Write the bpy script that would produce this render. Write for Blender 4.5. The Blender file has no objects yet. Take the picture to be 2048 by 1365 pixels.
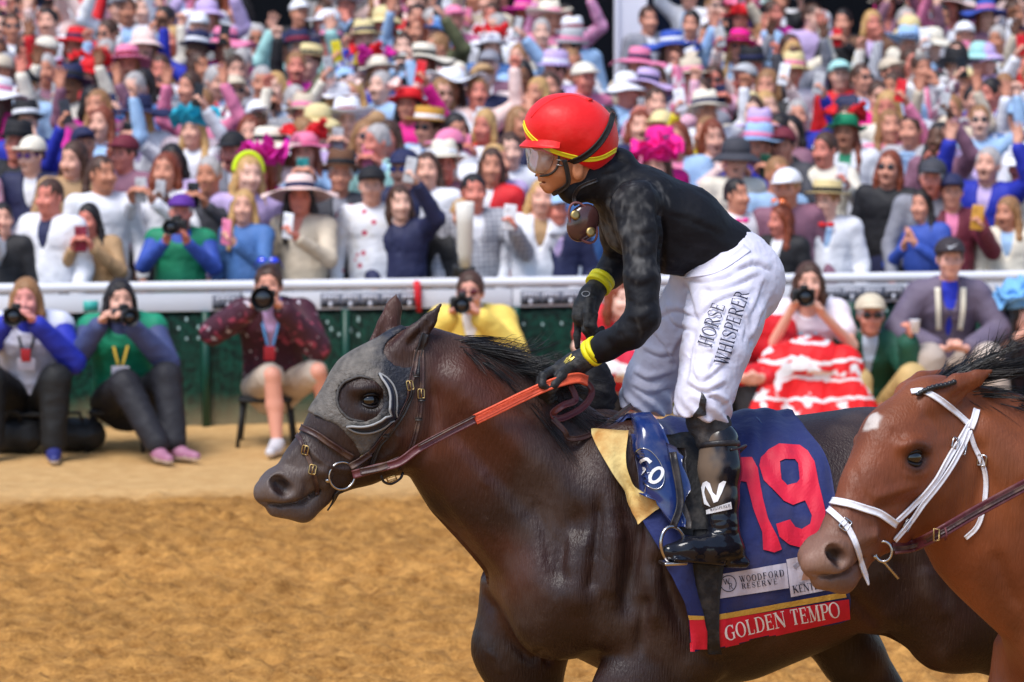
import bpy, bmesh, math, random
import numpy as np
from mathutils import Vector, Matrix, noise as mnoise
from mathutils.bvhtree import BVHTree

# ------------------------------------------------------------------ camera, sky, sun, exposure
R = math.radians
SC = bpy.context.scene
COL = SC.collection
CAM_H, FPX, HORIZ = 2.74, 7200.0, 33.0
PITCH = math.atan((682.5 - HORIZ) / FPX)
cam_d = bpy.data.cameras.new("camera")
cam = bpy.data.objects.new("camera", cam_d)
COL.objects.link(cam)
cam.location = (0, 0, CAM_H)
cam.rotation_euler = (math.pi / 2 - PITCH, 0, 0)
cam_d.sensor_width = 36.0
cam_d.lens = 36.0 * FPX / 2048.0
cam_d.clip_start, cam_d.clip_end = 0.1, 800
cam_d.dof.use_dof = True
cam_d.dof.focus_distance = 10.05
cam_d.dof.aperture_fstop = 5.4
SC.camera = cam
SC.render.engine = 'CYCLES'
world = bpy.data.worlds.new("World"); SC.world = world; world.use_nodes = True
wn = world.node_tree.nodes; wl = world.node_tree.links
SUN_EL = R(60)                           # high sun behind thin cloud, behind the camera's left
bg = wn['Background']
sky = wn.new('ShaderNodeTexSky'); sky.sky_type = 'NISHITA'; sky.sun_disc = False
sky.sun_elevation = SUN_EL
sky.sun_rotation = R(215)
sky.dust_density = 1.0; sky.air_density = 1.0; sky.ozone_density = 1.5
wl.new(sky.outputs[0], bg.inputs[0]); bg.inputs[1].default_value = 0.125
sun_d = bpy.data.lights.new("sun", 'SUN'); sun = bpy.data.objects.new("sun", sun_d); COL.objects.link(sun)
sun_d.energy = 2.2; sun_d.angle = R(28); sun_d.color = (1.0, 0.97, 0.93)
_sd = Vector((math.sin(R(215)) * math.cos(SUN_EL), math.cos(R(215)) * math.cos(SUN_EL), math.sin(SUN_EL)))
sun.rotation_euler = _sd.to_track_quat('Z', 'Y').to_euler()
SC.view_settings.view_transform = 'Standard'
SC.view_settings.look = 'None'
SC.view_settings.exposure = 0.68
SC.view_settings.gamma = 1.0
SC.view_settings.use_curve_mapping = False
SC.cycles.max_bounces = 6
SC.cycles.use_denoising = True
rnd = random.Random(7)

# ------------------------------------------------------------------ pixel helpers
CP = np.array([0, 0, CAM_H])
_fw = np.array([0, math.cos(PITCH), -math.sin(PITCH)]); _up = np.array([0, math.sin(PITCH), math.cos(PITCH)])
def pray(px, py):
    """direction of the line of sight through a photograph pixel"""
    return _fw + np.array([(px - 1024) / FPX, 0, 0]) + _up * ((682.5 - py) / FPX)
def pix_y(px, py, Y):                       # point of that line at distance Y
    d = pray(px, py); return CP + d * (Y / d[1])
def pix_z(px, py, z):                       # point of that line at height z
    d = pray(px, py); return CP + d * ((z - CAM_H) / d[2])
def pix_of(P):
    q = np.asarray(P, float) - CP
    dep = q @ _fw
    return 1024 + FPX * q[..., 0] / dep, 682.5 - FPX * (q @ _up) / dep

class Frame:
    """a = forwards, b = towards the camera's side, c = up"""
    def __init__(s, O, theta):
        s.O = np.array(O, float); s.f = np.array([-math.cos(theta), -math.sin(theta), 0.0])
        s.n = np.array([math.sin(theta), -math.cos(theta), 0.0]); s.u = np.array([0, 0, 1.0])
        s.M = np.array([s.f, s.n, s.u])
    def w(s, p): return s.O + np.asarray(p, float) @ s.M
    def l(s, P): return (np.asarray(P, float) - s.O) @ s.M.T
    def px(s, x, y, b=0.0):
        d = pray(x, y); t = (b - (CP - s.O) @ s.n) / (d @ s.n)
        return s.l(CP + d * t)

# ------------------------------------------------------------------ signed distance modelling
class Field:
    def __init__(s, lo, hi, h):
        s.lo = np.array(lo, float); s.h = h
        n = np.ceil((np.array(hi) - s.lo) / h).astype(int) + 1
        s.n = n; s.D = np.full(n, 1.0, np.float32)
        s.ax = [(s.lo[i] + h * np.arange(n[i])).astype(np.float32) for i in range(3)]
    def copy(s):
        o = Field.__new__(Field); o.__dict__.update(s.__dict__); o.D = s.D.copy(); return o
    def win(s, lo, hi):
        a = np.clip(np.floor((np.array(lo) - s.lo) / s.h).astype(int), 0, s.n)
        b = np.clip(np.ceil((np.array(hi) - s.lo) / s.h).astype(int) + 1, 0, s.n)
        if np.any(b - a < 1): return None, None
        sl = tuple(slice(a[i], b[i]) for i in range(3))
        X = s.ax[0][sl[0]][:, None, None]; Y = s.ax[1][sl[1]][None, :, None]; Z = s.ax[2][sl[2]][None, None, :]
        return sl, (X, Y, Z)
    def put(s, sl, d, k, op):
        D = s.D[sl]
        if op == 'u':
            if k > 0:
                hh = np.maximum(k - np.abs(D - d), 0) / k; s.D[sl] = np.minimum(D, d) - hh * hh * k * 0.25
            else: s.D[sl] = np.minimum(D, d)
        elif op == 's':
            d = -d
            if k > 0:
                hh = np.maximum(k - np.abs(D - d), 0) / k; s.D[sl] = np.maximum(D, d) + hh * hh * k * 0.25
            else: s.D[sl] = np.maximum(D, d)
    def cone(s, p0, r0, p1, r1, k=0.02, op='u'):
        p0 = np.array(p0, float); p1 = np.array(p1, float); rm = max(r0, r1) + k + 3 * s.h
        sl, g = s.win(np.minimum(p0, p1) - rm, np.maximum(p0, p1) + rm)
        if sl is None: return s
        v = p1 - p0; vv = max(float(v @ v), 1e-9)
        q = [g[i] - np.float32(p0[i]) for i in range(3)]
        t = np.clip((q[0] * np.float32(v[0]) + q[1] * np.float32(v[1]) + q[2] * np.float32(v[2])) / np.float32(vv), 0, 1)
        d = np.sqrt((q[0] - t * np.float32(v[0]))**2 + (q[1] - t * np.float32(v[1]))**2 + (q[2] - t * np.float32(v[2]))**2) - (np.float32(r0) + t * np.float32(r1 - r0))
        s.put(sl, d, k, op); return s
    def chain(s, pts, k=0.02, op='u'):       # pts: (x,y,z,r)
        for a, b in zip(pts[:-1], pts[1:]): s.cone(a[:3], a[3], b[:3], b[3], k, op)
        return s
    def ell(s, c, r, rot=None, k=0.02, op='u'):
        c = np.array(c, float); r = np.array(r, float); rm = r.max() + k + 3 * s.h
        sl, g = s.win(c - rm, c + rm)
        if sl is None: return s
        q = [g[i] - np.float32(c[i]) for i in range(3)]
        if rot is not None:
            M = np.array(rot, dtype=np.float32)          # columns are the axes
            q = [q[0] * M[0, i] + q[1] * M[1, i] + q[2] * M[2, i] for i in range(3)]
        k0 = np.sqrt((q[0] / np.float32(r[0]))**2 + (q[1] / np.float32(r[1]))**2 + (q[2] / np.float32(r[2]))**2)
        k1 = np.sqrt((q[0] / np.float32(r[0]**2))**2 + (q[1] / np.float32(r[1]**2))**2 + (q[2] / np.float32(r[2]**2))**2) + 1e-6
        s.put(sl, k0 * (k0 - 1) / k1, k, op); return s
    def seg(s, p0, p1, r0, r1, w0, w1, k=0.02, op='u'):
        """elliptical limb lying along p0-p1; r in the a-c plane, w across it"""
        p0 = np.array(p0, float); p1 = np.array(p1, float); rm = max(r0, r1, w0, w1) + k + 3 * s.h
        sl, g = s.win(np.minimum(p0, p1) - rm, np.maximum(p0, p1) + rm)
        if sl is None: return s
        v = p1 - p0; vv = max(v[0]**2 + v[2]**2, 1e-9)
        qa = g[0] - np.float32(p0[0]); qc = g[2] - np.float32(p0[2])
        t = np.clip((qa * np.float32(v[0]) + qc * np.float32(v[2])) / np.float32(vv), 0, 1)
        r = np.float32(r0) + t * np.float32(r1 - r0); w = np.float32(w0) + t * np.float32(w1 - w0)
        d2 = (qa - t * np.float32(v[0]))**2 + (qc - t * np.float32(v[2]))**2
        b = g[1] - np.float32(p0[1]) - t * np.float32(v[1])
        k0 = np.sqrt(d2 / r**2 + b * b / w**2); k1 = np.sqrt(d2 / r**4 + b * b / w**4) + 1e-6
        s.put(sl, k0 * (k0 - 1) / k1, k, op); return s
    def mesh(s):
        D = s.D; S = D < 0
        nx, ny, nz = D.shape
        cs = [(i, j, k) for i in (0, 1) for j in (0, 1) for k in (0, 1)]
        def C(A, c): return A[c[0]:nx - 1 + c[0], c[1]:ny - 1 + c[1], c[2]:nz - 1 + c[2]]
        cnt = np.zeros((nx - 1, ny - 1, nz - 1), np.int8)
        for c in cs: cnt += C(S, c)
        m = (cnt > 0) & (cnt < 8)
        I = np.argwhere(m); N = len(I)
        idx = np.full(m.shape, -1, np.int32); idx[m] = np.arange(N)
        val = {c: C(D, c)[m].astype(np.float64) for c in cs}
        acc = np.zeros((N, 3)); num = np.zeros(N)
        for c in cs:
            for ax in range(3):
                if c[ax]: continue
                e = list(c); e[ax] = 1; e = tuple(e)
                a, b = val[c], val[e]; x = (a < 0) != (b < 0)
                t = np.where(x, a / np.where(x, a - b, 1), 0)
                p = np.tile(np.array(c, float), (N, 1)); p[:, ax] += t
                acc += p * x[:, None]; num += x
        V = s.lo + s.h * (I + acc / num[:, None])
        F = []
        for ax in range(3):
            sa = [slice(0, None)] * 3; sb = [slice(0, None)] * 3
            sa[ax] = slice(0, -1); sb[ax] = slice(1, None)
            A, B = S[tuple(sa)], S[tuple(sb)]
            ch = np.argwhere(A != B)
            o1, o2 = [(1, 2), (2, 0), (0, 1)][ax]
            ok = (ch[:, o1] > 0) & (ch[:, o2] > 0) & (ch[:, o1] < D.shape[o1] - 1) & (ch[:, o2] < D.shape[o2] - 1)
            ch = ch[ok]
            ins = A[tuple(ch.T)]
            def cell(d1, d2):
                q = ch.copy(); q[:, o1] += d1; q[:, o2] += d2; return idx[tuple(q.T)]
            q = np.stack([cell(-1, -1), cell(0, -1), cell(0, 0), cell(-1, 0)], 1)
            q[~ins] = q[~ins][:, ::-1]
            F.append(q)
        F = np.concatenate(F); F = F[(F >= 0).all(1)]
        return V, F

# ------------------------------------------------------------------ objects
def srgb(*c):
    if len(c) == 1: c = c[0]
    f = lambda x: x / 12.92 if x <= 0.04045 else ((x + 0.055) / 1.055) ** 2.4
    return tuple(f(x / 255.0) for x in c)
def empty(name, loc=(0, 0, 0), rotz=0.0):
    o = bpy.data.objects.new(name, None); COL.objects.link(o); o.location = tuple(loc); o.rotation_euler = (0, 0, rotz)
    o.empty_display_size = 0.1
    return o
def tag(o, label, cat, group=None):
    o['label'] = label; o['category'] = cat
    if group: o['group'] = group
    return o
def mesh_data(name, V, F, mat=None, smooth=True, col=None):
    me = bpy.data.meshes.new(name)
    V = np.asarray(V, np.float32)
    if isinstance(F, np.ndarray) and F.ndim == 2:
        n, k = F.shape
        me.vertices.add(len(V)); me.vertices.foreach_set('co', V.ravel())
        me.loops.add(n * k); me.loops.foreach_set('vertex_index', F.astype(np.int32).ravel())
        me.polygons.add(n); me.polygons.foreach_set('loop_start', np.arange(0, n * k, k, dtype=np.int32))
        me.update(calc_edges=True)
    else:
        me.from_pydata([tuple(v) for v in V], [], [tuple(int(i) for i in f) for f in F]); me.update()
    if smooth and len(me.polygons): me.polygons.foreach_set('use_smooth', np.ones(len(me.polygons), bool))
    if mat:
        for m in (mat if isinstance(mat, (list, tuple)) else [mat]): me.materials.append(m)
    if col is not None:
        a = me.color_attributes.new('Col', 'FLOAT_COLOR', 'POINT')
        c = np.ones((len(V), 4), np.float32); c[:, :col.shape[1]] = col; a.data.foreach_set('color', c.ravel())
    return me
def root_loc(p):
    while p.parent is not None: p = p.parent
    return np.array(p.location)
def mk(name, V, F, mat, parent=None, smooth=True, col=None, color=None):
    """mesh object from world coordinates, hung under its thing"""
    V = np.asarray(V, float).reshape(-1, 3)
    base = None
    if parent is not None: V = V - root_loc(parent)
    else:
        base = np.array([(V[:, 0].min() + V[:, 0].max()) / 2, (V[:, 1].min() + V[:, 1].max()) / 2, V[:, 2].min()]); V = V - base
    o = bpy.data.objects.new(name, mesh_data(name, V, F, mat, smooth, col)); COL.objects.link(o)
    if parent is not None: o.parent = parent
    else: o.location = tuple(base)
    if color is not None: o.color = (*color[:3], 1)
    return o
def join(parts):
    V, F, n = [], [], 0
    for v, f in parts:
        v = np.asarray(v, float); V.append(v); F += [tuple(int(i) + n for i in q) for q in f]; n += len(v)
    return np.concatenate(V), F
def box(lo, hi, bev=0.0):
    lo = np.array(lo, float); hi = np.array(hi, float)
    if bev <= 0:
        V = [(x, y, z) for x in (lo[0], hi[0]) for y in (lo[1], hi[1]) for z in (lo[2], hi[2])]
        return np.array(V), [(0, 1, 3, 2), (4, 6, 7, 5), (0, 4, 5, 1), (2, 3, 7, 6), (0, 2, 6, 4), (1, 5, 7, 3)]
    bm = bmesh.new(); bmesh.ops.create_cube(bm, size=1)
    for v in bm.verts: v.co = Vector(((lo + hi) / 2 + np.array(v.co) * (hi - lo)))
    bmesh.ops.bevel(bm, geom=bm.edges[:], offset=bev, segments=2, affect='EDGES', profile=0.5)
    V = np.array([v.co[:] for v in bm.verts]); bm.verts.index_update(); F = [tuple(v.index for v in f.verts) for f in bm.faces]; bm.free()
    return V, F
def tube(pts, r, n=8, closed=False, cap=True):
    P = np.array(pts, float); m = len(P); r = np.broadcast_to(np.asarray(r, float), (m,))
    T = np.gradient(P, axis=0) if not closed else np.roll(P, -1, 0) - np.roll(P, 1, 0)
    T /= np.linalg.norm(T, axis=1)[:, None] + 1e-12
    ref = np.array([0, 0, 1.0]) if abs(T[0][2]) < 0.9 else np.array([1.0, 0, 0])
    N = np.cross(T[0], ref); N /= np.linalg.norm(N); V = []
    for i in range(m):
        N = N - T[i] * (N @ T[i]); N /= np.linalg.norm(N) + 1e-12; B = np.cross(T[i], N)
        for j in range(n):
            a = 2 * math.pi * j / n; V.append(P[i] + r[i] * (math.cos(a) * N + math.sin(a) * B))
    F = []
    for i in range(m if closed else m - 1):
        for j in range(n):
            i2 = (i + 1) % m; F.append((i * n + j, i * n + (j + 1) % n, i2 * n + (j + 1) % n, i2 * n + j))
    if cap and not closed: F += [tuple(range(n))[::-1], tuple((m - 1) * n + j for j in range(n))]
    return np.array(V), F
def lathe(prof, n=24, c=(0, 0, 0), axis=None):
    """profile of (radius, height); turned about z, or about axis"""
    V, F = [], []
    for r, z in prof:
        for j in range(n): a = 2 * math.pi * j / n; V.append((r * math.cos(a), r * math.sin(a), z))
    for i in range(len(prof) - 1):
        for j in range(n): F.append((i * n + j, i * n + (j + 1) % n, (i + 1) * n + (j + 1) % n, (i + 1) * n + j))
    F += [tuple(range(n))[::-1], tuple((len(prof) - 1) * n + j for j in range(n))]
    V = np.array(V)
    if axis is not None:
        q = np.array(Vector(axis).to_track_quat('Z', 'Y').to_matrix()); V = V @ q.T
    return V + np.array(c), F
def spline(pts, n=8):
    """Catmull-Rom through the points"""
    P = np.array(pts, float); Q = np.vstack([2 * P[0] - P[1], P, 2 * P[-1] - P[-2]]); out = []
    for i in range(1, len(Q) - 2):
        for t in np.arange(n) / n:
            a, b, c, d = Q[i - 1:i + 3]
            out.append(0.5 * (2 * b + (c - a) * t + (2 * a - 5 * b + 4 * c - d) * t**2 + (3 * b - a - 3 * c + d) * t**3))
    out.append(P[-1]); return np.array(out)
def ribbon(C, N, w, th=0.003):
    """strap: centre points C, surface normals N, width w, thickness th, edges slightly rounded"""
    C = np.array(C, float); N = np.array(N, float); m = len(C); w = np.broadcast_to(np.asarray(w, float), (m,))
    T = np.gradient(C, axis=0); T /= np.linalg.norm(T, axis=1)[:, None] + 1e-12
    N = N - T * (N * T).sum(1)[:, None]; N /= np.linalg.norm(N, axis=1)[:, None] + 1e-12
    B = np.cross(T, N); prof = [(-.5, 0), (-.5, .75), (-.45, 1), (-.30, .96), (-.27, .80), (.27, .80), (.30, .96), (.45, 1), (.5, .75), (.5, 0)]; k = len(prof)
    V = [C[i] + B[i] * w[i] * x + N[i] * th * y for i in range(m) for x, y in prof]; F = []
    for i in range(m - 1):
        for j in range(k): F.append((i * k + j, i * k + (j + 1) % k, (i + 1) * k + (j + 1) % k, (i + 1) * k + j))
    F += [tuple(range(k))[::-1], tuple((m - 1) * k + j for j in range(k))]
    return np.array(V), F
def bvh_of(V, F): return BVHTree.FromPolygons([tuple(v) for v in V], [tuple(int(i) for i in f) for f in F])
def hit(bvh, px, py):
    """where the line of sight through a photograph pixel meets a surface"""
    d = pray(px, py); d = d / np.linalg.norm(d)
    p, n, i, t = bvh.ray_cast(Vector(CP), Vector(d))
    if p is None: return None, None
    n = np.array(n)
    if n @ d > 0: n = -n
    return np.array(p), n
def surf_path(bvh, pix, n=8, off=0.002, smooth=3):
    """a path given in photograph pixels, laid on a surface"""
    S = spline([(x, y, 0) for x, y in pix], n); C, N = [], []
    for x, y, _ in S:
        p, nn = hit(bvh, x, y)
        if p is None:
            if not C: continue
            d = pray(x, y); dep = (C[-1] - CP)[1]; p = CP + d * dep / d[1]; q, nn, _, _ = bvh.find_nearest(Vector(p)); nn = np.array(nn)
        C.append(p); N.append(nn)
    C, N = np.array(C), np.array(N)
    for _ in range(smooth):
        N[1:-1] = (N[:-2] + N[1:-1] + N[2:]) / 3; C[1:-1] = C[1:-1] * .5 + (C[:-2] + C[2:]) * .25
    N /= np.linalg.norm(N, axis=1)[:, None]
    return C + N * off, N
def strap(name, bvh, pix, wpx, mat, parent, off=0.002, th=0.004, scale=690., n=8):
    C, N = surf_path(bvh, pix, n, off)
    return mk(name, *ribbon(C, N, wpx / scale, th), mat, parent)
_fonts = {}
def text_mesh(body, size=1.0, res=3, shear=0.0, bold=0.0, spacing=1.0):
    """flat letters in the x-y plane, subdivided so that they can follow a surface; centred"""
    cu = bpy.data.curves.new('text', 'FONT'); cu.body = body; cu.size = size; cu.align_x = 'CENTER'; cu.align_y = 'CENTER'
    cu.resolution_u = res; cu.shear = shear; cu.offset = bold; cu.space_character = spacing
    o = bpy.data.objects.new('text', cu); COL.objects.link(o)
    me = o.to_mesh(); bm = bmesh.new(); bm.from_mesh(me); o.to_mesh_clear()
    bpy.data.objects.remove(o); bpy.data.curves.remove(cu)
    bmesh.ops.triangulate(bm, faces=bm.faces[:])
    for _ in range(4):
        es = [e for e in bm.edges if e.calc_length() > 0.22 * size]
        if not es: break
        bmesh.ops.subdivide_edges(bm, edges=es, cuts=1); bmesh.ops.triangulate(bm, faces=[f for f in bm.faces if len(f.verts) > 3])
    bm.verts.index_update(); bm.verts.ensure_lookup_table()
    V = np.array([v.co[:] for v in bm.verts]); F = [tuple(v.index for v in f.verts) for f in bm.faces]; bm.free()
    return V, F
def sculpt(V, F, W, strokes):
    """pushes a surface out (+) or in (-) along lines drawn in photograph pixels; V local, W the same vertices in the world"""
    F = np.asarray(F); a = W[F[:, 2]] - W[F[:, 0]]; b = W[F[:, 3]] - W[F[:, 1]]; fn = np.cross(a, b); N = np.zeros_like(W)
    for k in range(4): np.add.at(N, F[:, k], fn)
    N /= np.linalg.norm(N, axis=1)[:, None] + 1e-12
    view = W - CP; face = (N * view).sum(1) < 0; X, Y = pix_of(W); out = np.zeros(len(W))
    for pts, w, amp in strokes:
        S = spline([(x, y, 0) for x, y in pts], 8)[:, :2]; lo, hi = S.min(0) - 3 * w, S.max(0) + 3 * w
        i = np.where(face & (X > lo[0]) & (X < hi[0]) & (Y > lo[1]) & (Y < hi[1]))[0]
        if not len(i): continue
        P = np.stack([X[i], Y[i]], 1); best = np.full(len(i), 1e9); tt = np.zeros(len(i)); n = len(S) - 1
        for k in range(n):
            e = S[k + 1] - S[k]; t = np.clip(((P - S[k]) @ e) / (e @ e + 1e-9), 0, 1); d = np.linalg.norm(P - S[k] - t[:, None] * e, axis=1); m = d < best; best[m] = d[m]; tt[m] = (k + t[m]) / n
        out[i] += amp * (np.exp(-(best / w)**2) if w >= 7 or amp > 0 else np.exp(-best / w * 1.3)) * np.clip(np.minimum(tt, 1 - tt) * 5 + .15, 0, 1)
    return V + (N * out[:, None])
def crease(paths, w=5.5, amp=.006):
    """a fold: a groove with a ridge beside it"""
    out = []
    for p in paths: out += [(p, w, -amp), ([(x, y - w * 1.7) for x, y in p], w * 1.3, amp * .8)]
    return out
def nz(P, s, seed=0.0):
    """smooth noise, -1..1, for an array of points"""
    return np.array([mnoise.noise(Vector((p[0] * s + seed, p[1] * s + seed * .7, p[2] * s - seed))) for p in P])

# ------------------------------------------------------------------ materials
_mats = {}
def mat(name, color=(.5, .5, .5), rough=.6, spec=.5, metal=0., bump=0., bscale=60., var=0., vscale=8., vcol=False, ocol=False, coat=0.,
        dust=None, dust_amt=.5, dscale=6., sheen=0., trans=0., ior=1.45, bstretch=None, alpha=1.0, dlo=.5, dhi=.75, speck=None):
    if name in _mats: return _mats[name]
    m = bpy.data.materials.new(name); m.use_nodes = True; _mats[name] = m
    n = m.node_tree.nodes; l = m.node_tree.links; b = n['Principled BSDF']
    b.inputs['Roughness'].default_value = rough; b.inputs['Specular IOR Level'].default_value = spec; b.inputs['Metallic'].default_value = metal
    b.inputs['Coat Weight'].default_value = coat; b.inputs['Coat Roughness'].default_value = .12
    b.inputs['Sheen Weight'].default_value = sheen; b.inputs['Transmission Weight'].default_value = trans; b.inputs['IOR'].default_value = ior
    b.inputs['Alpha'].default_value = alpha
    tc = n.new('ShaderNodeTexCoord')
    if vcol: c = n.new('ShaderNodeVertexColor'); c.layer_name = 'Col'; out = c.outputs[0]
    elif ocol: c = n.new('ShaderNodeObjectInfo'); out = c.outputs['Color']
    else: c = n.new('ShaderNodeRGB'); c.outputs[0].default_value = (*color, 1); out = c.outputs[0]
    def noise(scale, det=4, stretch=None):
        t = n.new('ShaderNodeTexNoise'); t.inputs['Scale'].default_value = scale; t.inputs['Detail'].default_value = det
        if stretch:
            mp = n.new('ShaderNodeMapping'); mp.inputs['Scale'].default_value = stretch; l.new(tc.outputs['Object'], mp.inputs[0]); l.new(mp.outputs[0], t.inputs['Vector'])
        else: l.new(tc.outputs['Object'], t.inputs['Vector'])
        return t
    if var > 0:
        t = noise(vscale); r = n.new('ShaderNodeMapRange'); r.inputs[1].default_value = .3; r.inputs[2].default_value = .7
        r.inputs[3].default_value = 1 - var; r.inputs[4].default_value = 1 + var; l.new(t.outputs[0], r.inputs[0])
        x = n.new('ShaderNodeVectorMath'); x.operation = 'SCALE'; l.new(out, x.inputs[0]); l.new(r.outputs[0], x.inputs['Scale']); out = x.outputs[0]
    if dust:
        t = noise(dscale, 8); r = n.new('ShaderNodeMapRange'); r.inputs[1].default_value = dlo; r.inputs[2].default_value = dhi; r.inputs[4].default_value = dust_amt
        l.new(t.outputs[0], r.inputs[0]); x = n.new('ShaderNodeMixRGB'); x.inputs[2].default_value = (*dust, 1); l.new(r.outputs[0], x.inputs[0]); l.new(out, x.inputs[1]); out = x.outputs[0]
        rr = n.new('ShaderNodeMapRange'); rr.inputs[3].default_value = rough; rr.inputs[4].default_value = .85; l.new(r.outputs[0], rr.inputs[0]); l.new(rr.outputs[0], b.inputs['Roughness'])
    if speck:
        t = noise(speck[2], 3); r = n.new('ShaderNodeMapRange'); r.inputs[1].default_value = .62; r.inputs[2].default_value = .70; r.inputs[4].default_value = speck[1]
        l.new(t.outputs[0], r.inputs[0]); x = n.new('ShaderNodeMixRGB'); x.inputs[2].default_value = (*speck[0], 1); l.new(r.outputs[0], x.inputs[0]); l.new(out, x.inputs[1]); out = x.outputs[0]
    l.new(out, b.inputs['Base Color'])
    if bump > 0:
        t = noise(bscale, 5, bstretch); bp = n.new('ShaderNodeBump'); bp.inputs['Strength'].default_value = bump; bp.inputs['Distance'].default_value = .01
        l.new(t.outputs[0], bp.inputs['Height']); l.new(bp.outputs[0], b.inputs['Normal'])
    return m
# ------------------------------------------------------------------ the two racehorses
TH1 = R(17)
_w = pix_y(1190, 840, 10.43)
F1 = Frame((_w[0], _w[1], 0), TH1)
S1 = 690.0                                   # photograph pixels per metre at the dark horse

def horse_prims(fr, f):
    P = lambda x, y, b=0.0: fr.px(x, y, 0.0) * np.array([1, 0, 1]) + np.array([0, b, 0])
    s = 1 / S1
    def ch(rows, k):                          # rows: px, py, r_px, width_m, b
        for a, b in zip(rows[:-1], rows[1:]):
            f.seg(P(a[0], a[1], a[4] if len(a) > 4 else 0), P(b[0], b[1], b[4] if len(b) > 4 else 0), a[2] * s, b[2] * s, a[3], b[3], k)
    # trunk
    ch([(1215, 1085, 222, .235), (1330, 1105, 245, .275), (1450, 1105, 250, .30), (1600, 1065, 225, .295), (1740, 1015, 190, .275), (1870, 1035, 165, .235)], .10)
    ch([(1150, 1120, 168, .20), (1215, 1120, 200, .235)], .10)
    # neck
    ch([(1150, 1040, 188, .165), (1070, 975, 178, .135), (985, 905, 160, .115), (925, 838, 138, .098), (868, 782, 112, .088)], .06)
    ch([(860, 705, 40, .035), (960, 745, 50, .035), (1080, 815, 60, .045), (1190, 895, 50, .05)], .05)     # crest and withers
    # head
    ch([(820, 745, 92, .082), (752, 800, 100, .092), (690, 862, 77, .072), (625, 930, 55, .052), (585, 966, 45, .046)], .035)
    ch([(835, 820, 92, .075), (790, 868, 80, .07), (730, 915, 52, .053), (655, 966, 31, .038)], .03)       # lower jaw
    for sg in (1, -1):
        f.ell(P(815, 838, sg * .052), (.125, .042, .135), k=.03)                                           # jowl
        f.seg(P(700, 842, sg * .066), P(760, 822, sg * .078), .012, .016, .012, .016, .03)                  # facial crest
        f.ell(P(722, 772, sg * .078), (.048, .026, .020), k=.025)                                           # brow over the eye
        f.ell(P(728, 818, sg * .080), (.040, .018, .016), k=.02)
        f.ell(P(727, 795, sg * .098), (.032, .022, .021), k=.012, op='s')                                   # eye socket
        f.ell(P(556, 976, sg * .026), (.045, .03, .05), k=.03)
        f.ell(P(558, 972, sg * .040), (.050, .026, .044), k=.02)                                            # nostril rim
        f.seg(P(640, 935, sg * .062), P(600, 945, sg * .052), .014, .012, .01, .01, .02)
    ch([(556, 980, 40, .042), (534, 985, 28, .032)], .02)                                                  # upper lip
    ch([(640, 992, 24, .034), (606, 1018, 26, .036), (552, 1016, 19, .028)], .015)                         # lower lip and chin
    for sg in (1, -1):
        for a, b in (((518, 1003), (556, 1008)), ((556, 1008), (598, 1000)), ((598, 1000), (632, 978))):
            f.seg(P(*a, sg * .05), P(*b, sg * .05), .0062, .0062, .04, .04, .006, 's')                       # mouth
    for sg in (1, -1): f.seg(P(546, 961, sg * .064), P(562, 974, sg * .066), .025, .021, .036, .034, .008, 's')   # nostril
    # shoulder, forearm and thigh muscles
    for sg in (1, -1):
        f.seg(P(1235, 930, sg * .14), P(1130, 1150, sg * .165), .15, .15, .085, .085, .05)
        f.seg(P(1190, 1190, sg * .175), P(1330, 1240, sg * .19), .13, .13, .075, .09, .05)
        f.seg(P(1290, 990, sg * .19), P(1310, 1190, sg * .21), .10, .12, .05, .07, .05)
        f.seg(P(1208, 960, sg * .262), P(1200, 1180, sg * .292), .012, .016, .03, .03, .07, 's')
        f.seg(P(1262, 1100, sg * .290), P(1318, 1270, sg * .300), .010, .014, .03, .03, .06, 's')
        f.seg(P(1100, 1020, sg * .215), P(1075, 1120, sg * .225), .02, .02, .03, .03, .08, 's')
        f.seg(P(905, 760, sg * .085), P(1130, 985, sg * .145), .05, .06, .04, .05, .05)
        f.seg(P(1090, 1170, sg * .09), P(1085, 1230, sg * .10), .12, .11, .085, .08, .09)                    # breast
    # legs: (px, py, r_px, width) in a canter
    def leg(rows, b, k=.03):
        ch([(x, y, r, w, b * q) for x, y, r, w, q in rows], k)
    leg([(1310, 1265, 125, .10, 1), (1235, 1360, 88, .085, 1.05), (1130, 1500, 50, .052, 1), (1100, 1545, 42, .048, 1), (1110, 1700, 26, .028, .95), (1105, 1735, 36, .04, .95), (1075, 1800, 30, .036, .95), (1060, 1850, 48, .06, .95)], .165)
    leg([(1110, 1215, 130, .10, 1), (1075, 1310, 100, .085, 1), (1105, 1480, 52, .055, 1), (1110, 1530, 44, .05, 1), (1215, 1640, 27, .03, .95), (1245, 1660, 36, .04, .95), (1270, 1720, 46, .055, .95)], -.165)
    for sg in (1, -1): f.seg(P(1800, 1040, sg * .13), P(1860, 1110, sg * .15), .23, .20, .12, .12, .08)
    leg([(1815, 1130, 175, .135, 1), (1870, 1215, 118, .12, 1.05), (1960, 1262, 76, .085, 1), (2060, 1318, 46, .055, 1), (2100, 1345, 44, .05, 1), (2160, 1490, 30, .034, .95), (2175, 1530, 37, .04, .95), (2240, 1600, 46, .055, .95)], .155)
    leg([(1720, 1110, 150, .12, 1), (1680, 1220, 96, .11, 1), (1745, 1330, 66, .08, 1), (1850, 1470, 46, .05, 1), (1875, 1510, 44, .05, 1), (1800, 1640, 30, .034, .95), (1785, 1675, 38, .042, .95), (1740, 1740, 48, .056, .95)], -.16)
    # flank and dock
    f.seg(P(1640, 1130, .22), P(1700, 1190, .2), .10, .08, .06, .06, .06)
    f.seg(P(1915, 960), P(1975, 1010), .06, .045, .05, .04, .06)

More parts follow.
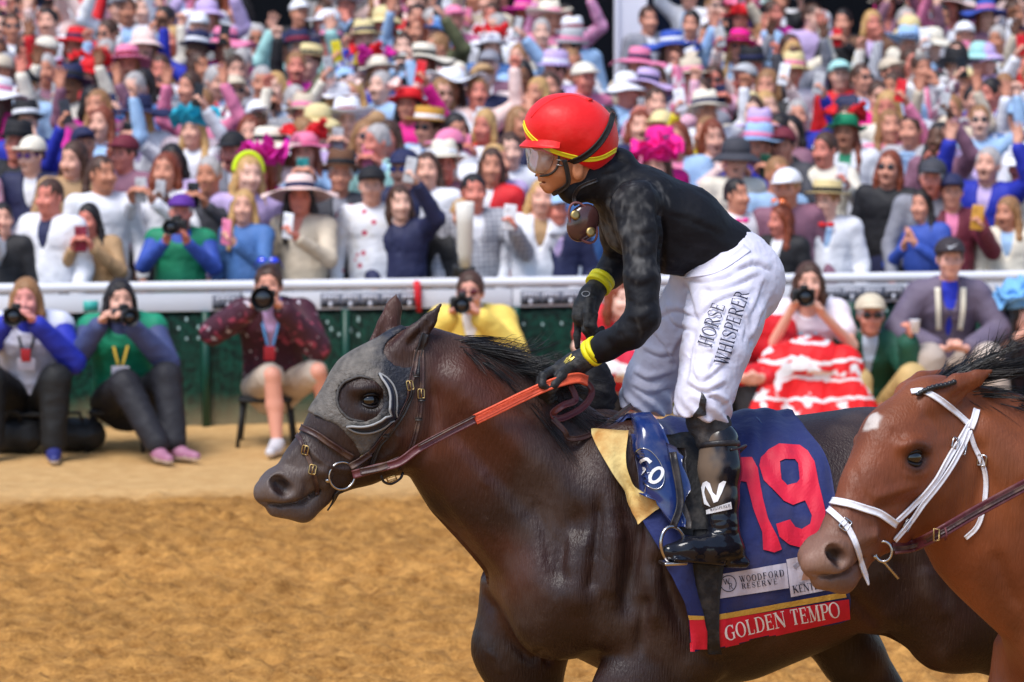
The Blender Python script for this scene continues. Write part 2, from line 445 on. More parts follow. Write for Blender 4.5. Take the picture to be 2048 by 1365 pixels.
def ear_prims(fr, f, near, far):
    P = lambda x, y, b: fr.px(x, y, b)
    for rows in (near, far):
        for a, b in zip(rows[:-1], rows[1:]):
            f.seg(P(a[0], a[1], a[4]), P(b[0], b[1], b[4]), a[2] / S1, b[2] / S1, a[3], b[3], .012)

fld = Field((-1.62, -.36, -.02), (1.06, .36, 1.98), .0072)
horse_prims(F1, fld)
fld2 = fld.copy()
ear_prims(F1, fld, [(803, 708, 28, .025, .055), (832, 672, 23, .021, .062), (858, 642, 15, .013, .066), (884, 606, 3, .004, .066)],
                   [(765, 690, 29, .026, -.05), (778, 650, 23, .022, -.056), (788, 615, 17, .014, -.06), (792, 592, 5, .005, -.06)])
for x, y, x2, y2, b in ((822, 690, 868, 632, .082), (757, 676, 780, 612, -.035)):
    fld.seg(F1.px(x, y, b), F1.px(x2, y2, b), .014, .006, .012, .008, .006, 's')
HV, HF = fld.mesh()
# the second horse lays its ear back
ear_prims(F1, fld2, [(800, 705, 30, .026, .055), (855, 676, 26, .022, .075), (908, 660, 16, .014, .09), (942, 646, 4, .005, .092)],
                    [(790, 690, 29, .026, -.05), (840, 668, 23, .022, -.07), (885, 658, 14, .014, -.08), (900, 655, 4, .005, -.08)])
fld2.seg(F1.px(840, 696, .095), F1.px(915, 668, .11), .012, .006, .012, .008, .006, 's')
H2V, H2F = fld2.mesh()
def lap(V, F, it=2, lam=.4):
    """light smoothing of the voxel mesh"""
    E = np.concatenate([F[:, [0, 1]], F[:, [1, 2]], F[:, [2, 3]], F[:, [3, 0]]]); n = len(V)
    for _ in range(it):
        acc = np.zeros_like(V); c = np.zeros(n)
        for a, b in ((0, 1), (1, 0)):
            np.add.at(acc, E[:, a], V[E[:, b]]); np.add.at(c, E[:, a], 1)
        V = V + lam * (acc / np.maximum(c, 1)[:, None] - V)
    return V
HV = lap(HV, HF, 3); H2V = lap(H2V, H2F, 3)
def sstep(x, a, b): t = np.clip((x - a) / (b - a), 0, 1); return t * t * (3 - 2 * t)
def coat(V, base, red, dark, muz, kneck):
    """coat colours of a bay: black points, pale muzzle skin, red where the coat is thin"""
    n1 = nz(V[:, :], 3.0, 1.0); n2 = nz(V, 9.0, 4.0)
    a, b, c = V.T
    C = np.tile(np.array(base), (len(V), 1))
    def mix(t, col): 
        t = np.clip(t, 0, 1)[:, None]; return C * (1 - t) + np.array(col) * t
    e = F1.px(900, 830)
    d = np.sqrt((a - e[0])**2 + (c - e[2])**2)
    C = mix((1 - sstep(d, .05, .30)) * kneck, red)
    C = mix(sstep(n1, .0, .6) * .5, red)
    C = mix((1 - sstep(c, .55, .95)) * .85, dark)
    m = F1.px(560, 990); d = np.sqrt((a - m[0])**2 + (c - m[2])**2)
    C = mix((1 - sstep(d, .03, .21)) * .85 * (.75 + .35 * n2), muz)
    m = F1.px(727, 795); d = np.sqrt((a - m[0])**2 + (c - m[2])**2)
    C = mix((1 - sstep(d, .015, .06)) * .9, dark)
    m = F1.px(553, 971); d = np.sqrt((a - m[0])**2 + (c - m[2])**2 + (np.abs(b) - .055)**2 * .3)
    C = mix((1 - sstep(d, .020, .031)) * .95, (.012, .004, .004))
    return C * (1 + .18 * n2)[:, None]
M_coat = mat('dark bay coat', rough=.42, spec=.45, vcol=True, bump=.38, bscale=80, bstretch=(2, 2, .25), var=.30, vscale=5.5, dust=srgb(112, 96, 88), dust_amt=.34, dscale=7, dlo=.50, dhi=.85, speck=(srgb(120, 98, 80), .13, 170))
M_bay = mat('bright bay coat', rough=.46, spec=.4, vcol=True, bump=.34, bscale=80, bstretch=(2, 2, .25), var=.2, vscale=9)
M_eye = mat('horse eye', (.006, .004, .004), .05, coat=1.0)
horse1 = empty('racehorse', (F1.O[0], F1.O[1], 0))
tag(horse1, 'dark bay racehorse in blinkers cantering left under the jockey in the red helmet', 'horse')
WV = F1.w(HV)
strokes = [([(1199, 985), (1195, 1060), (1184, 1140), (1178, 1190)], 13, -0.0175), ([(1282, 1030), (1273, 1100), (1262, 1160), (1248, 1215)], 11, -0.0135), ([(1292, 1190), (1287, 1241), (1276, 1315)], 12, -0.0149),
    ([(1165, 1060), (1150, 1150), (1158, 1235)], 26, 0.0135), ([(1236, 1040), (1226, 1140), (1215, 1200)], 18, 0.0135), ([(1322, 1090), (1306, 1180), (1308, 1260)], 18, 0.0108), ([(966, 1180), (1000, 1245), (1030, 1290), (1068, 1326)], 10, -0.0162),
    ([(1066, 1322), (1082, 1308), (1104, 1332)], 9, -0.0095), ([(848, 965), (900, 1045), (960, 1125), (1012, 1190)], 17, -0.0121), ([(900, 765), (960, 830), (1040, 900), (1110, 965)], 32, 0.0081), ([(876, 830), (950, 908), (1030, 990), (1085, 1060)], 19, -0.0095),
    ([(864, 750), (868, 830), (852, 900), (808, 950)], 13, -0.0135), ([(618, 898), (650, 928), (690, 940), (730, 930)], 6, 0.0081), ([(598, 880), (625, 905), (648, 930)], 6, 0.0068), ([(640, 935), (655, 955), (650, 980)], 6, 0.0068), ([(750, 930), (790, 900), (800, 860)], 8, 0.0068), ([(585, 1003), (600, 985), (598, 955), (575, 938)], 7, 0.0054),
    ([(604, 1012), (622, 998), (632, 985)], 5, -0.0041), ([(566, 930), (590, 905), (612, 880)], 8, 0.0041), ([(640, 880), (668, 905), (700, 918)], 9, -0.0068), ([(1060, 990), (1090, 1060), (1100, 1140)], 14, -0.0108), ([(1110, 1000), (1140, 1080), (1142, 1160)], 14, 0.0081),
    ([(1400, 1310), (1450, 1325), (1520, 1310)], 12, -0.0081), ([(1790, 1010), (1800, 1080), (1790, 1150)], 22, -0.0135), ([(1880, 1010), (1900, 1090), (1930, 1170)], 18, -0.0135), ([(1700, 1180), (1740, 1230), (1800, 1290)], 14, -0.0135), ([(1850, 1130), (1860, 1190), (1900, 1240)], 20, 0.0108)]
rg_ = random.Random(4)
for k in range(26):                                   # veins and small muscle fibres
    x, y = rg_.uniform(880, 1260), rg_.uniform(900, 1300); a = R(rg_.uniform(50, 130)); l = rg_.uniform(30, 80)
    strokes.append(([(x, y), (x + l * .5 * math.cos(a) + rg_.uniform(-8, 8), y + l * .5 * math.sin(a)), (x + l * math.cos(a), y + l * math.sin(a))], rg_.uniform(5, 9), rg_.uniform(-.0045, .0045)))
HV = HV + (sculpt(WV, HF, WV, strokes) - WV) @ F1.M.T
WV = F1.w(HV)
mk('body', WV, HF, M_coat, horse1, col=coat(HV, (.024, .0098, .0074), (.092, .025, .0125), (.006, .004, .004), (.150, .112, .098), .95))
BV1 = bvh_of(WV, HF)
def uv_sphere(c, r, n=20, m=12, ax=None):
    c = np.array(c); r = np.broadcast_to(np.asarray(r, float), (3,))
    prof = [(math.sin(math.pi * i / m), -math.cos(math.pi * i / m)) for i in range(m + 1)]
    V, F = lathe([(max(p, 1e-4), z) for p, z in prof], n); V = V * r
    if ax is not None: V = V @ np.array(ax, float)
    return V + c, F
def horse_eyes(fr, root, shade):
    for sg in (1, -1):
        c = fr.w(F1.px(727, 795, 0) * np.array([1, 0, 1]) + np.array([0, sg * .077, 0]))
        mk('eye', *uv_sphere(c, (.026, .020, .021), ax=fr.M / np.linalg.norm(fr.M[0])), M_eye, root)
        # lids
        for y0, dz in ((784, 1), (806, -1)):
            pts = [fr.w(F1.px(727 + dx, y0 - 2 * dz + dz * (dx / 22)**2 * 9, 0) * np.array([1, 0, 1]) + np.array([0, sg * (.094 - .018 * (dx / 24)**2), 0])) for dx in np.linspace(-25, 25, 9)]
            mk('eyelid', *tube(pts, [.0015, .003, .004, .0045, .0045, .0045, .004, .003, .0015], 8), shade, root)
M_lid1 = mat('eyelid dark', (.010, .006, .006), .4)
horse_eyes(F1, horse1, M_lid1)

# mane: separate locks of thin tapering strands
def strands(fr, roots, n, length, flow, spread, seed, width=.0016, sag=.12, seg=11, locks=26):
    """hair in locks; roots: polyline of local points, flow: local direction"""
    rg = np.random.default_rng(seed); Rt = spline(roots, 10); V, F = [], []
    LK = [(rg.random() * (len(Rt) - 1), rg.normal(0, spread, 3), rg.uniform(.6, 1.35), rg.normal(0, 1, 3), rg.uniform(2, 4.5), rg.random() * 6) for _ in range(locks)]
    for i in range(n):
        t0, dv, lf, cu, fq, ph = LK[int(rg.integers(locks))]
        t = min(max(t0 + rg.normal(0, 1.1), 0), len(Rt) - 1.001); j = int(t); p = Rt[j] + (Rt[j + 1] - Rt[j]) * (t - j)
        p = p + np.array([rg.normal(0, .006), rg.normal(0, .016), -.012])
        L = length * lf * rg.uniform(.6, 1.1); d = np.array(flow) + dv + rg.normal(0, spread * .22, 3); d /= np.linalg.norm(d)
        s = np.linspace(0, 1, seg)[:, None]; am = .035 * (.6 + .4 * rg.random())
        pts = p + d * L * s + cu * am * np.sin(fq * s + ph) * s * L * 3 - cu * am * math.sin(ph) * s * L * 3 + np.array([0, 0, -1.]) * sag * L * 2.4 * s * s + rg.normal(0, .004, 3) * s
        pts = fr.w(pts); b = len(V); T = np.gradient(pts, axis=0)
        sd = np.cross(T, rg.normal(size=3)); sd /= np.linalg.norm(sd, axis=1)[:, None]
        sd2 = np.cross(T, sd); sd2 /= np.linalg.norm(sd2, axis=1)[:, None]
        for k_, q in enumerate(pts):
            w = width * (1.0 - .85 * (k_ / (seg - 1))**2)
            V += [q + sd[k_] * w, q - sd[k_] * w * .5 + sd2[k_] * w * .87, q - sd[k_] * w * .5 - sd2[k_] * w * .87]
        for k_ in range(seg - 1):
            for e in range(3):
                F.append((b + 3 * k_ + e, b + 3 * k_ + (e + 1) % 3, b + 3 * k_ + 3 + (e + 1) % 3, b + 3 * k_ + 3 + e))
    return np.array(V), np.array(F)
M_mane = mat('black mane hair', (.007, .006, .007), .32, spec=.6)
cr = [F1.px(*p) * np.array([1, 0, 1]) for p in ((862, 674), (900, 690), (960, 716), (1030, 762), (1090, 812), (1150, 862))]
v1 = strands(F1, cr, 1500, .20, (-.95, .10, .02), .16, 3, sag=.12, locks=34)
v2 = strands(F1, cr, 1700, .15, (-.85, .45, -.25), .16, 9, sag=.2, locks=40)
v3 = strands(F1, cr[:4], 420, .24, (-.95, .05, .16), .14, 5, sag=.10, width=.0011, locks=14)
V, F = np.concatenate([v1[0], v2[0], v3[0]]), np.concatenate([v1[1], v2[1] + len(v1[0]), v3[1] + len(v1[0]) + len(v2[0])])
o = mk('mane', V, F, M_mane, horse1)
tl = [F1.px(1930, 950) * np.array([1, 0, 1]), F1.px(1950, 965) * np.array([1, 0, 1])]
mk('tail', *strands(F1, tl, 500, .75, (-.9, 0, -.35), .10, 21, width=.0024, sag=.18), M_mane, horse1)
# ------------------------------------------------------------------ hood, bridle, saddle and cloth of the dark horse
def poly_sdf(fr_pts, A, C):
    """signed distance (negative inside) to a polygon in the a-c plane on a grid"""
    P = np.array(fr_pts, float); d = np.full(A.shape, 1e9); ins = np.zeros(A.shape, bool)
    for (x0, y0), (x1, y1) in zip(P, np.roll(P, -1, 0)):
        ex, ey = x1 - x0, y1 - y0; wx, wy = A - x0, C - y0
        t = np.clip((wx * ex + wy * ey) / (ex * ex + ey * ey + 1e-12), 0, 1)
        d = np.minimum(d, (wx - ex * t)**2 + (wy - ey * t)**2)
        c = (y0 <= C) != (y1 <= C)
        with np.errstate(divide='ignore', invalid='ignore'): xi = x0 + (C - y0) * ex / np.where(ey == 0, 1e-12, ey)
        ins ^= c & (A < xi)
    d = np.sqrt(d); return np.where(ins, -d, d)
def shell_field(src, lo, hi, off, poly, holes=()):
    """a cover lying off metres above a body, cut out along a polygon"""
    sl, g = src.win(lo, hi); o = Field.__new__(Field); o.h = src.h; o.lo = np.array([src.ax[i][sl[i].start] for i in range(3)], float)
    o.D = src.D[sl] - np.float32(off); o.n = np.array(o.D.shape); o.ax = [src.ax[i][sl[i]] for i in range(3)]
    A, C = np.meshgrid(o.ax[0], o.ax[2], indexing='ij'); p = poly_sdf(poly, A, C).astype(np.float32)[:, None, :]
    o.D = np.maximum(o.D, p)
    for (hx, hy), rr in holes:
        o.D = np.maximum(o.D, (rr - np.sqrt((A - hx)**2 + (C - hy)**2)).astype(np.float32)[:, None, :])
    return o
pxl = lambda x, y, b=.075: F1.px(x, y, b)[[0, 2]]
hood_px = [(838, 690), (828, 755), (812, 800), (775, 865), (742, 905), (722, 912), (706, 884), (676, 852), (640, 836), (606, 822), (560, 790), (620, 660), (720, 610), (772, 640), (815, 650), (832, 668)]
hood_f = shell_field(fld, (.55, -.2, 1.45), (1.06, .2, 1.98), .006, [pxl(*p) for p in hood_px], [(pxl(723, 799, .09), 43 / S1)])
for x, y, x2, y2, b in ((808, 706, 840, 666, .055), (768, 690, 780, 648, -.05)):     # the ears come out through it
    hood_f.seg(F1.px(x, y, b), F1.px(x2, y2, b), 40 / S1, 32 / S1, .04, .04, .004, 's')
V, F = hood_f.mesh(); V = lap(V, F, 2, .3)
nn = nz(V, 55, 2.0) * .5 + nz(V, 22, 5.0) * .7
V = V + np.sign(V[:, 1:2]) * np.array([0, 1, 0]) * (nn * .0016)[:, None]
hood = empty('blinker_hood', F1.w((F1.px(720, 800)[0], 0, F1.px(720, 900)[2])))
tag(hood, 'dusty dark blinker hood with cut-out eye holes on the dark bay racehorse', 'blinker hood')
dm = sstep(nz(V, 14, 3.) * .55 + nz(V, 38, 8.) * .45 + (V[:, 0] - F1.px(772, 800, .08)[0]) * 16. + np.minimum(0, V[:, 2] - F1.px(772, 845, .08)[2]) * 9, -.35, .75)
hc = (1 - dm)[:, None] * np.array((.010, .012, .022)) + dm[:, None] * np.array(srgb(98, 92, 86))
hc = hc * (1 + .45 * nz(V, 70, 6.) + .3 * nz(V, 30, 1.))[:, None]
M_hood = mat('dusty nylon', rough=.6, vcol=True, bump=.5, bscale=120, dust=srgb(128, 120, 112), dust_amt=.3, dscale=40)
hood_shell = mk('hood_shell', F1.w(V), F, M_hood, hood, col=hc)
BVH_head = bvh_of(np.concatenate([WV, F1.w(V)]), np.concatenate([HF, F + len(WV)]))
M_cup = mat('grey blinker rubber', srgb(40, 46, 62), .3, bump=.1, bscale=40)
M_bind = mat('hood binding', srgb(70, 66, 64), .6, bump=.3, bscale=90)
hb = bvh_of(F1.w(V), F)
for pth in ([(723 + 43.5 * math.cos(t), 799 + 43.5 * math.sin(t)) for t in np.linspace(0, 2 * math.pi, 25)], [(612, 822), (640, 836), (676, 852), (704, 880), (722, 910)]):
    cc_ = []
    for x, y, _ in spline([(x, y, 0) for x, y in pth], 4):
        q = F1.px(x, y, .09 if len(pth) > 9 else .06); p_, n_, _, _ = hb.find_nearest(Vector(F1.w(q))); cc_.append(np.array(p_))
    cc_ = np.array(cc_)
    for _ in range(4): cc_[1:-1] = (cc_[:-2] + cc_[1:-1] * 2 + cc_[2:]) / 4
    mk('binding', *tube(cc_, .0042, 8), M_bind, hood)
M_rim = mat('worn cup edge', srgb(150, 150, 150), .5)
for sg in (1, -1):
    c0 = F1.px(728, 803, .09); rim, grid = [], []
    for th in np.linspace(R(-62), R(128), 26):                        # from above the eye, round the back, to below
        base = np.array([c0[0] - math.cos(th) * 62 / S1, sg * .078, c0[2] - math.sin(th) * 62 / S1])
        q_, n_, _, _ = hb.find_nearest(Vector(F1.w(base * np.array([1, 1.15, 1])))); base = F1.l(np.array(q_)) + np.array([0, sg * .003, 0])
        s_ = max(0., math.sin((th - R(-62)) / R(190) * math.pi)) ** .5
        row = []
        for t in np.linspace(0, 1, 5):
            inw = np.array([math.cos(th), 0, math.sin(th)]) * (.030 * s_ * t)
            row.append(base + inw * np.array([1, 0, 1]) + np.array([0, sg * (.012 + .028 * s_) * math.sin(t * 1.57), 0]))
        grid.append(row); rim.append(row[-1])
    G = F1.w(np.array(grid)); n, m = G.shape[:2]
    cup = mk('eye_cup', G.reshape(-1, 3), [(i * m + j, i * m + j + 1, (i + 1) * m + j + 1, (i + 1) * m + j) for i in range(n - 1) for j in range(m - 1)], M_cup, hood)
    md = cup.modifiers.new('s', 'SOLIDIFY'); md.thickness = .005
    mk('cup_edge', *tube(F1.w(np.array(rim)), .0036, 8), M_rim, cup); mk('cup_edge', *tube(F1.w(np.array([r_[0] for r_ in grid]) + np.array([0, sg * .008, 0])), .003, 8), M_rim, cup)

M_lea = mat('brown bridle leather', srgb(62, 40, 38), .42, bump=.25, bscale=70, dust=srgb(140, 112, 90), dust_amt=.55, dscale=18)
M_blk = mat('black leather', srgb(34, 30, 32), .4, bump=.2, bscale=70, dust=srgb(110, 98, 88), dust_amt=.3, dscale=18)
M_brass = mat('brass buckle', srgb(178, 152, 100), .42, metal=1., dust=srgb(120, 100, 80), dust_amt=.4, dscale=60)
M_steel = mat('steel', srgb(190, 188, 188), .25, metal=1.)
bridle = empty('bridle', F1.w((F1.px(700, 950)[0], 0, F1.px(700, 980)[2])))
tag(bridle, 'brown leather bridle with reins and orange rubber grips on the dark bay racehorse', 'bridle')
def buckle(bvh, px, py, ang, parent, w=6.5, h=9, m=None, off=.006):
    p, n = hit(bvh, px, py)
    if p is None: return
    up = np.array([math.sin(R(ang)), 0, math.cos(R(ang))]); up = up - n * (up @ n); up /= np.linalg.norm(up); rt = np.cross(up, n)
    pts = [p + n * off + rt * x * w / S1 + up * z * h / S1 for x, z in ((-1, -.8), (-.8, -1), (.8, -1), (1, -.8), (1, .8), (.8, 1), (-.8, 1), (-1, .8))]
    b = mk('buckle', *tube(pts, .0022, 6, closed=True), m or M_brass, parent)
    mk('prong', *tube([p + n * (off + .002) - up * h / S1, p + n * (off + .003) + up * h / S1], .0015, 6), m or M_brass, b)
bs = lambda nm, pix, w, m=M_lea, off=.002, th=.005: strap(nm, BVH_head, pix, w, m, bridle, off, th)
bs('crownpiece', [(850, 668), (842, 690), (835, 712), (830, 750)], 15, M_blk)
bs('cheek_strap', [(833, 700), (828, 735), (820, 770), (815, 805), (795, 838), (770, 868), (737, 908), (708, 938)], 11)
bs('cheek_strap', [(822, 778), (812, 815), (790, 850), (762, 885), (746, 920), (741, 940)], 8, M_blk, .006)
bs('throat_strap', [(842, 700), (844, 740), (842, 785), (838, 830), (830, 870), (818, 905), (800, 940)], 9, M_lea)
bs('noseband', [(583, 862), (592, 855), (615, 860), (646, 876), (675, 895), (704, 914)], 13, M_lea, .004, .006)
bs('flash_strap', [(588, 862), (600, 878), (613, 904), (622, 930), (630, 960), (637, 990)], 9)
bs('chin_strap', [(684, 978), (672, 985), (664, 1000), (652, 1018)], 10, M_blk, .004)
bs('bit_strap', [(700, 936), (722, 918), (740, 905)], 14, M_lea, .008)
for a in ((819, 772, -8), (841, 788, 0), (612, 900, 15), (625, 940, 12), (729, 914, 60)): buckle(BVH_head, *a, bridle)
for x, y in ((830, 752), (842, 800), (836, 838), (770, 870)):
    p, n = hit(BVH_head, x, y); mk('keeper', *ribbon([p + n * .006 - np.array([.010, 0, 0]), p + n * .008, p + n * .006 + np.array([.010, 0, 0])], [n, n, n], .008, .004), M_blk, bridle)
# bit ring, standing a little off the lips
for sg in (1, -1):
    c = F1.px(684, 952, .062) * np.array([1, sg, 1])
    pts = [F1.w(c + np.array([math.cos(t) * 27 / S1, sg * .006 * math.cos(t), math.sin(t) * 27 / S1])) for t in np.linspace(0, 2 * math.pi, 33)[:-1]]
    mk('bit_ring', *tube(pts, .0036, 8, closed=True), M_steel, bridle)
    c = F1.px(656, 961, .058) * np.array([1, sg, 1])
    mk('bit_end', *uv_sphere(F1.w(c), (.011, .009, .008), 12, 8), M_steel, bridle)
mk('bit_bar', *tube([F1.w(F1.px(656, 961, .058) * np.array([1, s_, 1])) for s_ in (-1, 1)], .006, 8), M_steel, bridle)
# reins: free straps from the ring to the hand
M_rein = mat('wine red rein leather', srgb(92, 40, 46), .4, bump=.25, bscale=60, dust=srgb(140, 100, 90), dust_amt=.35, dscale=20)
M_grip = mat('orange rubber rein grip', srgb(226, 92, 58), .55, bump=.35, bscale=140, var=.12, vscale=30)
def free_strap(name, pts, w, m, parent, th=.005, n=8, nrm=None):
    """pts: px, py, b"""
    C = F1.w(spline([F1.px(*p) for p in pts], n)); N = np.tile(F1.w((0, 1, .25)) - F1.w((0, 0, 0)) if nrm is None else nrm, (len(C), 1))
    return mk(name, *ribbon(C, N, np.asarray(w) / S1, th), m, parent)
rein = free_strap('rein', [(706, 950, .075), (750, 938, .105), (796, 926, .125), (836, 898, .13), (892, 868, .15), (952, 838, .17)], 17, M_rein, bridle, .007)
free_strap('stitched_edge', [(836, 892, .139), (892, 862, .159), (950, 832, .178)], 5, M_lea, rein, .004)
grip = free_strap('rubber_grip', [(950, 840, .17), (1000, 816, .18), (1045, 794, .185), (1100, 770, .19), (1150, 757, .16), (1172, 762, .13)], 21, M_grip, bridle, .009)
for dy in (-4.5, 4.5): free_strap('grip_rib', [(952, 839 + dy, .180), (1000, 815 + dy, .190), (1045, 793 + dy, .195), (1096, 771 + dy, .199)], 1.6, M_grip, grip, .0025)
free_strap('rein_lower', [(720, 944, .10), (760, 936, .115), (800, 920, .12)], 14, M_lea, bridle, .006)
buckle(BVH_head, 777, 928, 70, bridle, off=.06)
far = [(690, 955, -.075), (800, 925, -.12), (952, 836, -.15), (1040, 790, -.12), (1100, 772, .04)]
free_strap('rein', far, 15, M_rein, bridle)
mk('rein_loop', *ribbon(F1.w(spline([F1.px(*p) for p in ((1095, 775, .16), (1140, 755, .12), (1170, 765, .10), (1183, 785, .09), (1165, 815, .11), (1120, 838, .14), (1105, 828, .15), (1125, 812, .16), (1150, 800, .13), (1140, 770, .12))], 8)),
    np.tile(F1.n + np.array([.3, 0, .5]), (73, 1)), 14 / S1, .005), M_rein, bridle)
mk('rein_end', *ribbon(F1.w(spline([F1.px(*p) for p in ((1105, 838, .15), (1128, 862, .16), (1137, 877, .15), (1165, 876, .13), (1195, 862, .11), (1225, 840, .05), (1262, 812, -.06))], 8)),
    np.tile(F1.n + np.array([0, 0, .4]), (49, 1)), 11 / S1, .005), M_lea, bridle)
mk('hanging_loop', *tube(F1.w(spline([F1.px(*p) for p in ((762, 952, .09), (768, 964, .09), (783, 968, .08), (800, 958, .06), (806, 946, .05))], 6)), .004, 6), M_blk, bridle)

# ---- cloth draped over the back
def sheet(P, N, th):
    """thin closed sheet from a grid of points and outward normals"""
    n, m = P.shape[:2]; V = np.concatenate([(P).reshape(-1, 3), (P - N * th).reshape(-1, 3)]); k = n * m; F = []
    for i in range(n - 1):
        for j in range(m - 1):
            q = (i * m + j, i * m + j + 1, (i + 1) * m + j + 1, (i + 1) * m + j); F.append(q); F.append(tuple(x + k for x in q[::-1]))
    rim = [i * m for i in range(n)] + [(n - 1) * m + j for j in range(1, m)] + [i * m + m - 1 for i in range(n - 2, -1, -1)] + [j for j in range(m - 2, 0, -1)]
    for a, b in zip(rim, rim[1:] + rim[:1]): F.append((b, a, a + k, b + k))
    return V, F
def px_grid(L, Rr, nu, nv):
    """grid of photograph pixels between a left and a right edge"""
    Ls = spline([(x, y, 0) for x, y in L], 12); Rs = spline([(x, y, 0) for x, y in Rr], 12)
    def rs(S, k):
        d = np.concatenate([[0], np.cumsum(np.linalg.norm(np.diff(S, axis=0), axis=1))]); t = np.linspace(0, d[-1], k)
        return np.stack([np.interp(t, d, S[:, 0]), np.interp(t, d, S[:, 1])], 1)
    A, B = rs(Ls, nv), rs(Rs, nv); t = np.linspace(0, 1, nu)[None, :, None]
    return A[:, None] * (1 - t) + B[:, None] * t
def drape(G, bvh, off, fill=3):
    n, m = G.shape[:2]; P = np.full((n, m, 3), np.nan); N = np.zeros((n, m, 3))
    for i in range(n):
        for j in range(m):
            p, q = hit(bvh, *G[i, j])
            if p is not None: P[i, j] = p; N[i, j] = q
    for i in range(n - 2, -1, -1):                                   # where the line of sight passes over the back
        for j in range(m):
            if np.isnan(P[i, j, 0]): P[i, j] = P[i + 1, j] + F1.n * -.02; N[i, j] = F1.u
    for _ in range(fill):
        for A in (P, N):
            B = A.copy(); B[1:-1, 1:-1] = (A[1:-1, 1:-1] * 2 + A[:-2, 1:-1] + A[2:, 1:-1] + A[1:-1, :-2] + A[1:-1, 2:]) / 6; A[:] = B
    N /= np.linalg.norm(N, axis=2)[..., None] + 1e-9
    return P + N * off, N
cl_L = [(1262, 872), (1278, 960), (1292, 1045), (1334, 1127), (1376, 1214), (1379, 1302)]
cl_R = [(1590, 838), (1626, 880), (1655, 930), (1669, 1000), (1686, 1110), (1697, 1232)]
G = px_grid(cl_L, cl_R, 64, 60)
P, N = drape(G, BV1, .016, 2)
nu_ = np.array([[mnoise.noise(Vector((G[i, j, 0] / 55. - G[i, j, 1] / 160., G[i, j, 1] / 130., 3))) + .5 * mnoise.noise(Vector((G[i, j, 0] / 22., G[i, j, 1] / 60., 9))) for j in range(64)] for i in range(60)])
amp = .009 + .009 * np.linspace(1, .3, 60)[:, None]
P = P + N * (nu_ * amp)[..., None]
# far side: the same cloth mirrored across the back
Lp = F1.l(P.reshape(-1, 3)).reshape(P.shape); mir = Lp[::-1].copy(); mir[..., 1] *= -1
top = (Lp[0] + mir[-1]) / 2; top[:, 2] += .012
mid1 = Lp[0] * .5 + top * .5; mid1[:, 2] += .006; mid2 = mir[-1] * .5 + top * .5; mid2[:, 2] += .006
full = np.concatenate([mir, mid2[None], top[None], mid1[None], Lp]); FP = F1.w(full)
FN = np.cross(np.gradient(FP, axis=1), np.gradient(FP, axis=0)); FN /= np.linalg.norm(FN, axis=2)[..., None] + 1e-9
if (FN[90] @ F1.n).mean() < 0: FN = -FN
M_cloth = mat('navy racing cloth', srgb(24, 38, 98), .72, bump=.5, bscale=26, sheen=.2, var=.10, vscale=10, dust=srgb(110, 96, 86), dust_amt=.22, dscale=7)
cloth = empty('saddle_cloth', F1.w((F1.px(1530, 1290, .3)[0], 0, F1.px(1530, 1290, .3)[2])))
tag(cloth, 'navy saddle cloth with red number 19 and red name band on the dark bay racehorse', 'saddle cloth')
V, F = sheet(FP, FN, .004)
mk('cloth', V, F, M_cloth, cloth)
BVC = bvh_of(V, F)
def decal(name, bvh, V2, F2, cx, cy, ux, uy, m, parent, off=.0018, curve=None):
    """flat print: V2 in its own plane, placed by photograph pixel (cx, cy) with axes ux, uy in pixels, laid on a surface"""
    W, ok = [], []
    for x, y, lift in V2:
        X, Y = cx + x * ux[0] + y * uy[0], cy + x * ux[1] + y * uy[1]
        if curve: X, Y = curve(X, Y)
        p, n = hit(bvh, X, Y); ok.append(p is not None)
        W.append(p + n * (off + lift) if p is not None else (0, 0, 0))
    F2 = [f for f in F2 if all(ok[i] for i in f)]
    used = sorted({i for f in F2 for i in f}); mp = {u: k for k, u in enumerate(used)}
    if not used: return None
    return mk(name, np.array([W[u] for u in used]), [tuple(mp[i] for i in f) for f in F2], m, parent, smooth=False)
def grid2(w, h, nu, nv):
    V = [(-w / 2 + w * i / nu, -h / 2 + h * j / nv, 0) for j in range(nv + 1) for i in range(nu + 1)]
    return np.array(V), [(j * (nu + 1) + i, j * (nu + 1) + i + 1, (j + 1) * (nu + 1) + i + 1, (j + 1) * (nu + 1) + i) for j in range(nv) for i in range(nu)]
def quad_decal(name, bvh, corners, nu, nv, m, parent, off=.0012):
    c = np.array(corners, float); V, F = grid2(1, 1, nu, nv); W = []
    for x, y, _ in V:
        s_, t = x + .5, y + .5; W.append(((1 - s_) * (1 - t) * c[0] + s_ * (1 - t) * c[1] + s_ * t * c[2] + (1 - s_) * t * c[3]))
    return decal(name, bvh, np.array([(x, y, 0) for x, y in W]), F, 0, 0, (1, 0), (0, 1), m, parent, off)
M_red = mat('red twill', srgb(214, 26, 52), .6, bump=.2, bscale=50)
M_num = mat('red number print', srgb(222, 30, 62), .55, bump=.15, bscale=40, dust=srgb(90, 60, 80), dust_amt=.2, dscale=12)
M_gold = mat('gold braid', srgb(205, 160, 70), .5, bump=.3, bscale=120)
M_panel = mat('off-white printed panel', srgb(205, 200, 215), .6, bump=.2, bscale=30, dust=srgb(150, 130, 120), dust_amt=.45, dscale=14)
M_ink = mat('dark print', srgb(28, 28, 52), .6); M_white = mat('white print', srgb(236, 236, 240), .5)
quad_decal('name_band', BVC, [(1430, 1240), (1697, 1198), (1700, 1238), (1430, 1299)], 40, 20, M_red, cloth, .003)
quad_decal('gold_trim', BVC, [(1428, 1230), (1690, 1183), (1692, 1194), (1428, 1241)], 34, 2, M_gold, cloth, .004)
quad_decal('name_band', BVC, [(1368, 1238), (1414, 1238), (1420, 1302), (1370, 1304)], 16, 16, M_red, cloth, .003)
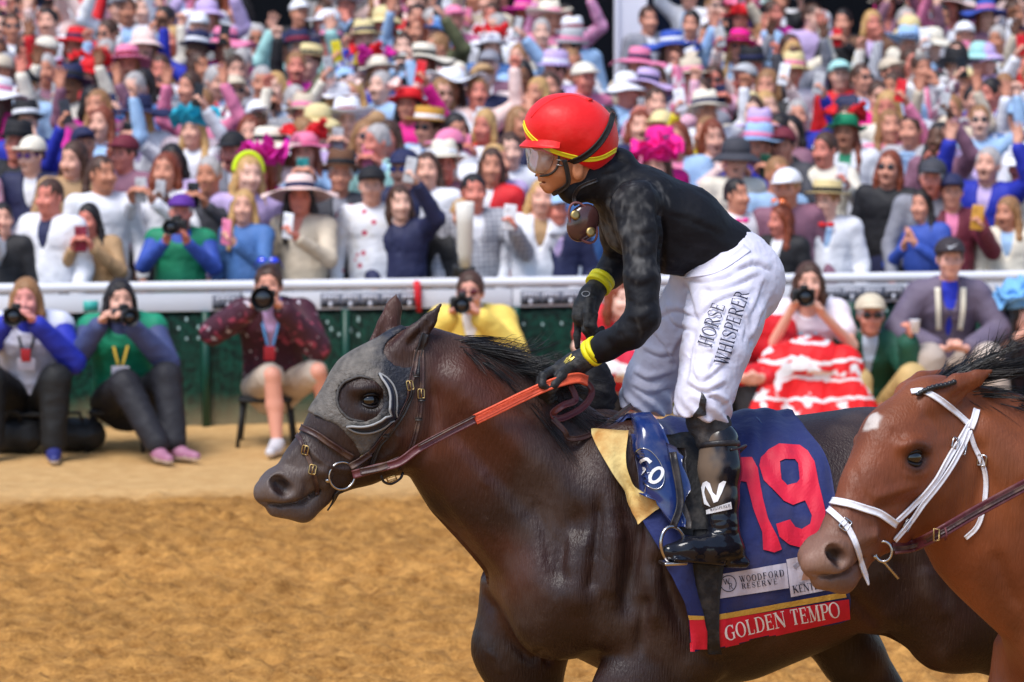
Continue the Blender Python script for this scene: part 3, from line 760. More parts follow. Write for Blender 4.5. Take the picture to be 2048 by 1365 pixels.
quad_decal('gold_trim', BVC, [(1377, 1230), (1412, 1232), (1414, 1239), (1379, 1239)], 6, 2, M_gold, cloth, .004)
quad_decal('sponsor_panel', BVC, [(1434, 1150), (1572, 1126), (1577, 1176), (1440, 1197)], 20, 8, M_panel, cloth, .003)
quad_decal('sponsor_panel', BVC, [(1572, 1119), (1660, 1100), (1664, 1178), (1581, 1194)], 14, 10, M_panel, cloth, .0035)
# number 19 in block figures with cut corners
def outline_mesh(loops, step):
    """filled outline (outer loop and holes) on a fine grid of triangles"""
    cu = bpy.data.curves.new('o', 'CURVE'); cu.dimensions = '2D'; cu.fill_mode = 'FRONT'
    for lp in loops:
        sp = cu.splines.new('POLY'); sp.points.add(len(lp) - 1); sp.use_cyclic_u = True
        for p, (x, y) in zip(sp.points, lp): p.co = (x, y, 0, 1)
    o = bpy.data.objects.new('o', cu); COL.objects.link(o); me = o.to_mesh(); bm = bmesh.new(); bm.from_mesh(me); o.to_mesh_clear()
    bpy.data.objects.remove(o); bpy.data.curves.remove(cu)
    bmesh.ops.triangulate(bm, faces=bm.faces[:])
    for _ in range(6):
        es = [e for e in bm.edges if e.calc_length() > step]
        if not es: break
        bmesh.ops.subdivide_edges(bm, edges=es, cuts=1); bmesh.ops.triangulate(bm, faces=[f for f in bm.faces if len(f.verts) > 3])
    bm.verts.index_update(); V = np.array([v.co[:] for v in bm.verts]); F = [tuple(v.index for v in f.verts) for f in bm.faces]; bm.free()
    return V, F
def z4(p): return (1140 + p[0] / 2.417, 800 + p[1] / 2.417)
one = [z4(p) for p in ((815, 282), (880, 280), (905, 330), (930, 480), (955, 570), (1000, 660), (1022, 722), (985, 738), (930, 725), (925, 640), (880, 520), (850, 400), (818, 395))]
nine = [z4(p) for p in ((960, 245), (1010, 215), (1110, 222), (1150, 250), (1180, 300), (1200, 400), (1232, 540), (1230, 620), (1180, 690), (1120, 716), (1060, 700), (1010, 660), (995, 600), (1060, 580), (1085, 615), (1120, 625), (1160, 600), (1168, 560), (1135, 488), (1075, 510), (1030, 490), (965, 420), (935, 390), (912, 320), (920, 280))]
hole9 = [z4(p) for p in ((1015, 300), (1040, 288), (1085, 290), (1100, 310), (1108, 385), (1095, 402), (1050, 414), (1020, 385))]
decal('number', BVC, *outline_mesh([one], 9), 0, 0, (1, 0), (0, 1), M_num, cloth, .004)
decal('number', BVC, *outline_mesh([nine, hole9], 9), 0, 0, (1, 0), (0, 1), M_num, cloth, .004)

# serif capitals drawn as strokes, thick and thin
def serif_text(body, spacing=.10, tk=.17, tn=.065):
    out, x0 = [], 0.0; lift = [0.0]
    def st(pts, w):
        P = np.array(pts, float); w = np.broadcast_to(np.asarray(w, float), (len(P),)); T = np.gradient(P, axis=0); T /= np.linalg.norm(T, axis=1)[:, None] + 1e-9
        N = np.stack([-T[:, 1], T[:, 0]], 1); V = np.concatenate([P + N * w[:, None] / 2, P - N * w[:, None] / 2]); n = len(P); lift[0] += .00004
        out.append((np.column_stack([V[:, 0] + x0, V[:, 1], np.full(2 * n, lift[0])]), [(i, i + 1, n + i + 1, n + i) for i in range(n - 1)]))
    def ln(a, b, w, n=6): st([np.array(a) + (np.array(b) - np.array(a)) * t for t in np.linspace(0, 1, n)], w)
    def sf(x, y, l=.30): ln((x - l / 2, y), (x + l / 2, y), .055, 3)
    def stem(x, w=tk, a=True, b=True):
        ln((x, 0), (x, 1), w)
        if a: sf(x, .975)
        if b: sf(x, .025)
    def arc(cx, cy, rx, ry, t0, t1, a=tk, b=tn, n=18):
        t = np.linspace(R(t0), R(t1), n); st(np.stack([cx + rx * np.cos(t), cy + ry * np.sin(t)], 1), b + (a - b) * np.cos(t)**2)
    for ch in body:
        w = .8
        if ch == 'H': stem(.18); stem(.74); ln((.18, .5), (.74, .5), tn); w = .92
        elif ch == 'O': arc(.44, .5, .36, .47, 0, 360, n=28); w = .88
        elif ch == 'R': stem(.18); arc(.4, .74, .24, .23, -90, 90); ln((.18, .97), (.42, .97), tn); ln((.18, .51), (.42, .51), tn); ln((.42, .5), (.74, .03), tk); sf(.76, .025, .2); w = .84
        elif ch == 'P': stem(.18); arc(.4, .72, .25, .25, -90, 90); ln((.18, .97), (.42, .97), tn); ln((.18, .47), (.42, .47), tn); w = .7
        elif ch == 'S':
            q = spline([(.58, .78, 0), (.52, .92, 0), (.34, .97, 0), (.15, .86, 0), (.16, .66, 0), (.36, .52, 0), (.58, .38, 0), (.62, .18, 0), (.42, .03, 0), (.2, .07, 0), (.12, .24, 0)], 4)[:, :2]
            st(q, tn + (tk - tn) * np.exp(-((q[:, 1] - .5) / .22)**2)); ln((.60, .7), (.60, .97), .05, 3); ln((.1, .03), (.1, .3), .05, 3); w = .74
        elif ch in 'EF':
            stem(.18); ln((.18, .972), (.62, .972), tn); ln((.18, .52), (.52, .52), tn); ln((.62, .99), (.62, .76), .05, 3); ln((.52, .62), (.52, .42), .045, 3)
            if ch == 'E': ln((.18, .028), (.66, .028), tn); ln((.66, .01), (.66, .26), .05, 3)
            w = .74
        elif ch == 'W': ln((.08, 1), (.33, 0), tk); ln((.33, 0), (.55, 1), tn); ln((.5, 1), (.75, 0), tk); ln((.75, 0), (1.0, 1), tn); sf(.08, .975); sf(.52, .975); sf(1.0, .975, .24); w = 1.1
        elif ch == 'V': ln((.08, 1), (.40, 0), tk); ln((.40, 0), (.72, 1), tn); sf(.08, .975); sf(.72, .975, .24); w = .8
        elif ch == 'I': stem(.2); w = .4
        elif ch == 'L': stem(.18); ln((.18, .028), (.64, .028), tn); ln((.64, .01), (.64, .27), .05, 3); w = .7
        elif ch == 'D': stem(.18); arc(.38, .5, .40, .47, -90, 90); ln((.18, .97), (.40, .97), tn); ln((.18, .03), (.40, .03), tn); w = .88
        elif ch == 'N': stem(.14, tn); stem(.76, tn, b=False); ln((.14, 1), (.76, 0), tk); w = .9
        elif ch == 'T': stem(.38, a=False); ln((.06, .972), (.70, .972), tn); ln((.06, .99), (.06, .76), .05, 3); ln((.70, .99), (.70, .76), .05, 3); w = .76
        elif ch == 'M': stem(.12, tn); ln((.14, 1), (.48, .05), tk); ln((.48, .05), (.84, 1), tn); stem(.86); w = 1.0
        elif ch in 'GC':
            arc(.46, .5, .38, .47, 40, 320, n=24); ln((.74, .68), (.74, .97), .05, 3)
            if ch == 'G': ln((.72, .05), (.72, .45), tk, 4); sf(.70, .45)
            w = .9
        elif ch == 'K': stem(.18); ln((.2, .42), (.66, .97), tn); ln((.36, .6), (.76, .03), tk); sf(.68, .975, .24); sf(.76, .025, .24); w = .86
        elif ch == 'U': stem(.16, b=False); ln((.72, 1), (.72, .34), tn); sf(.72, .975); arc(.44, .36, .28, .33, 180, 360, tk, tn); w = .88
        elif ch == 'Y': ln((.06, 1), (.40, .45), tk); ln((.72, 1), (.40, .45), tn); ln((.40, .5), (.40, 0), tk); sf(.06, .975); sf(.72, .975, .24); sf(.4, .025); w = .78
        elif ch == ' ': w = .35
        x0 += w + spacing
    V, F = join(out); V[:, 0] -= (x0 - spacing) / 2; V[:, 1] -= .5
    return V, F
def letters(body, bvh, cx, cy, hpx, wpx, ang, m, parent, off=.0045, name='lettering', spacing=.10, curve=None, **kw):
    """a word of given height and length in photograph pixels"""
    V, F = serif_text(body, spacing, **kw); k = wpx / (V[:, 0].max() - V[:, 0].min()); c, s_ = math.cos(R(ang)), math.sin(R(ang))
    return decal(name, bvh, V, F, cx, cy, (k * c, k * s_), (hpx * s_, -hpx * c), m, parent, off, curve)
M_wtxt = mat('white embroidery', srgb(240, 238, 240), .6)
letters('GOLDEN TEMPO', BVC, 1562, 1239, 31, 232, -11, M_wtxt, cloth, .006, spacing=.07, curve=lambda X, Y: (X, Y + 9 * ((X - 1562) / 116)**2 * (1 if X < 1562 else .2) - 2))
letters('WOODFORD', BVC, 1522, 1152, 13, 88, -8.5, M_ink, cloth, .005, spacing=.22)
letters('RESERVE', BVC, 1517, 1167, 11, 70, -8.5, M_ink, cloth, .005, spacing=.25)
letters('KENTUCKY', BVC, 1628, 1171, 15, 90, -10, M_ink, cloth, .0055, spacing=.05)
letters('THE', BVC, 1603, 1166, 5, 11, -10, M_ink, cloth, .0055)
th = np.linspace(0, 2 * math.pi, 41); rv = np.concatenate([np.stack([np.cos(th) * r, np.sin(th) * r, th * 0], 1) for r in (15, 16.6)])
decal('emblem', BVC, rv, [(i, i + 1, 41 + i + 1, 41 + i) for i in range(40)], 1456, 1167, (1, -.1), (.1, 1), M_ink, cloth, .005)
letters('W', BVC, 1452, 1163, 11, 14, -8, M_ink, cloth, .005, tk=.11, tn=.09); letters('R', BVC, 1460, 1172, 12, 9, -8, M_ink, cloth, .0055, tk=.11, tn=.09)
M_tan = mat('tan print', srgb(176, 132, 110), .6)
decal('emblem', BVC, *outline_mesh([[(1606, 1142), (1609, 1122), (1612, 1112), (1615, 1122), (1617, 1142), (1620, 1158), (1602, 1160)]], 8), 0, 0, (1, 0), (0, 1), M_tan, cloth, .005)
M_faint = mat('faint grey print', srgb(150, 146, 160), .6)
decal('emblem', BVC, *outline_mesh([[(1584, 1132), (1594, 1124), (1600, 1128), (1590, 1138)]], 6), 0, 0, (1, 0), (0, 1), M_faint, cloth, .005)

# ---- saddle
saddle = empty('saddle', F1.w((F1.px(1370, 900, 0)[0], 0, F1.px(1370, 1080, .3)[2])))
tag(saddle, 'small glossy navy racing saddle with stirrups and black girth over the navy cloth', 'saddle')
M_sad = mat('glossy navy patent', srgb(28, 48, 104), .16, coat=.6, bump=.12, bscale=22, dust=srgb(150, 140, 130), dust_amt=.25, dscale=14)
M_pad = mat('black saddle flap', srgb(30, 30, 33), .65, bump=.35, bscale=60, dust=srgb(120, 112, 104), dust_amt=.25, dscale=30)
def pad(name, L, Rr, nu, nv, off, m, parent, th=.006, bvh=None, lift=None):
    P, N = drape(px_grid(L, Rr, nu, nv), bvh or BVC, off, 3)
    if lift is not None: P = P + N * lift(np.linspace(0, 1, nv)[:, None], np.linspace(0, 1, nu)[None, :])[..., None]
    V, F = sheet(P, N, th); return mk(name, V, F, m, parent), bvh_of(V, F)
pad('flap', [(1300, 876), (1320, 940), (1352, 1050), (1372, 1070)], [(1470, 862), (1478, 950), (1470, 1060), (1465, 1080)], 18, 24, .010, M_pad, saddle)
pad('girth', [(1384, 1060), (1384, 1131), (1400, 1200), (1414, 1260), (1414, 1304)], [(1456, 1060), (1446, 1131), (1438, 1200), (1438, 1260), (1440, 1304)], 8, 24, .012, M_pad, saddle, bvh=bvh_of(np.concatenate([WV, FP.reshape(-1, 3)]), list(map(tuple, HF)) + [tuple(len(WV) + x for x in (i * 64 + j, i * 64 + j + 1, (i + 1) * 64 + j + 1, (i + 1) * 64 + j)) for i in range(len(FP) - 1) for j in range(63)]))
bulge = lambda t, u: .012 * np.sin(np.pi * u) * np.sin(np.pi * np.clip(t * 1.1, 0, 1)) ** .5
sf_o, BVS = pad('front_panel', [(1236, 862), (1234, 915), (1242, 950), (1274, 985), (1312, 1010), (1334, 1052)], [(1296, 858), (1322, 888), (1338, 925), (1344, 965), (1352, 1005), (1362, 1050)], 14, 26, .050, M_sad, saddle, .014, lift=bulge)
oval = [(1299 + 34 * math.cos(t) * .82 + 8 * math.sin(t), 938 + 40 * math.sin(t) + 8 * math.cos(t)) for t in np.linspace(0, 2 * math.pi, 28)[:-1]]
M_disc = mat('navy patent disc', srgb(22, 42, 96), .14, coat=.8)
decal('disc', BVS, *outline_mesh([oval], 10), 0, 0, (1, 0), (0, 1), M_disc, saddle, .003)
C_, N_ = surf_path(BVS, oval + oval[:1], 3, .003); mk('disc_edge', *tube(C_, .0018, 6), M_steel, saddle)
def soft_digits():
    """a 5 and a 0 with rounded strokes, reading upside down"""
    out = []
    def st(pts, w=.17):
        P = np.array(pts, float); T = np.gradient(P, axis=0); T /= np.linalg.norm(T, axis=1)[:, None]; N = np.stack([-T[:, 1], T[:, 0]], 1)
        n = len(P); V = np.concatenate([P + N * w / 2, P - N * w / 2]); out.append((np.column_stack([V, np.full(2 * n, .0001 * len(out))]), [(i, i + 1, n + i + 1, n + i) for i in range(n - 1)]))
    t = np.linspace(0, 2 * math.pi, 25); st(np.stack([-.42 + .27 * np.cos(t), .42 * np.sin(t)], 1))
    st(spline([(.62, .42, 0), (.32, .42, 0), (.25, .38, 0), (.22, .06, 0), (.42, .12, 0), (.62, .02, 0), (.66, -.2, 0), (.5, -.4, 0), (.22, -.36, 0)], 4)[:, :2])
    return join(out)
V, F = soft_digits(); an = R(215); decal('number', BVS, V, F, 1300, 942, (36 * math.cos(an), 38 * math.sin(an)), (38 * math.sin(an), -38 * math.cos(an)), M_white, saddle, .005)
pad('front_strap', [(1318, 895), (1332, 940), (1344, 1000), (1352, 1055)], [(1336, 905), (1352, 950), (1362, 1000), (1368, 1058)], 5, 16, .056, M_sad, saddle, .005)
pad('front_strap', [(1338, 905), (1352, 960), (1362, 1010), (1368, 1060)], [(1344, 905), (1360, 960), (1370, 1010), (1376, 1060)], 4, 16, .050, M_blk, saddle, .004)
# seat: pommel, hollow, raised cantle, built across the back
sf_ = Field(F1.px(1540, 910, 0) - np.array([0, .19, .04]), F1.px(1235, 770, 0) + np.array([0, .19, .03]), .006)
Pb = lambda x, y, b=0.: F1.px(x, y, 0.) * np.array([1, 0, 1]) + np.array([0, b, 0])
sf_.seg(Pb(1262, 872), Pb(1330, 880), .024, .020, .13, .14, .02); sf_.seg(Pb(1330, 880), Pb(1420, 886), .020, .02, .14, .15, .02)
sf_.seg(Pb(1420, 886), Pb(1480, 862), .02, .022, .15, .12, .03); sf_.seg(Pb(1480, 862), Pb(1496, 838), .016, .012, .10, .075, .02)
V, F = sf_.mesh(); mk('seat', F1.w(lap(V, F, 2)), F, M_sad, saddle)
rim = [F1.w(Pb(1490, 848) + np.array([-.012 - .0 * t, .105 * math.sin(t), .034 * math.cos(t) - .006])) for t in np.linspace(-2.0, 2.0, 21)]
mk('seat_edge', *tube(rim, .006, 8), M_sad, saddle)
# stirrups
for sg in (1, -1):
    if sg > 0:
        c = F1.px(1346, 1090, .375)
    else: c = F1.px(1346, 1090, .375) * np.array([1, -1, 1])
    pts = [F1.w(c + np.array([.040 * math.cos(t) + .006 * math.sin(t), .012 * sg * math.cos(t), .052 * math.sin(t)])) for t in np.linspace(0, 2 * math.pi, 33)[:-1]]
    stp = mk('stirrup_iron', *tube(pts, .0055, 8, closed=True), M_steel, saddle)
    tr = F1.w(c + np.array([0, 0, .052])); tp = F1.w(F1.px(1360, 1000, .345) * np.array([1, sg, 1])); t2 = F1.w(F1.px(1345, 905, .30) * np.array([1, sg, 1]))
    mk('stirrup_leather', *ribbon(spline([t2, tp, tr], 6), np.tile(F1.n * sg, (13, 1)), .022, .004), M_blk, saddle)
    V, F = box(c + np.array([-.034, -.03, -.056]), c + np.array([.034, .03, -.046]), .003); mk('tread', F1.w(V), F, M_steel, stp)

# ---- yellow chamois pad folded out in front of the saddle
M_cham = mat('yellow chamois', srgb(226, 200, 132), .8, bump=.45, bscale=45, dust=srgb(176, 116, 48), dust_amt=.85, dscale=9, dlo=.46, dhi=.66)
ch_o = empty('chamois_pad', F1.w((F1.px(1270, 960, .3)[0], .2, F1.px(1270, 1045, .3)[2])))
tag(ch_o, 'yellow chamois cloth stained with sand sticking out before the navy saddle', 'chamois cloth')
G = px_grid([(1186, 868), (1206, 912), (1239, 982), (1262, 1020), (1283, 1048)], [(1256, 866), (1250, 915), (1256, 950), (1288, 985), (1328, 1008)], 16, 22)
P, N = drape(G, BV1, .018, 2)
t = np.linspace(0, 1, 22)[:, None]; u = np.linspace(0, 1, 16)[None, :]
P = P + N * (.010 * np.sin(u * 5 + t * 4) * (.3 + t) + .012 * t)[..., None]
mk('folded_cloth', *sheet(P, N, .004), M_cham, ch_o)
G = px_grid([(1322, 988), (1312, 1000), (1308, 1010)], [(1330, 1010), (1338, 1030), (1340, 1040)], 8, 8)
P, N = drape(G, BV1, .040, 2); mk('folded_corner', *sheet(P, N, .004), M_cham, ch_o)
# ------------------------------------------------------------------ the jockey
J = lambda x, y, b=0.: F1.px(x, y, b)
def c3(f, rows, k):                               # rows: px, py, b, r
    for a, b in zip(rows[:-1], rows[1:]): f.cone(J(*a[:3]), a[3], J(*b[:3]), b[3], k)
jockey = empty('person', F1.w(J(1420, 1138, .37) * np.array([1, 0, 1])))
tag(jockey, 'jockey in black jersey, white breeches and red helmet standing in the stirrups', 'person')
def folds(V, F, amp, dirs, seed=0., s=1.0):
    """pushes a cloth surface in and out along its normals, ridged like creases"""
    me = mesh_data('x', V, F, smooth=False); N = np.zeros((len(V), 3), np.float32); me.vertices.foreach_get('normal', N.ravel()) if False else None
    N = np.array([v.normal[:] for v in me.vertices]); bpy.data.meshes.remove(me)
    d = np.zeros(len(V))
    for (ux, uy, uz), sc, w in dirs:
        Q = V * np.array([ux, uy, uz]); n = nz(Q, sc * s, seed); d += w * (1 - 2 * np.abs(n) ** .7); seed += 3.1
    return V + N * (d * amp)[:, None]
M_skin = mat('skin', srgb(196, 128, 88), .5, bump=.1, bscale=90, var=.08, vscale=30, spec=.4)
hf = Field(J(1290, 440, 0) - np.array([.05, .16, .1]), J(1040, 180, 0) + np.array([.03, .16, .05]), .0042)
hf.seg(J(1150, 285) , J(1125, 275), .088, .086, .074, .074, .02)
hf.seg(J(1128, 320), J(1112, 345), .060, .048, .062, .056, .03)
hf.seg(J(1116, 352), J(1098, 374), .036, .020, .048, .026, .02)                              # jaw and chin
hf.seg(J(1088, 318), J(1079, 346), .016, .0125, .014, .013, .012)                            # nose
hf.seg(J(1084, 360), J(1094, 360), .010, .010, .018, .022, .010)                             # lips
hf.seg(J(1086, 369), J(1094, 370), .009, .010, .016, .020, .008)
hf.seg(J(1082, 365), J(1094, 364), .0025, .0025, .02, .02, .003, 's')
for sg in (1, -1):
    hf.ell(J(1088, 312) + np.array([0, sg * .032, 0]), (.018, .018, .012), k=.012, op='s')
    hf.ell(J(1140, 338) + np.array([0, sg * .072, 0]), (.017, .010, .030), k=.006)           # ears
    hf.ell(J(1138, 338) + np.array([0, sg * .083, 0]), (.008, .006, .014), k=.004, op='s')
    hf.ell(J(1084, 349) + np.array([0, sg * .010, 0]), (.008, .007, .006), k=.006)
    hf.ell(J(1105, 340) + np.array([0, sg * .040, 0]), (.026, .020, .022), k=.02)
hf.cone(J(1150, 345), .056, J(1225, 380), .062, .03)
V, F = hf.mesh(); V = lap(V, F, 1, .3)
body = mk('body', F1.w(V), F, M_skin, jockey)
# ---- jersey
jf = Field(J(1525, 760, .0) - np.array([.02, .42, 0]), J(1150, 270, 0) + np.array([.12, .38, .06]), .0054)
s_ = 1 / S1
jf.seg(J(1440, 504), J(1365, 446), 66 * s_, 70 * s_, .132, .145, .05); jf.seg(J(1365, 446), J(1275, 408), 70 * s_, 74 * s_, .145, .160, .05)
jf.seg(J(1455, 505), J(1400, 520), 50 * s_, 44 * s_, .12, .12, .05)
jf.seg(J(1275, 404), J(1225, 368), 64 * s_, 42 * s_, .14, .08, .05); jf.seg(J(1225, 366), J(1185, 352), 46 * s_, 42 * s_, .08, .068, .04)
jf.ell(J(1236, 328), (.050, .075, .046), k=.02); jf.ell(J(1210, 350), (.04, .085, .056), k=.02); jf.seg(J(1146, 378), J(1205, 352), 30 * s_, 44 * s_, .055, .08, .02)    # bunched collar
jf.seg(J(1330, 500), J(1260, 470), 46 * s_, 40 * s_, .11, .12, .06)
c3(jf, [(1272, 410, .150, .070), (1282, 470, .19, .055), (1284, 560, .235, .047), (1286, 635, .26, .0445), (1262, 665, .24, .042), (1215, 692, .17, .037), (1190, 706, .14, .033)], .025)
c3(jf, [(1235, 412, -.15, .070), (1238, 470, -.22, .053), (1240, 528, -.29, .046), (1222, 545, -.26, .041), (1200, 566, -.22, .036)], .025)
V, F = jf.mesh(); V = lap(V, F, 2, .4)
arm = sstep(V[:, 1], .12, .2) + sstep(-V[:, 1], .14, .22)
V = folds(V, F, .0038, [((1.0, .8, .35), 9, .6), ((.5, .6, 1.3), 16, .45), ((1.4, 1, 1.4), 30, .16)], 2.)
W_ = F1.w(V)
V = V + (sculpt(W_, F, W_, crease([[(1250, 500), (1280, 518), (1316, 505)], [(1248, 556), (1280, 574), (1318, 555)], [(1249, 598), (1280, 614), (1316, 602)], [(1252, 640), (1278, 646), (1312, 622)], [(1330, 432), (1380, 442), (1450, 474)],
    [(1330, 482), (1400, 500), (1462, 508)], [(1340, 345), (1410, 388), (1478, 436)], [(1338, 520), (1390, 530), (1440, 520)], [(1214, 678), (1226, 694), (1236, 712)], [(1238, 664), (1250, 682), (1262, 694)], [(1262, 400), (1290, 380), (1330, 372)], [(1252, 452), (1276, 470), (1310, 462)]], 7, .0026)
    + [([(1316, 410), (1324, 470), (1322, 545)], 7, -.012), ([(1200, 440), (1225, 470), (1240, 510)], 7, -.006), ([(1210, 400), (1235, 430), (1246, 480)], 8, .006), ([(1222, 318), (1245, 322), (1262, 334)], 5, -.007), ([(1200, 352), (1232, 345), (1256, 330)], 5, -.006)]) - W_) @ F1.M.T
d1 = nz(V, 11, 4.) * .45 + nz(V * np.array([1, 1, .5]), 42, 2.) * .55 + nz(V * np.array([1, 1, .5]), 90, 1.) * .5
cz = J(1270, 470, .25); dd = np.sqrt((V[:, 0] - cz[0])**2 + ((V[:, 2] - cz[2]) / 2.0)**2)
am = sstep(d1 + (.12 - dd) * 4.5, .15, 1.1) * .36
jc = (1 - am)[:, None] * np.array(srgb(17, 17, 23)) + am[:, None] * np.array(srgb(128, 126, 124))
M_jer = mat('black nylon', rough=.62, spec=.3, vcol=True, bump=.35, bscale=28)
jersey = mk('jersey', F1.w(V), F, M_jer, jockey, col=jc); BVJ = bvh_of(F1.w(V), F)
# elbows' wristbands
M_yel = mat('yellow elastic band', srgb(236, 224, 30), .5, bump=.2, bscale=60)
def bands(pts, r, parent, gap=.018):
    A, B = J(*pts[0]), J(*pts[1]); d = (B - A) / np.linalg.norm(B - A)
    for k in range(2):
        c = A + d * (k * gap); q = [(r - .002, -.008), (r + .001, -.0075), (r + .0015, 0), (r + .001, .0075), (r - .002, .008)]
        V, F = lathe(q, 24, (0, 0, 0), d); mk('wristband', F1.w(V + c), F, M_yel, parent)
bands([(1193, 700, .143), (1160, 722, .10)], .040, jockey); bands([(1203, 561, -.215), (1184, 588, -.19)], .040, jockey)
# ---- gloves
M_glv = mat('black glove', srgb(28, 28, 30), .6, bump=.4, bscale=80, dust=srgb(110, 106, 100), dust_amt=.4, dscale=22)
def glove(name, prims, lo, hi, h=.0036):
    f = Field(lo, hi, h)
    for rows, k in prims: c3(f, rows, k)
    V, F = f.mesh(); return mk(name, F1.w(lap(V, F, 1, .3)), F, M_glv, jockey), bvh_of(F1.w(V), F)
near = [([(1186, 708, .135, .034), (1150, 730, .11, .035), (1128, 742, .10, .034)], .012),
        ([(1128, 740, .115, .026), (1100, 750, .14, .022)], .014), ([(1128, 748, .085, .026), (1100, 764, .09, .022)], .014)]
for i, (bx, by, bb) in enumerate(((1092, 748, .175), (1087, 755, .155), (1086, 762, .132), (1090, 768, .110))):      # fingers close over the rein
    near.append(([(bx + 14, by - 4, bb - .015, .0125), (bx - 6, by + 4, bb + .012, .0115), (bx - 8, by + 22, bb + .024, .0105), (bx + 8, by + 34, bb + .012, .0098), (bx + 20, by + 28, bb - .005, .009)], .006))
near.append(([(1140, 735, .135, .018), (1122, 752, .175, .0145), (1108, 770, .19, .012), (1100, 782, .185, .010)], .008))       # thumb
gl, BVG = glove('glove', near, J(1220, 840, .1) - np.array([.05, .14, .03]), J(1060, 670, .1) + np.array([.06, .16, .05]))
farh = [([(1200, 568, -.215, .032), (1182, 592, -.19, .034), (1172, 615, -.18, .036), (1166, 632, -.175, .034)], .012)]
farh.append(([(1164, 630, -.185, .013), (1157, 652, -.185, .012), (1154, 672, -.185, .011), (1155, 694, -.185, .009)], .006))      # pointing finger
for i, (x0, y0, b0) in enumerate(((1174, 638, -.165), (1182, 636, -.150), (1188, 630, -.138))):
    farh.append(([(x0, y0, b0, .013), (x0 - 3, y0 + 22, b0 + .012, .012), (x0 + 6, y0 + 36, b0 + .012, .0108), (x0 + 16, y0 + 36 - 4 * i, b0, .0095)], .006))
farh.append(([(1178, 600, -.155, .018), (1176, 628, -.135, .014), (1174, 650, -.128, .0115)], .008))
gl2, BVG2 = glove('glove', farh, J(1240, 720, -.18) - np.array([.06, .14, .02]), J(1130, 540, -.18) + np.array([.08, .14, .04]))
M_gold2 = mat('gold emblem', srgb(214, 190, 90), .4, metal=.6)
decal('emblem', BVG, *serif_text('M', tk=.2, tn=.12), 1142, 717, (7, 7), (9, -9), M_gold2, gl, .003)
decal('emblem', BVG, *serif_text('W', tk=.2, tn=.12), 1134, 724, (6, 6), (8, -8), M_gold2, gl, .003)
rv2 = np.concatenate([np.stack([np.cos(th) * r, np.sin(th) * r * .7, th * 0], 1) for r in (6.5, 8)])
decal('emblem', BVG2, rv2, [(i, i + 1, 41 + i + 1, 41 + i) for i in range(40)], 1172, 589, (1, 0), (0, 1), mat('grey emblem', srgb(150, 150, 150), .5), gl2, .003)
# ---- breeches
bf = Field(J(1580, 900, 0) - np.array([0, .46, 0]), J(1230, 480, 0) + np.array([.05, .42, .03]), .0050)
bf.seg(J(1452, 520), J(1462, 560), 72 * s_, 84 * s_, .135, .155, .05); bf.seg(J(1440, 510), J(1395, 545), 62 * s_, 40 * s_, .13, .12, .04)
for sg in (1, -1): bf.ell(J(1480, 560) + np.array([0, sg * .07, 0]), (.105, .09, .12), k=.05)
c3(bf, [(1460, 580, .085, .125), (1448, 640, .15, .108), (1430, 705, .215, .092), (1416, 762, .25, .079), (1408, 798, .265, .074), (1404, 826, .265, .068), (1406, 870, .268, .066)], .03)
c3(bf, [(1415, 580, -.085, .118), (1378, 640, -.14, .100), (1335, 705, -.20, .086), (1306, 755, -.235, .075), (1294, 790, -.25, .070), (1290, 812, -.255, .064), (1290, 850, -.255, .062)], .03)
_A, _B, _C = bf.ax[0][:, None, None], bf.ax[1][None, :, None], bf.ax[2][None, None, :]
for sg, q in ((1, J(1404, 838, .265)), (-1, J(1290, 822, -.255))):                 # straight hems
    bf.D = np.where(_B * sg > 0, np.maximum(bf.D, (q[2] + .22 * (_A - q[0]) + .006 * np.sin(_A * 120) - _C).astype(np.float32)), bf.D)
V, F = bf.mesh(); V = lap(V, F, 2, .4)
V = folds(V, F, .0042, [((1.2, .7, .30), 9.5, .45), ((.9, .8, 1.2), 14, .45), ((1.3, 1.1, 1.0), 34, .25)], 6.)
W_ = F1.w(V)
V = V + (sculpt(W_, F, W_, crease([[(1395, 640), (1440, 602), (1500, 588)], [(1402, 770), (1440, 740), (1470, 700)], [(1400, 775), (1385, 740), (1392, 690)], [(1410, 792), (1440, 802), (1455, 816)], [(1418, 700), (1428, 720), (1416, 750)], [(1470, 600), (1490, 640), (1488, 690)], [(1372, 768), (1410, 786), (1455, 768)], [(1500, 692), (1514, 660), (1524, 618)],
    [(1530, 556), (1516, 600), (1500, 640)], [(1546, 588), (1522, 640), (1498, 700)], [(1372, 562), (1420, 566), (1470, 552)], [(1400, 580), (1450, 580), (1520, 550)], [(1330, 600), (1345, 650), (1388, 662)], [(1300, 660), (1330, 700), (1352, 742)],
    [(1284, 700), (1320, 716), (1352, 710)], [(1266, 748), (1300, 764), (1350, 748)], [(1260, 772), (1300, 792), (1342, 778)], [(1346, 742), (1352, 700), (1382, 660)], [(1310, 640), (1350, 625), (1400, 640)], [(1470, 545), (1510, 530), (1545, 545)]], 6, .0085)
    + [([(1362, 560), (1378, 610), (1392, 645)], 7, -.014), ([(1390, 650), (1376, 710), (1366, 770)], 8, -.012)]) - W_) @ F1.M.T
hem = 1 - sstep(V[:, 2], J(1404, 836, .265)[2] - .02, J(1404, 790, .265)[2] + .02)
side = np.sign(V[:, 1]); cc = np.where(side > 0, 1, -1)
for sg, q in ((1, J(1404, 826, .265)), (-1, J(1290, 812, -.255))):
    m_ = side == sg; an = np.arctan2(V[m_, 1] - q[1], V[m_, 0] - q[0]); rr = .0055 * np.sin(an * 8 + 3 * V[m_, 2] * 40) * hem[m_]
    V[m_, 0] += np.cos(an) * rr; V[m_, 1] += np.sin(an) * rr
M_bre = mat('white breeches', srgb(216, 213, 230), .5, bump=.35, bscale=30, dust=srgb(160, 150, 150), dust_amt=.12, dscale=18, sheen=.1)
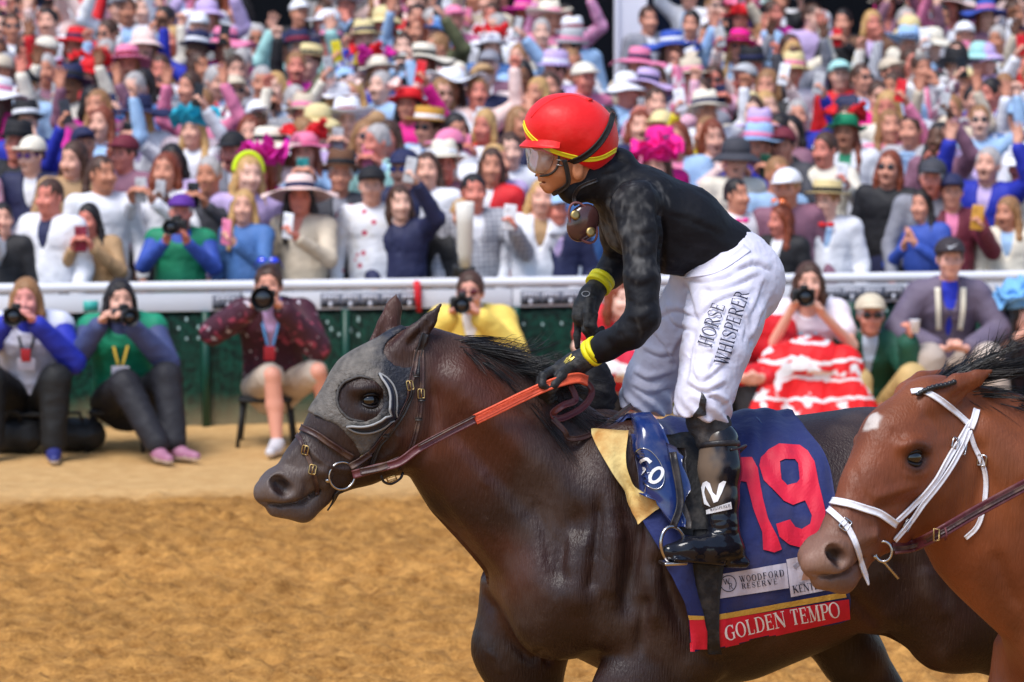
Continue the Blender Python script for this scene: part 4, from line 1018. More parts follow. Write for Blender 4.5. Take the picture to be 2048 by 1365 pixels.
breeches = mk('breeches', F1.w(V), F, M_bre, jockey); BVB = bvh_of(F1.w(V), F); BVT = bvh_of(F1.w(lap(V, F, 14, .5)), F)
letters('HORSE', BVT, 1424, 651, 27, 86, -71.5, M_ink, breeches, .0075, spacing=.05, tk=.14)
letters('WHISPERER', BVT, 1461, 657, 27, 152, -73.5, M_ink, breeches, .0075, spacing=.04, tk=.14)
belt, N_ = surf_path(BVB, [(1372, 548), (1420, 545), (1460, 522), (1494, 496)], 6, .001); mk('waistband', *ribbon(belt, N_, .03, .003), M_bre, breeches)
decal('badge', BVB, *outline_mesh([[(1404, 782), (1412, 800), (1411, 832), (1386, 832), (1398, 815)]], 10), 0, 0, (1, 0), (0, 1), M_blk, breeches, .006)
# ---- boots
M_boot = mat('muddy black patent boot', rough=.13, vcol=True, bump=.15, bscale=18)
_bn, _bl = M_boot.node_tree.nodes, M_boot.node_tree.links
_vc = next(x for x in _bn if x.type == 'VERTEX_COLOR'); _mr = _bn.new('ShaderNodeMapRange'); _mr.inputs[3].default_value = .8; _mr.inputs[4].default_value = .12
_bl.new(_vc.outputs[1], _mr.inputs[0]); _bl.new(_mr.outputs[0], _bn['Principled BSDF'].inputs['Roughness'])
M_gait = mat('dusty black gaiter', srgb(44, 42, 44), .75, bump=.5, bscale=50, dust=srgb(120, 112, 106), dust_amt=.45, dscale=24)
def boot(sg):
    K = (lambda x, y, b: J(x, y, b)) if sg > 0 else (lambda x, y, b: J(x, y, .3) * np.array([1, 0, 1]) + np.array([.15, -b, .04]))
    f = Field(K(1520, 1160, .34) - np.array([.02, .12, .02]), K(1290, 820, .34) + np.array([.04, .12, .02]), .005)
    def q(rows, k):
        for a, b in zip(rows[:-1], rows[1:]): f.cone(K(*a[:3]), a[3], K(*b[:3]), b[3], k)
    q([(1438, 884, .295, .058), (1440, 940, .31, .060), (1442, 1000, .33, .050), (1446, 1050, .345, .043), (1450, 1085, .35, .044)], .02)
    q([(1456, 1095, .35, .044), (1420, 1100, .365, .040), (1380, 1100, .375, .034), (1340, 1104, .38, .024)], .025)
    q([(1470, 1104, .35, .030), (1478, 1118, .35, .022)], .02)
    f.seg(K(1345, 1116, .378), K(1440, 1124, .36), .010, .012, .040, .036, .006); f.seg(K(1455, 1124, .352), K(1486, 1124, .35), .018, .018, .034, .034, .004)
    V, F = f.mesh(); V = lap(V, F, 2, .35)
    wr = np.exp(-((V[:, 2] - K(1446, 1060, .345)[2]) / .035)**2); V = V + (nz(V * np.array([1, 1, 3]), 30, 2.) * wr * .007)[:, None] * np.array([.7, sg * .7, 0])
    fr = K(1418, 960, .33); m_ = sstep(nz(V, 16, 3.) * .4 + nz(V, 45, 5.) * .4 + (V[:, 0] - (J(1430, 960, .33)[0])) * 18 + .42, -.1, .95) * sstep(V[:, 2], K(0, 1090, .34)[2], K(0, 1040, .34)[2])
    col = (1 - m_)[:, None] * np.array((.008, .009, .014)) + m_[:, None] * np.array(srgb(104, 86, 70))
    col = np.column_stack([col, 1 - m_])
    o = mk('boot', F1.w(V), F, M_boot, jockey, col=col)
    g = Field(K(1470, 920, .28) - np.array([.03, .12, .02]), K(1360, 800, .28) + np.array([.02, .12, .02]), .006)
    for a, b in (((1408, 812, .265, .052), (1416, 840, .272, .056)), ((1416, 840, .272, .056), (1434, 890, .292, .054))): g.cone(K(*a[:3]), a[3], K(*b[:3]), b[3], .02)
    V2, F2 = g.mesh(); mk('gaiter', F1.w(folds(lap(V2, F2, 1), F2, .004, [((.5, .5, 1.6), 22, 1.)], 1.)), F2, M_gait, jockey)
    V3, F3 = lathe([(.058, -.010), (.0615, -.008), (.0615, .004), (.059, .008)], 28, (0, 0, 0), K(1437, 880, .295) - K(1440, 930, .31)); mk('boot_top', F1.w(V3 + K(1438, 890, .296)), F3, M_blk, o)
    return o, bvh_of(F1.w(V), F)
bo, BVBo = boot(1); boot(-1)
wing = [[(1404, 975), (1407, 966), (1414, 962), (1421, 967), (1426, 985), (1433, 992), (1438, 968), (1446, 962), (1452, 963), (1444, 985), (1436, 1003), (1428, 1006), (1422, 990), (1412, 972), (1410, 985), (1414, 1000), (1422, 1014), (1410, 1008)]]
decal('emblem', BVBo, *outline_mesh(wing, 7), 0, 0, (1, 0), (0, 1), M_white, bo, .003)
quad_decal('emblem', BVBo, [(1408, 1022), (1461, 1004), (1463, 1018), (1409, 1030)], 10, 3, M_white, bo, .003)
letters('WHISPERER', BVBo, 1440, 1015, 6, 38, -14, M_ink, bo, .0045)
mk('spur', *tube(F1.w(spline([J(1462, 900, .36), J(1480, 896, .33), J(1492, 892, .30), J(1478, 906, .29)], 6)), .004, 6), M_blk, bo)
# ---- helmet
ct = J(1141, 262); ti = R(14)
rot = np.array([[math.cos(ti), 0, math.sin(ti)], [0, 1, 0], [-math.sin(ti), 0, math.cos(ti)]]).T
hl = Field(ct - np.array([.20, .16, .17]), ct + np.array([.20, .16, .16]), .0045)
hl.ell(ct, (.139, .118, .108), rot, k=0); hl.ell(ct + np.array([-.045, 0, -.045]), (.085, .105, .085), k=.03)
A, C = np.meshgrid(hl.ax[0], hl.ax[2], indexing='ij')
p0, p1 = J(1040, 288)[[0, 2]], J(1150, 330)[[0, 2]]; p2 = J(1215, 362)[[0, 2]]
cut = lambda u, v: ((A - u[0]) * (v[1] - u[1]) - (C - u[1]) * (v[0] - u[0])) / np.hypot(*(v - u))
pl = np.minimum(-cut(p0, p1), 1e9)
if pl[len(pl) // 2, -1] > 0: pl = -pl
hl.D = np.maximum(hl.D, pl.astype(np.float32)[:, None, :])
V, F = hl.mesh(); V = lap(V, F, 1, .3)
M_helm = mat('red helmet silk', srgb(228, 12, 14), .5, bump=.3, bscale=22, sheen=.1, dust=srgb(235, 90, 80), dust_amt=.25, dscale=16, dlo=.55, dhi=.85)
V = V + (nz(V, 12, 2.)[:, None]) * .002
helmet = mk('helmet', F1.w(V), F, M_helm, jockey); BVHl = bvh_of(F1.w(V), F)
pk = []
for i, t in enumerate(np.linspace(-1, 1, 15)):
    row = []
    for s in np.linspace(0, 1, 6):
        b = math.sin(t * 1.15) * (.100 + .004 * s); a = .112 * math.cos(t * 1.15) ** .8
        q = ct + np.array([math.cos(ti) * a, b, -math.sin(ti) * a]) + np.array([.040 * s * math.cos(t * 1.3), 0, -.020 * s - .030 * (1 - math.cos(t)) * s + .012 * (1 - s)])
        row.append(q)
    pk.append(row)
pk = F1.w(np.array(pk)); NN = np.cross(np.gradient(pk, axis=0), np.gradient(pk, axis=1)); NN /= np.linalg.norm(NN, axis=2)[..., None]
mk('peak', *sheet(pk, NN, .006), M_helm, helmet)
M_band = mat('yellow helmet band', srgb(240, 224, 40), .5, bump=.2, bscale=60)
strap('helmet_band', BVHl, [(1047, 240), (1054, 262), (1072, 282), (1098, 298), (1125, 308), (1155, 316)], 11, M_band, helmet, .001, .003)
strap('helmet_band', BVHl, [(1155, 317), (1180, 319), (1206, 314), (1231, 300)], 10, M_band, helmet, .001, .003)
strap('goggle_strap', BVHl, [(1092, 316), (1120, 324), (1145, 322), (1172, 310), (1198, 286), (1216, 256), (1224, 228)], 14, mat('black elastic', srgb(28, 26, 26), .6, bump=.3, bscale=90), helmet, .003, .004)
C_, N_ = surf_path(BVHl, [(1062, 236), (1085, 212), (1115, 196), (1150, 192), (1180, 205)], 8, .0005); mk('seam', *tube(C_, .0016, 6), M_helm, helmet)
M_btn = mat('helmet button', srgb(200, 12, 14), .5); p_, n_ = hit(BVHl, 1178, 200); mk('button', *uv_sphere(p_, (.012, .012, .006), 12, 6), M_btn, helmet)
# goggles on the face: clear bubble lens, dark frame
gg = Field(J(1120, 372) - np.array([0, .10, 0]), J(1040, 270) + np.array([.03, .10, .02]), .004)
gg.seg(J(1082, 300), J(1080, 326), .040, .034, .072, .066, .03)
V, F = gg.mesh(); keep = V[:, 0] > J(1098, 310)[0]; F = F[keep[F].all(1)]
V = V + nz(V, 34, 2.)[:, None] * np.array([.006, .002, .004])
M_lens = mat('clear goggle lens', (.95, .95, .95), .06, trans=.92, ior=1.25, bump=.3, bscale=30)
gog = mk('goggles', F1.w(V), F, M_lens, jockey); md = gog.modifiers.new('s', 'SOLIDIFY'); md.thickness = .0025
M_frame = mat('goggle frame', srgb(52, 46, 42), .35)
for sg in (1, -1):
    fr_ = [J(x, y) * np.array([1, 0, 1]) + np.array([0, sg * b, 0]) for x, y, b in ((1096, 292, .066), (1103, 312, .070), (1100, 334, .066), (1088, 348, .052), (1076, 352, .02))]
    mk('goggle_frame', *tube(F1.w(spline(fr_, 5)), .0035, 8), M_frame, gog)
    for dy in (308, 318, 328): mk('vent_tab', *tube(F1.w(np.array([J(1098, dy) * np.array([1, 0, 1]) + np.array([0, sg * .072, 0]), J(1110, dy + 2) * np.array([1, 0, 1]) + np.array([0, sg * .075, 0])])), .002, 6), M_steel, gog)
chin = [J(x, y) * np.array([1, 0, 1]) + np.array([0, b, 0]) for x, y, b in ((1112, 318, .076), (1120, 345, .070), (1122, 366, .062), (1112, 380, .04), (1104, 388, .0), (1112, 380, -.04), (1122, 366, -.062), (1112, 318, -.076))]
mk('chin_strap', *ribbon(F1.w(spline(chin, 6)), np.tile(F1.n, (43, 1)), .014, .004), M_blk, helmet)
# second goggles hanging at the neck
hang = empty('spare_goggles', F1.w(J(1166, 485, .06))); tag(hang, 'spare brown goggles with gold vents hanging from the jockey neck', 'goggles')
sg_f = Field(J(1205, 495, .05) - np.array([0, .07, 0]), J(1125, 395, .05) + np.array([0, .07, 0]), .004)
sg_f.ell(J(1166, 446, .05), (.046, .022, .058), rot=np.array([[.86, 0, .5], [0, 1, 0], [-.5, 0, .86]]).T, k=0)
V, F = sg_f.mesh(); mk('lens', F1.w(V), F, mat('brown goggle lens', srgb(74, 46, 44), .12, coat=.6, bump=.25, bscale=26), hang)
for x, y in ((1150, 431), (1181, 465)):
    V, F = lathe([(.013, 0), (.015, .004), (.012, .008), (.006, .008)], 20, (0, 0, 0), (0, 1, .2)); mk('vent', F1.w(V + J(x, y, .070)), F, M_brass, hang)
ed = [J(1166 + 33 * math.cos(t) * .8 + 10 * math.sin(t), 446 + 40 * math.sin(t) + 6 * math.cos(t), .058) for t in np.linspace(0, 2 * math.pi, 25)[:-1]]
mk('frame', *tube(F1.w(np.array(ed)), .004, 6, closed=True), mat('dull pink goggle rim', srgb(120, 74, 74), .5), hang)
mk('neck_strap', *ribbon(F1.w(spline([J(1152, 412, .05), J(1148, 395, .045), J(1160, 375, .065), J(1195, 360, .08)], 6)), np.tile(F1.n, (19, 1)), .012, .003), M_blk, hang)
# ------------------------------------------------------------------ the second horse, bright bay with a white bridle
S2 = .975
A0 = F1.px(880, 790)[0]
class TurnedFrame(Frame):
    """the neck a little longer and the head turned towards us"""
    def w(s, p):
        p = np.array(p, float); sh = p.shape; p = p.reshape(-1, 3); a, b = p[:, 0].copy(), p[:, 1].copy()
        a = np.where(a < A0, A0 + (a - A0) * (1 + .42 * np.clip((A0 - a) / .3, 0, 1)), a)
        ph = R(23) * sstep(a, A0 - .16, A0 + .10); da = a - A0
        p[:, 0] = A0 + da * np.cos(ph) - b * np.sin(ph); p[:, 1] = da * np.sin(ph) + b * np.cos(ph)
        return (s.O + p @ s.M).reshape(sh)
F2 = TurnedFrame((0, 0, 0), R(17)); F2.M = F2.M * S2
_e = F1.px(727, 795, 0) * np.array([1, 0, 1]) + np.array([0, .09, 0]); _ez = _e[2] * S2
_t = pix_z(1832, 916, _ez); F2.O = np.array([_t[0], _t[1], _ez]) - F2.w(_e)
F2.O[2] = 0
horse2 = empty('racehorse', (F2.O[0], F2.O[1], 0))
tag(horse2, 'bright bay racehorse with white bridle and forehead star coming in at right', 'horse')
W2 = F2.w(H2V)
st_ = [([(1738, 1000), (1790, 984), (1852, 972)], 11, .006), ([(1742, 1022), (1796, 1008), (1850, 1000)], 10, -.005), ([(1948, 868), (1964, 950), (1942, 1058)], 13, -.010), ([(1800, 892), (1832, 884), (1864, 904)], 9, .006), ([(1800, 935), (1834, 946), (1862, 930)], 6, -.004),
    ([(1705, 925), (1722, 980), (1742, 1010)], 10, -.005), ([(1690, 985), (1700, 1040), (1722, 1075)], 6, .004), ([(1740, 1030), (1752, 1060), (1748, 1085)], 6, .004), ([(1690, 1140), (1706, 1120), (1700, 1090), (1676, 1078)], 8, .004), ([(1890, 900), (1905, 960), (1880, 1010)], 22, .006), ([(1960, 900), (2000, 960), (2040, 1060)], 20, .007),
    ([(1840, 830), (1870, 850), (1890, 880)], 12, -.006), ([(1700, 1160), (1716, 1150), (1726, 1135)], 5, -.003), ([(1780, 860), (1800, 870), (1812, 890)], 8, -.004), ([(1990, 1100), (2010, 1160), (2040, 1220)], 14, -.008)]
W2 = sculpt(W2, H2F, W2, st_)
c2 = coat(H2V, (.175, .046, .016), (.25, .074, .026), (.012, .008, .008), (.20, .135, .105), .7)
m_ = F1.px(688, 738); d_ = np.sqrt((H2V[:, 0] - m_[0])**2 + (H2V[:, 1])**2 + ((H2V[:, 2] - m_[2]) * .8)**2) + .02 * nz(H2V, 40, 3.)
t_ = (1 - sstep(d_, .020, .036))[:, None] * .85; c2 = c2 * (1 - t_) + np.array((.62, .55, .5)) * t_
mk('body', W2, H2F, M_bay, horse2, col=c2); BV2 = bvh_of(W2, H2F)
horse_eyes(F2, horse2, M_lid1)
v1 = strands(F2, cr, 1100, .22, (-.92, .12, .16), .16, 13, sag=.10, locks=30); v2 = strands(F2, cr, 1100, .15, (-.85, .45, -.2), .16, 19, sag=.2, locks=30)
fl = [F1.px(*p) * np.array([1, 0, 1]) for p in ((800, 676), (835, 668), (870, 676))]
v3 = strands(F2, fl, 500, .30, (-.95, .05, .30), .10, 25, sag=.05)
n1, n2 = len(v1[0]), len(v2[0])
mk('mane', np.concatenate([v1[0], v2[0], v3[0]]), np.concatenate([v1[1], v2[1] + n1, v3[1] + n1 + n2]), M_mane, horse2)
pl_ = []
for i in range(18):                                           # plaited forelock
    x, y = 1836 + i * 4.2, 788 - i * 1.6 - 3 * math.sin(i * .3)
    p, n = hit(BV2, x, y + 10)
    if p is None: continue
    pl_.append(uv_sphere(p + np.array([0, -.004, .012]), (.008, .008, .0055 + .002 * (i % 2)), 8, 6))
if pl_: mk('plait', *join(pl_), M_mane, horse2)
def tail2():
    tl2 = [F1.px(1930, 950) * np.array([1, 0, 1]), F1.px(1950, 965) * np.array([1, 0, 1])]
    mk('tail', *strands(F2, tl2, 300, .75, (-.9, 0, -.35), .10, 23, width=.0024, sag=.18), M_mane, horse2)
tail2()
M_wl = mat('white bridle leather', srgb(232, 232, 240), .42, bump=.25, bscale=60, dust=srgb(176, 140, 100), dust_amt=.45, dscale=16, dlo=.55, dhi=.75)
br2 = empty('bridle', W2[np.argmin(W2[:, 0])] * np.array([1, 1, 0]) + np.array([.1, 0, 1.2]))
tag(br2, 'white bridle with wine red rein on the bright bay racehorse at right', 'bridle')
SP2 = 770.
st2 = lambda nm, pix, w, off=.002, th=.005, m=None: strap(nm, BV2, pix, w, m or M_wl, br2, off, th, SP2)
st2('browband', [(1822, 786), (1845, 784), (1868, 794), (1891, 809), (1915, 830), (1940, 852)], 13)
st2('crownpiece', [(1952, 822), (1948, 840), (1940, 858)], 14, .004)
st2('cheek_strap', [(1950, 838), (1932, 858), (1908, 895), (1886, 932), (1862, 970), (1828, 1008), (1791, 1042)], 12, .003)
st2('cheek_strap', [(1938, 862), (1918, 900), (1896, 938), (1872, 972), (1846, 1004), (1820, 1040), (1786, 1080)], 12, .005)
st2('throat_strap', [(1938, 862), (1948, 895), (1964, 922), (1973, 958), (1968, 1012), (1955, 1052), (1930, 1076)], 10)
st2('noseband', [(1660, 1004), (1690, 1008), (1731, 1019), (1762, 1030), (1790, 1048)], 15, .005, .006)
st2('flash_strap', [(1657, 1018), (1676, 1036), (1693, 1054), (1706, 1080), (1716, 1112), (1726, 1145), (1733, 1168)], 12, .004)
for a in ((1908, 888, 30), (1922, 898, 30), (1690, 1050, 35), (1965, 920, 10), (1812, 1050, 40)): buckle(BV2, *a, br2, 8, 10, M_steel)
def q2(x, y, lift):
    p, n = hit(BV2, x, y)
    if p is None:
        p = pix_y(x, y, float(W2[:, 1].min()) + .25); n = F2.n
    return p + np.array(F2.n) * lift
cc = q2(1763, 1102, .012)
mk('bit_ring', *tube([cc + np.array([math.cos(t) * .021, -.003 * math.cos(t), math.sin(t) * .026]) for t in np.linspace(0, 2 * math.pi, 25)[:-1]], .004, 8, closed=True), M_steel, br2)
mk('bit_bar', *tube([q2(1745, 1112, .01), q2(1763, 1124, .022), q2(1789, 1155, .026)], .0035, 8), M_steel, br2)
rp = spline([q2(1781, 1097, .012), q2(1820, 1088, .03), pix_y(1873, 1070, cc[1] - .02), pix_y(1950, 1025, cc[1] + .02), pix_y(2048, 972, cc[1] + .08), pix_y(2200, 890, cc[1] + .2)], 8)
mk('rein', *ribbon(rp, np.tile(np.array([.15, -1, .3]), (len(rp), 1)), 24 / SP2, .007), M_rein, br2)
mk('rein_edge', *ribbon(rp + np.array([0, -.008, 0]), np.tile(np.array([.15, -1, .3]), (len(rp), 1)), 8 / SP2, .003), M_lea, br2)
bp_ = pix_y(1873, 1070, cc[1] - .035); mk('buckle', *tube([bp_ + np.array([x, 0, z]) for x, z in ((-.007, -.016), (.007, -.014), (.007, .014), (-.007, .016))], .0022, 6, closed=True), M_brass, br2)
mk('keeper', *tube([bp_ + np.array([.022, .002, -.014]), bp_ + np.array([.026, -.006, 0]), bp_ + np.array([.022, .002, .018])], .003, 6), M_rein, br2)
# ------------------------------------------------------------------ track, rail fence, spectators' apron, stand
FS = .176                                                       # the rail runs a little away from us to the right
YF = lambda x: 23.8 + FS * x
def sand_h(x, y):
    d = YF(x) - y                                               # metres before the fence
    n = mnoise.noise(Vector((x * 1.4, y * 2.2, 0))); n2 = mnoise.noise(Vector((x * 6, y * 7, 3))); n3 = mnoise.noise(Vector((x * 15, y * 13, 7))); n4 = mnoise.noise(Vector((x * 34, y * 30, 11)))
    k = min(1, max(0, (d - 2.6) / 1.0))
    return .07 * max(0, 1 - d / 1.6) ** 2 + .012 * n + k * (.030 * n2 + .034 * max(n3, -.15) + .020 * max(n4, 0)) + .004 * n3
def grid_sheet(xs, ys, zf):
    V = [(x, y, zf(x, y)) for y in ys for x in xs]; m = len(xs)
    return np.array(V), np.array([(j * m + i, j * m + i + 1, (j + 1) * m + i + 1, (j + 1) * m + i) for j in range(len(ys) - 1) for i in range(m - 1)])
def sand_mat():
    m = bpy.data.materials.new('track sand'); m.use_nodes = True; n = m.node_tree.nodes; l = m.node_tree.links; b = n['Principled BSDF']
    b.inputs['Roughness'].default_value = .95; b.inputs['Specular IOR Level'].default_value = .15
    tc = n.new('ShaderNodeTexCoord'); 
    def nt(scale, det, mp=None):
        t = n.new('ShaderNodeTexNoise'); t.inputs['Scale'].default_value = scale; t.inputs['Detail'].default_value = det; t.inputs['Roughness'].default_value = .65
        l.new(tc.outputs['Object'], t.inputs['Vector']); return t
    big, mid, fine = nt(1.1, 3), nt(7, 5), nt(55, 4)
    cr_ = n.new('ShaderNodeValToRGB'); e = cr_.color_ramp.elements
    e[0].position = .36; e[0].color = (*srgb(122, 80, 36), 1); e[1].position = .64; e[1].color = (*srgb(202, 148, 80), 1)
    mx = n.new('ShaderNodeMath'); mx.operation = 'MULTIPLY_ADD'; mx.inputs[1].default_value = .6; l.new(mid.outputs[0], mx.inputs[0])
    m2 = n.new('ShaderNodeMath'); m2.operation = 'MULTIPLY'; m2.inputs[1].default_value = .4; l.new(fine.outputs[0], m2.inputs[0]); l.new(m2.outputs[0], mx.inputs[2])
    l.new(mx.outputs[0], cr_.inputs[0])
    dk = n.new('ShaderNodeTexNoise'); dk.inputs['Scale'].default_value = .55; dk.inputs['Detail'].default_value = 4; mp_ = n.new('ShaderNodeMapping'); mp_.inputs['Scale'].default_value = (.45, 1.6, 1); l.new(tc.outputs['Object'], mp_.inputs[0]); l.new(mp_.outputs[0], dk.inputs['Vector'])
    dr = n.new('ShaderNodeMapRange'); dr.inputs[1].default_value = .35; dr.inputs[2].default_value = .65; dr.inputs[3].default_value = .84; dr.inputs[4].default_value = 1.06; l.new(dk.outputs[0], dr.inputs[0])
    # the strip along the rail is dry, packed and pale
    sx = n.new('ShaderNodeSeparateXYZ'); l.new(tc.outputs['Object'], sx.inputs[0])
    yy = n.new('ShaderNodeMath'); yy.operation = 'MULTIPLY_ADD'; yy.inputs[1].default_value = -FS; l.new(sx.outputs[0], yy.inputs[0]); l.new(sx.outputs[1], yy.inputs[2])
    ad = n.new('ShaderNodeMath'); ad.operation = 'MULTIPLY_ADD'; ad.inputs[1].default_value = .9; l.new(big.outputs[0], ad.inputs[0]); l.new(yy.outputs[0], ad.inputs[2])
    rg = n.new('ShaderNodeMapRange'); rg.inputs[1].default_value = 20.75 + .2; rg.inputs[2].default_value = 21.3 + .2; l.new(ad.outputs[0], rg.inputs[0])
    c3_ = n.new('ShaderNodeValToRGB'); e = c3_.color_ramp.elements
    e[0].position = .3; e[0].color = (*srgb(186, 144, 92), 1); e[1].position = .7; e[1].color = (*srgb(208, 168, 114), 1); l.new(mid.outputs[0], c3_.inputs[0])
    mix = n.new('ShaderNodeMixRGB'); l.new(rg.outputs[0], mix.inputs[0]); sc_ = n.new('ShaderNodeVectorMath'); sc_.operation = 'SCALE'; l.new(cr_.outputs[0], sc_.inputs[0]); l.new(dr.outputs[0], sc_.inputs['Scale']); l.new(sc_.outputs[0], mix.inputs[1]); l.new(c3_.outputs[0], mix.inputs[2])
    l.new(mix.outputs[0], b.inputs['Base Color'])
    bp = n.new('ShaderNodeBump'); bp.inputs['Strength'].default_value = .9; bp.inputs['Distance'].default_value = .03; l.new(mx.outputs[0], bp.inputs['Height']); l.new(bp.outputs[0], b.inputs['Normal'])
    return m
M_sand = sand_mat()
xs = np.concatenate([np.linspace(-60, -6, 12), np.linspace(-5.0, 5.0, 420), np.linspace(6, 60, 12)])
ys = np.concatenate([np.linspace(-30, 8, 8), np.linspace(8.6, 13.6, 24), np.linspace(13.7, 24.9, 430)])
V, F = grid_sheet(xs, ys, sand_h)
rh = np.random.default_rng(8)
for k in range(420):                                            # hoof prints and scuffs, mostly along the running line
    cx, cy = rh.uniform(-4.5, 4.5), rh.uniform(13.8, 20.6); a = rh.normal(0, .5); L, Wd, dp = rh.uniform(.08, .15), rh.uniform(.05, .09), rh.uniform(.02, .05)
    i = np.where((np.abs(V[:, 0] - cx) < .4) & (np.abs(V[:, 1] - cy) < .4))[0]; u = (V[i, 0] - cx) * math.cos(a) + (V[i, 1] - cy) * math.sin(a); v = -(V[i, 0] - cx) * math.sin(a) + (V[i, 1] - cy) * math.cos(a)
    q = (u / L)**2 + (v / Wd)**2; V[i, 2] += -dp * np.exp(-q * 1.6) + dp * .55 * np.exp(-((u - L * 1.3) / L * 1.5)**2 - (v / Wd)**2)
V[:, 2] += np.where((V[:, 1] > 13.6) & (V[:, 1] < 20.8), .007 * np.sin(V[:, 1] * 38 + 1.5 * np.sin(V[:, 0] * .8)), 0)      # harrow lines
o = bpy.data.objects.new('sand_track', mesh_data('sand_track', V, F, M_sand)); COL.objects.link(o); o['kind'] = 'structure'
# everything round about, one sheet under it all
V = np.array([(-300, -120, -.20), (300, -120, -.20), (300, 400, -.20), (-300, 400, -.20)]); o = bpy.data.objects.new('ground', mesh_data('ground', V, [(0, 1, 2, 3)], mat('grey ground', srgb(120, 112, 100), .9))); COL.objects.link(o); o['kind'] = 'structure'
AP0, APK = .25, .122
def apron_z(x, y): return max(0.0, APK * (y - YF(x) - AP0)) - .02
V, F = grid_sheet(np.linspace(-14, 14, 15), np.linspace(20.6, 44, 60), lambda x, y: apron_z(x, y) if y > YF(x) + .12 else -.19)
o = bpy.data.objects.new('apron', mesh_data('apron', V, F, mat('worn asphalt apron', srgb(112, 106, 104), .9, bump=.3, bscale=30, var=.15, vscale=2))); COL.objects.link(o); o['kind'] = 'structure'

# rail fence
ang = math.atan(FS); ux = np.array([math.cos(ang), math.sin(ang), 0]); un = np.array([math.sin(ang), -math.cos(ang), 0])
fence = empty('rail_fence', (0, YF(0), 0)); tag(fence, 'white topped rail fence with green slatted screen along the sand track', 'fence')
FO = np.array([0, YF(0), 0]); fp = lambda s, d, z: FO + ux * s + un * d + np.array([0, 0, z])
M_pvc = mat('white painted rail', srgb(226, 226, 232), .35, var=.05, vscale=3, dust=srgb(170, 160, 150), dust_amt=.3, dscale=3)
mk('top_rail', *tube([fp(s, 0, .985) for s in np.linspace(-9, 9, 19)], .034, 16), M_pvc, fence)
def fbox(s0, s1, d0, d1, z0, z1, bev=0.):
    V, F = box((s0, d0, z0), (s1, d1, z1), bev); return np.array([fp(*v) for v in V]), F
for i in range(10):
    s0 = -9 + i * 1.8; mk('fascia_board', *fbox(s0 + .004, s0 + 1.796, -.02, .02, .822, .944, .004), M_pvc, fence)
M_ban = mat('grey banner strip', srgb(104, 106, 118), .6, bump=.1)
M_bmk = mat('pale banner mark', srgb(200, 200, 210), .6); M_bdk = mat('dark banner mark', srgb(30, 30, 38), .6)
def s_at(px): 
    d = pray(px, 575); t = ((FO - CP) @ un) / (d @ un); return ((CP + d * t) - FO) @ ux
for x0, x1 in ((424, 486), (640, 838), (1040, 1200), (1318, 1370), (1640, 1806)):
    a, b_ = s_at(x0), s_at(x1); ban = mk('banner', *fbox(a, b_, .022, .026, .835, .928), M_ban, fence)
    k = max(1, round((x1 - x0) / 42)); w = (b_ - a) / k; pa, pd = [], []
    for i in range(k):
        c = a + (i + .5) * w
        pa.append(fbox(c - .012, c + .012, .027, .0285, .835, .872)); pa.append(fbox(c - w * .38, c + w * .38, .027, .0285, .905, .915))
        for j in range(5): q = c + (j - 2) * w * .16; pa.append(fbox(q - .006, q + .006, .029, .030, .88 + .006 * (j % 2), .91))
        pd.append(fbox(c - w * .47, c - .018, .0275, .029, .838, .868)); pd.append(fbox(c + .018, c + w * .47, .0275, .029, .838, .868))
    
    for o_ in (mk('printed_mark', *join(pa), M_bmk, ban), mk('printed_mark', *join(pd), M_bdk, ban)): o_['kind'] = 'stuff'
rs_ = s_at(833); V, F = tube([fp(rs_ - .005, .03, 1.0), fp(rs_, .042, .97), fp(rs_ + .004, .045, .9), fp(rs_ + .012, .04, .80)], [.02, .026, .024, .018], 10)
mk('ribbon_tie', V, F, mat('red ribbon', srgb(214, 30, 44), .5), fence)
rs_ = s_at(180); mk('ribbon_tie', *fbox(rs_ - .045, rs_ + .05, .022, .025, .83, .90), mat('teal tag', srgb(60, 170, 160), .5), fence)
M_slat = mat('dark green slats', srgb(18, 84, 62), .45, var=.35, vscale=14, dust=srgb(150, 140, 112), dust_amt=.8, dscale=3)
rg = random.Random(5); parts = []
for i in range(560):
    s = -7.2 + i * .0257; z1 = .80 - rg.random() * .02; parts.append(fbox(s - .0105, s + .0105, -.012 + .006 * rg.random(), .0, .05, z1))
sl = mk('slats', *join(parts), None, fence, smooth=False); sl['kind'] = 'stuff'
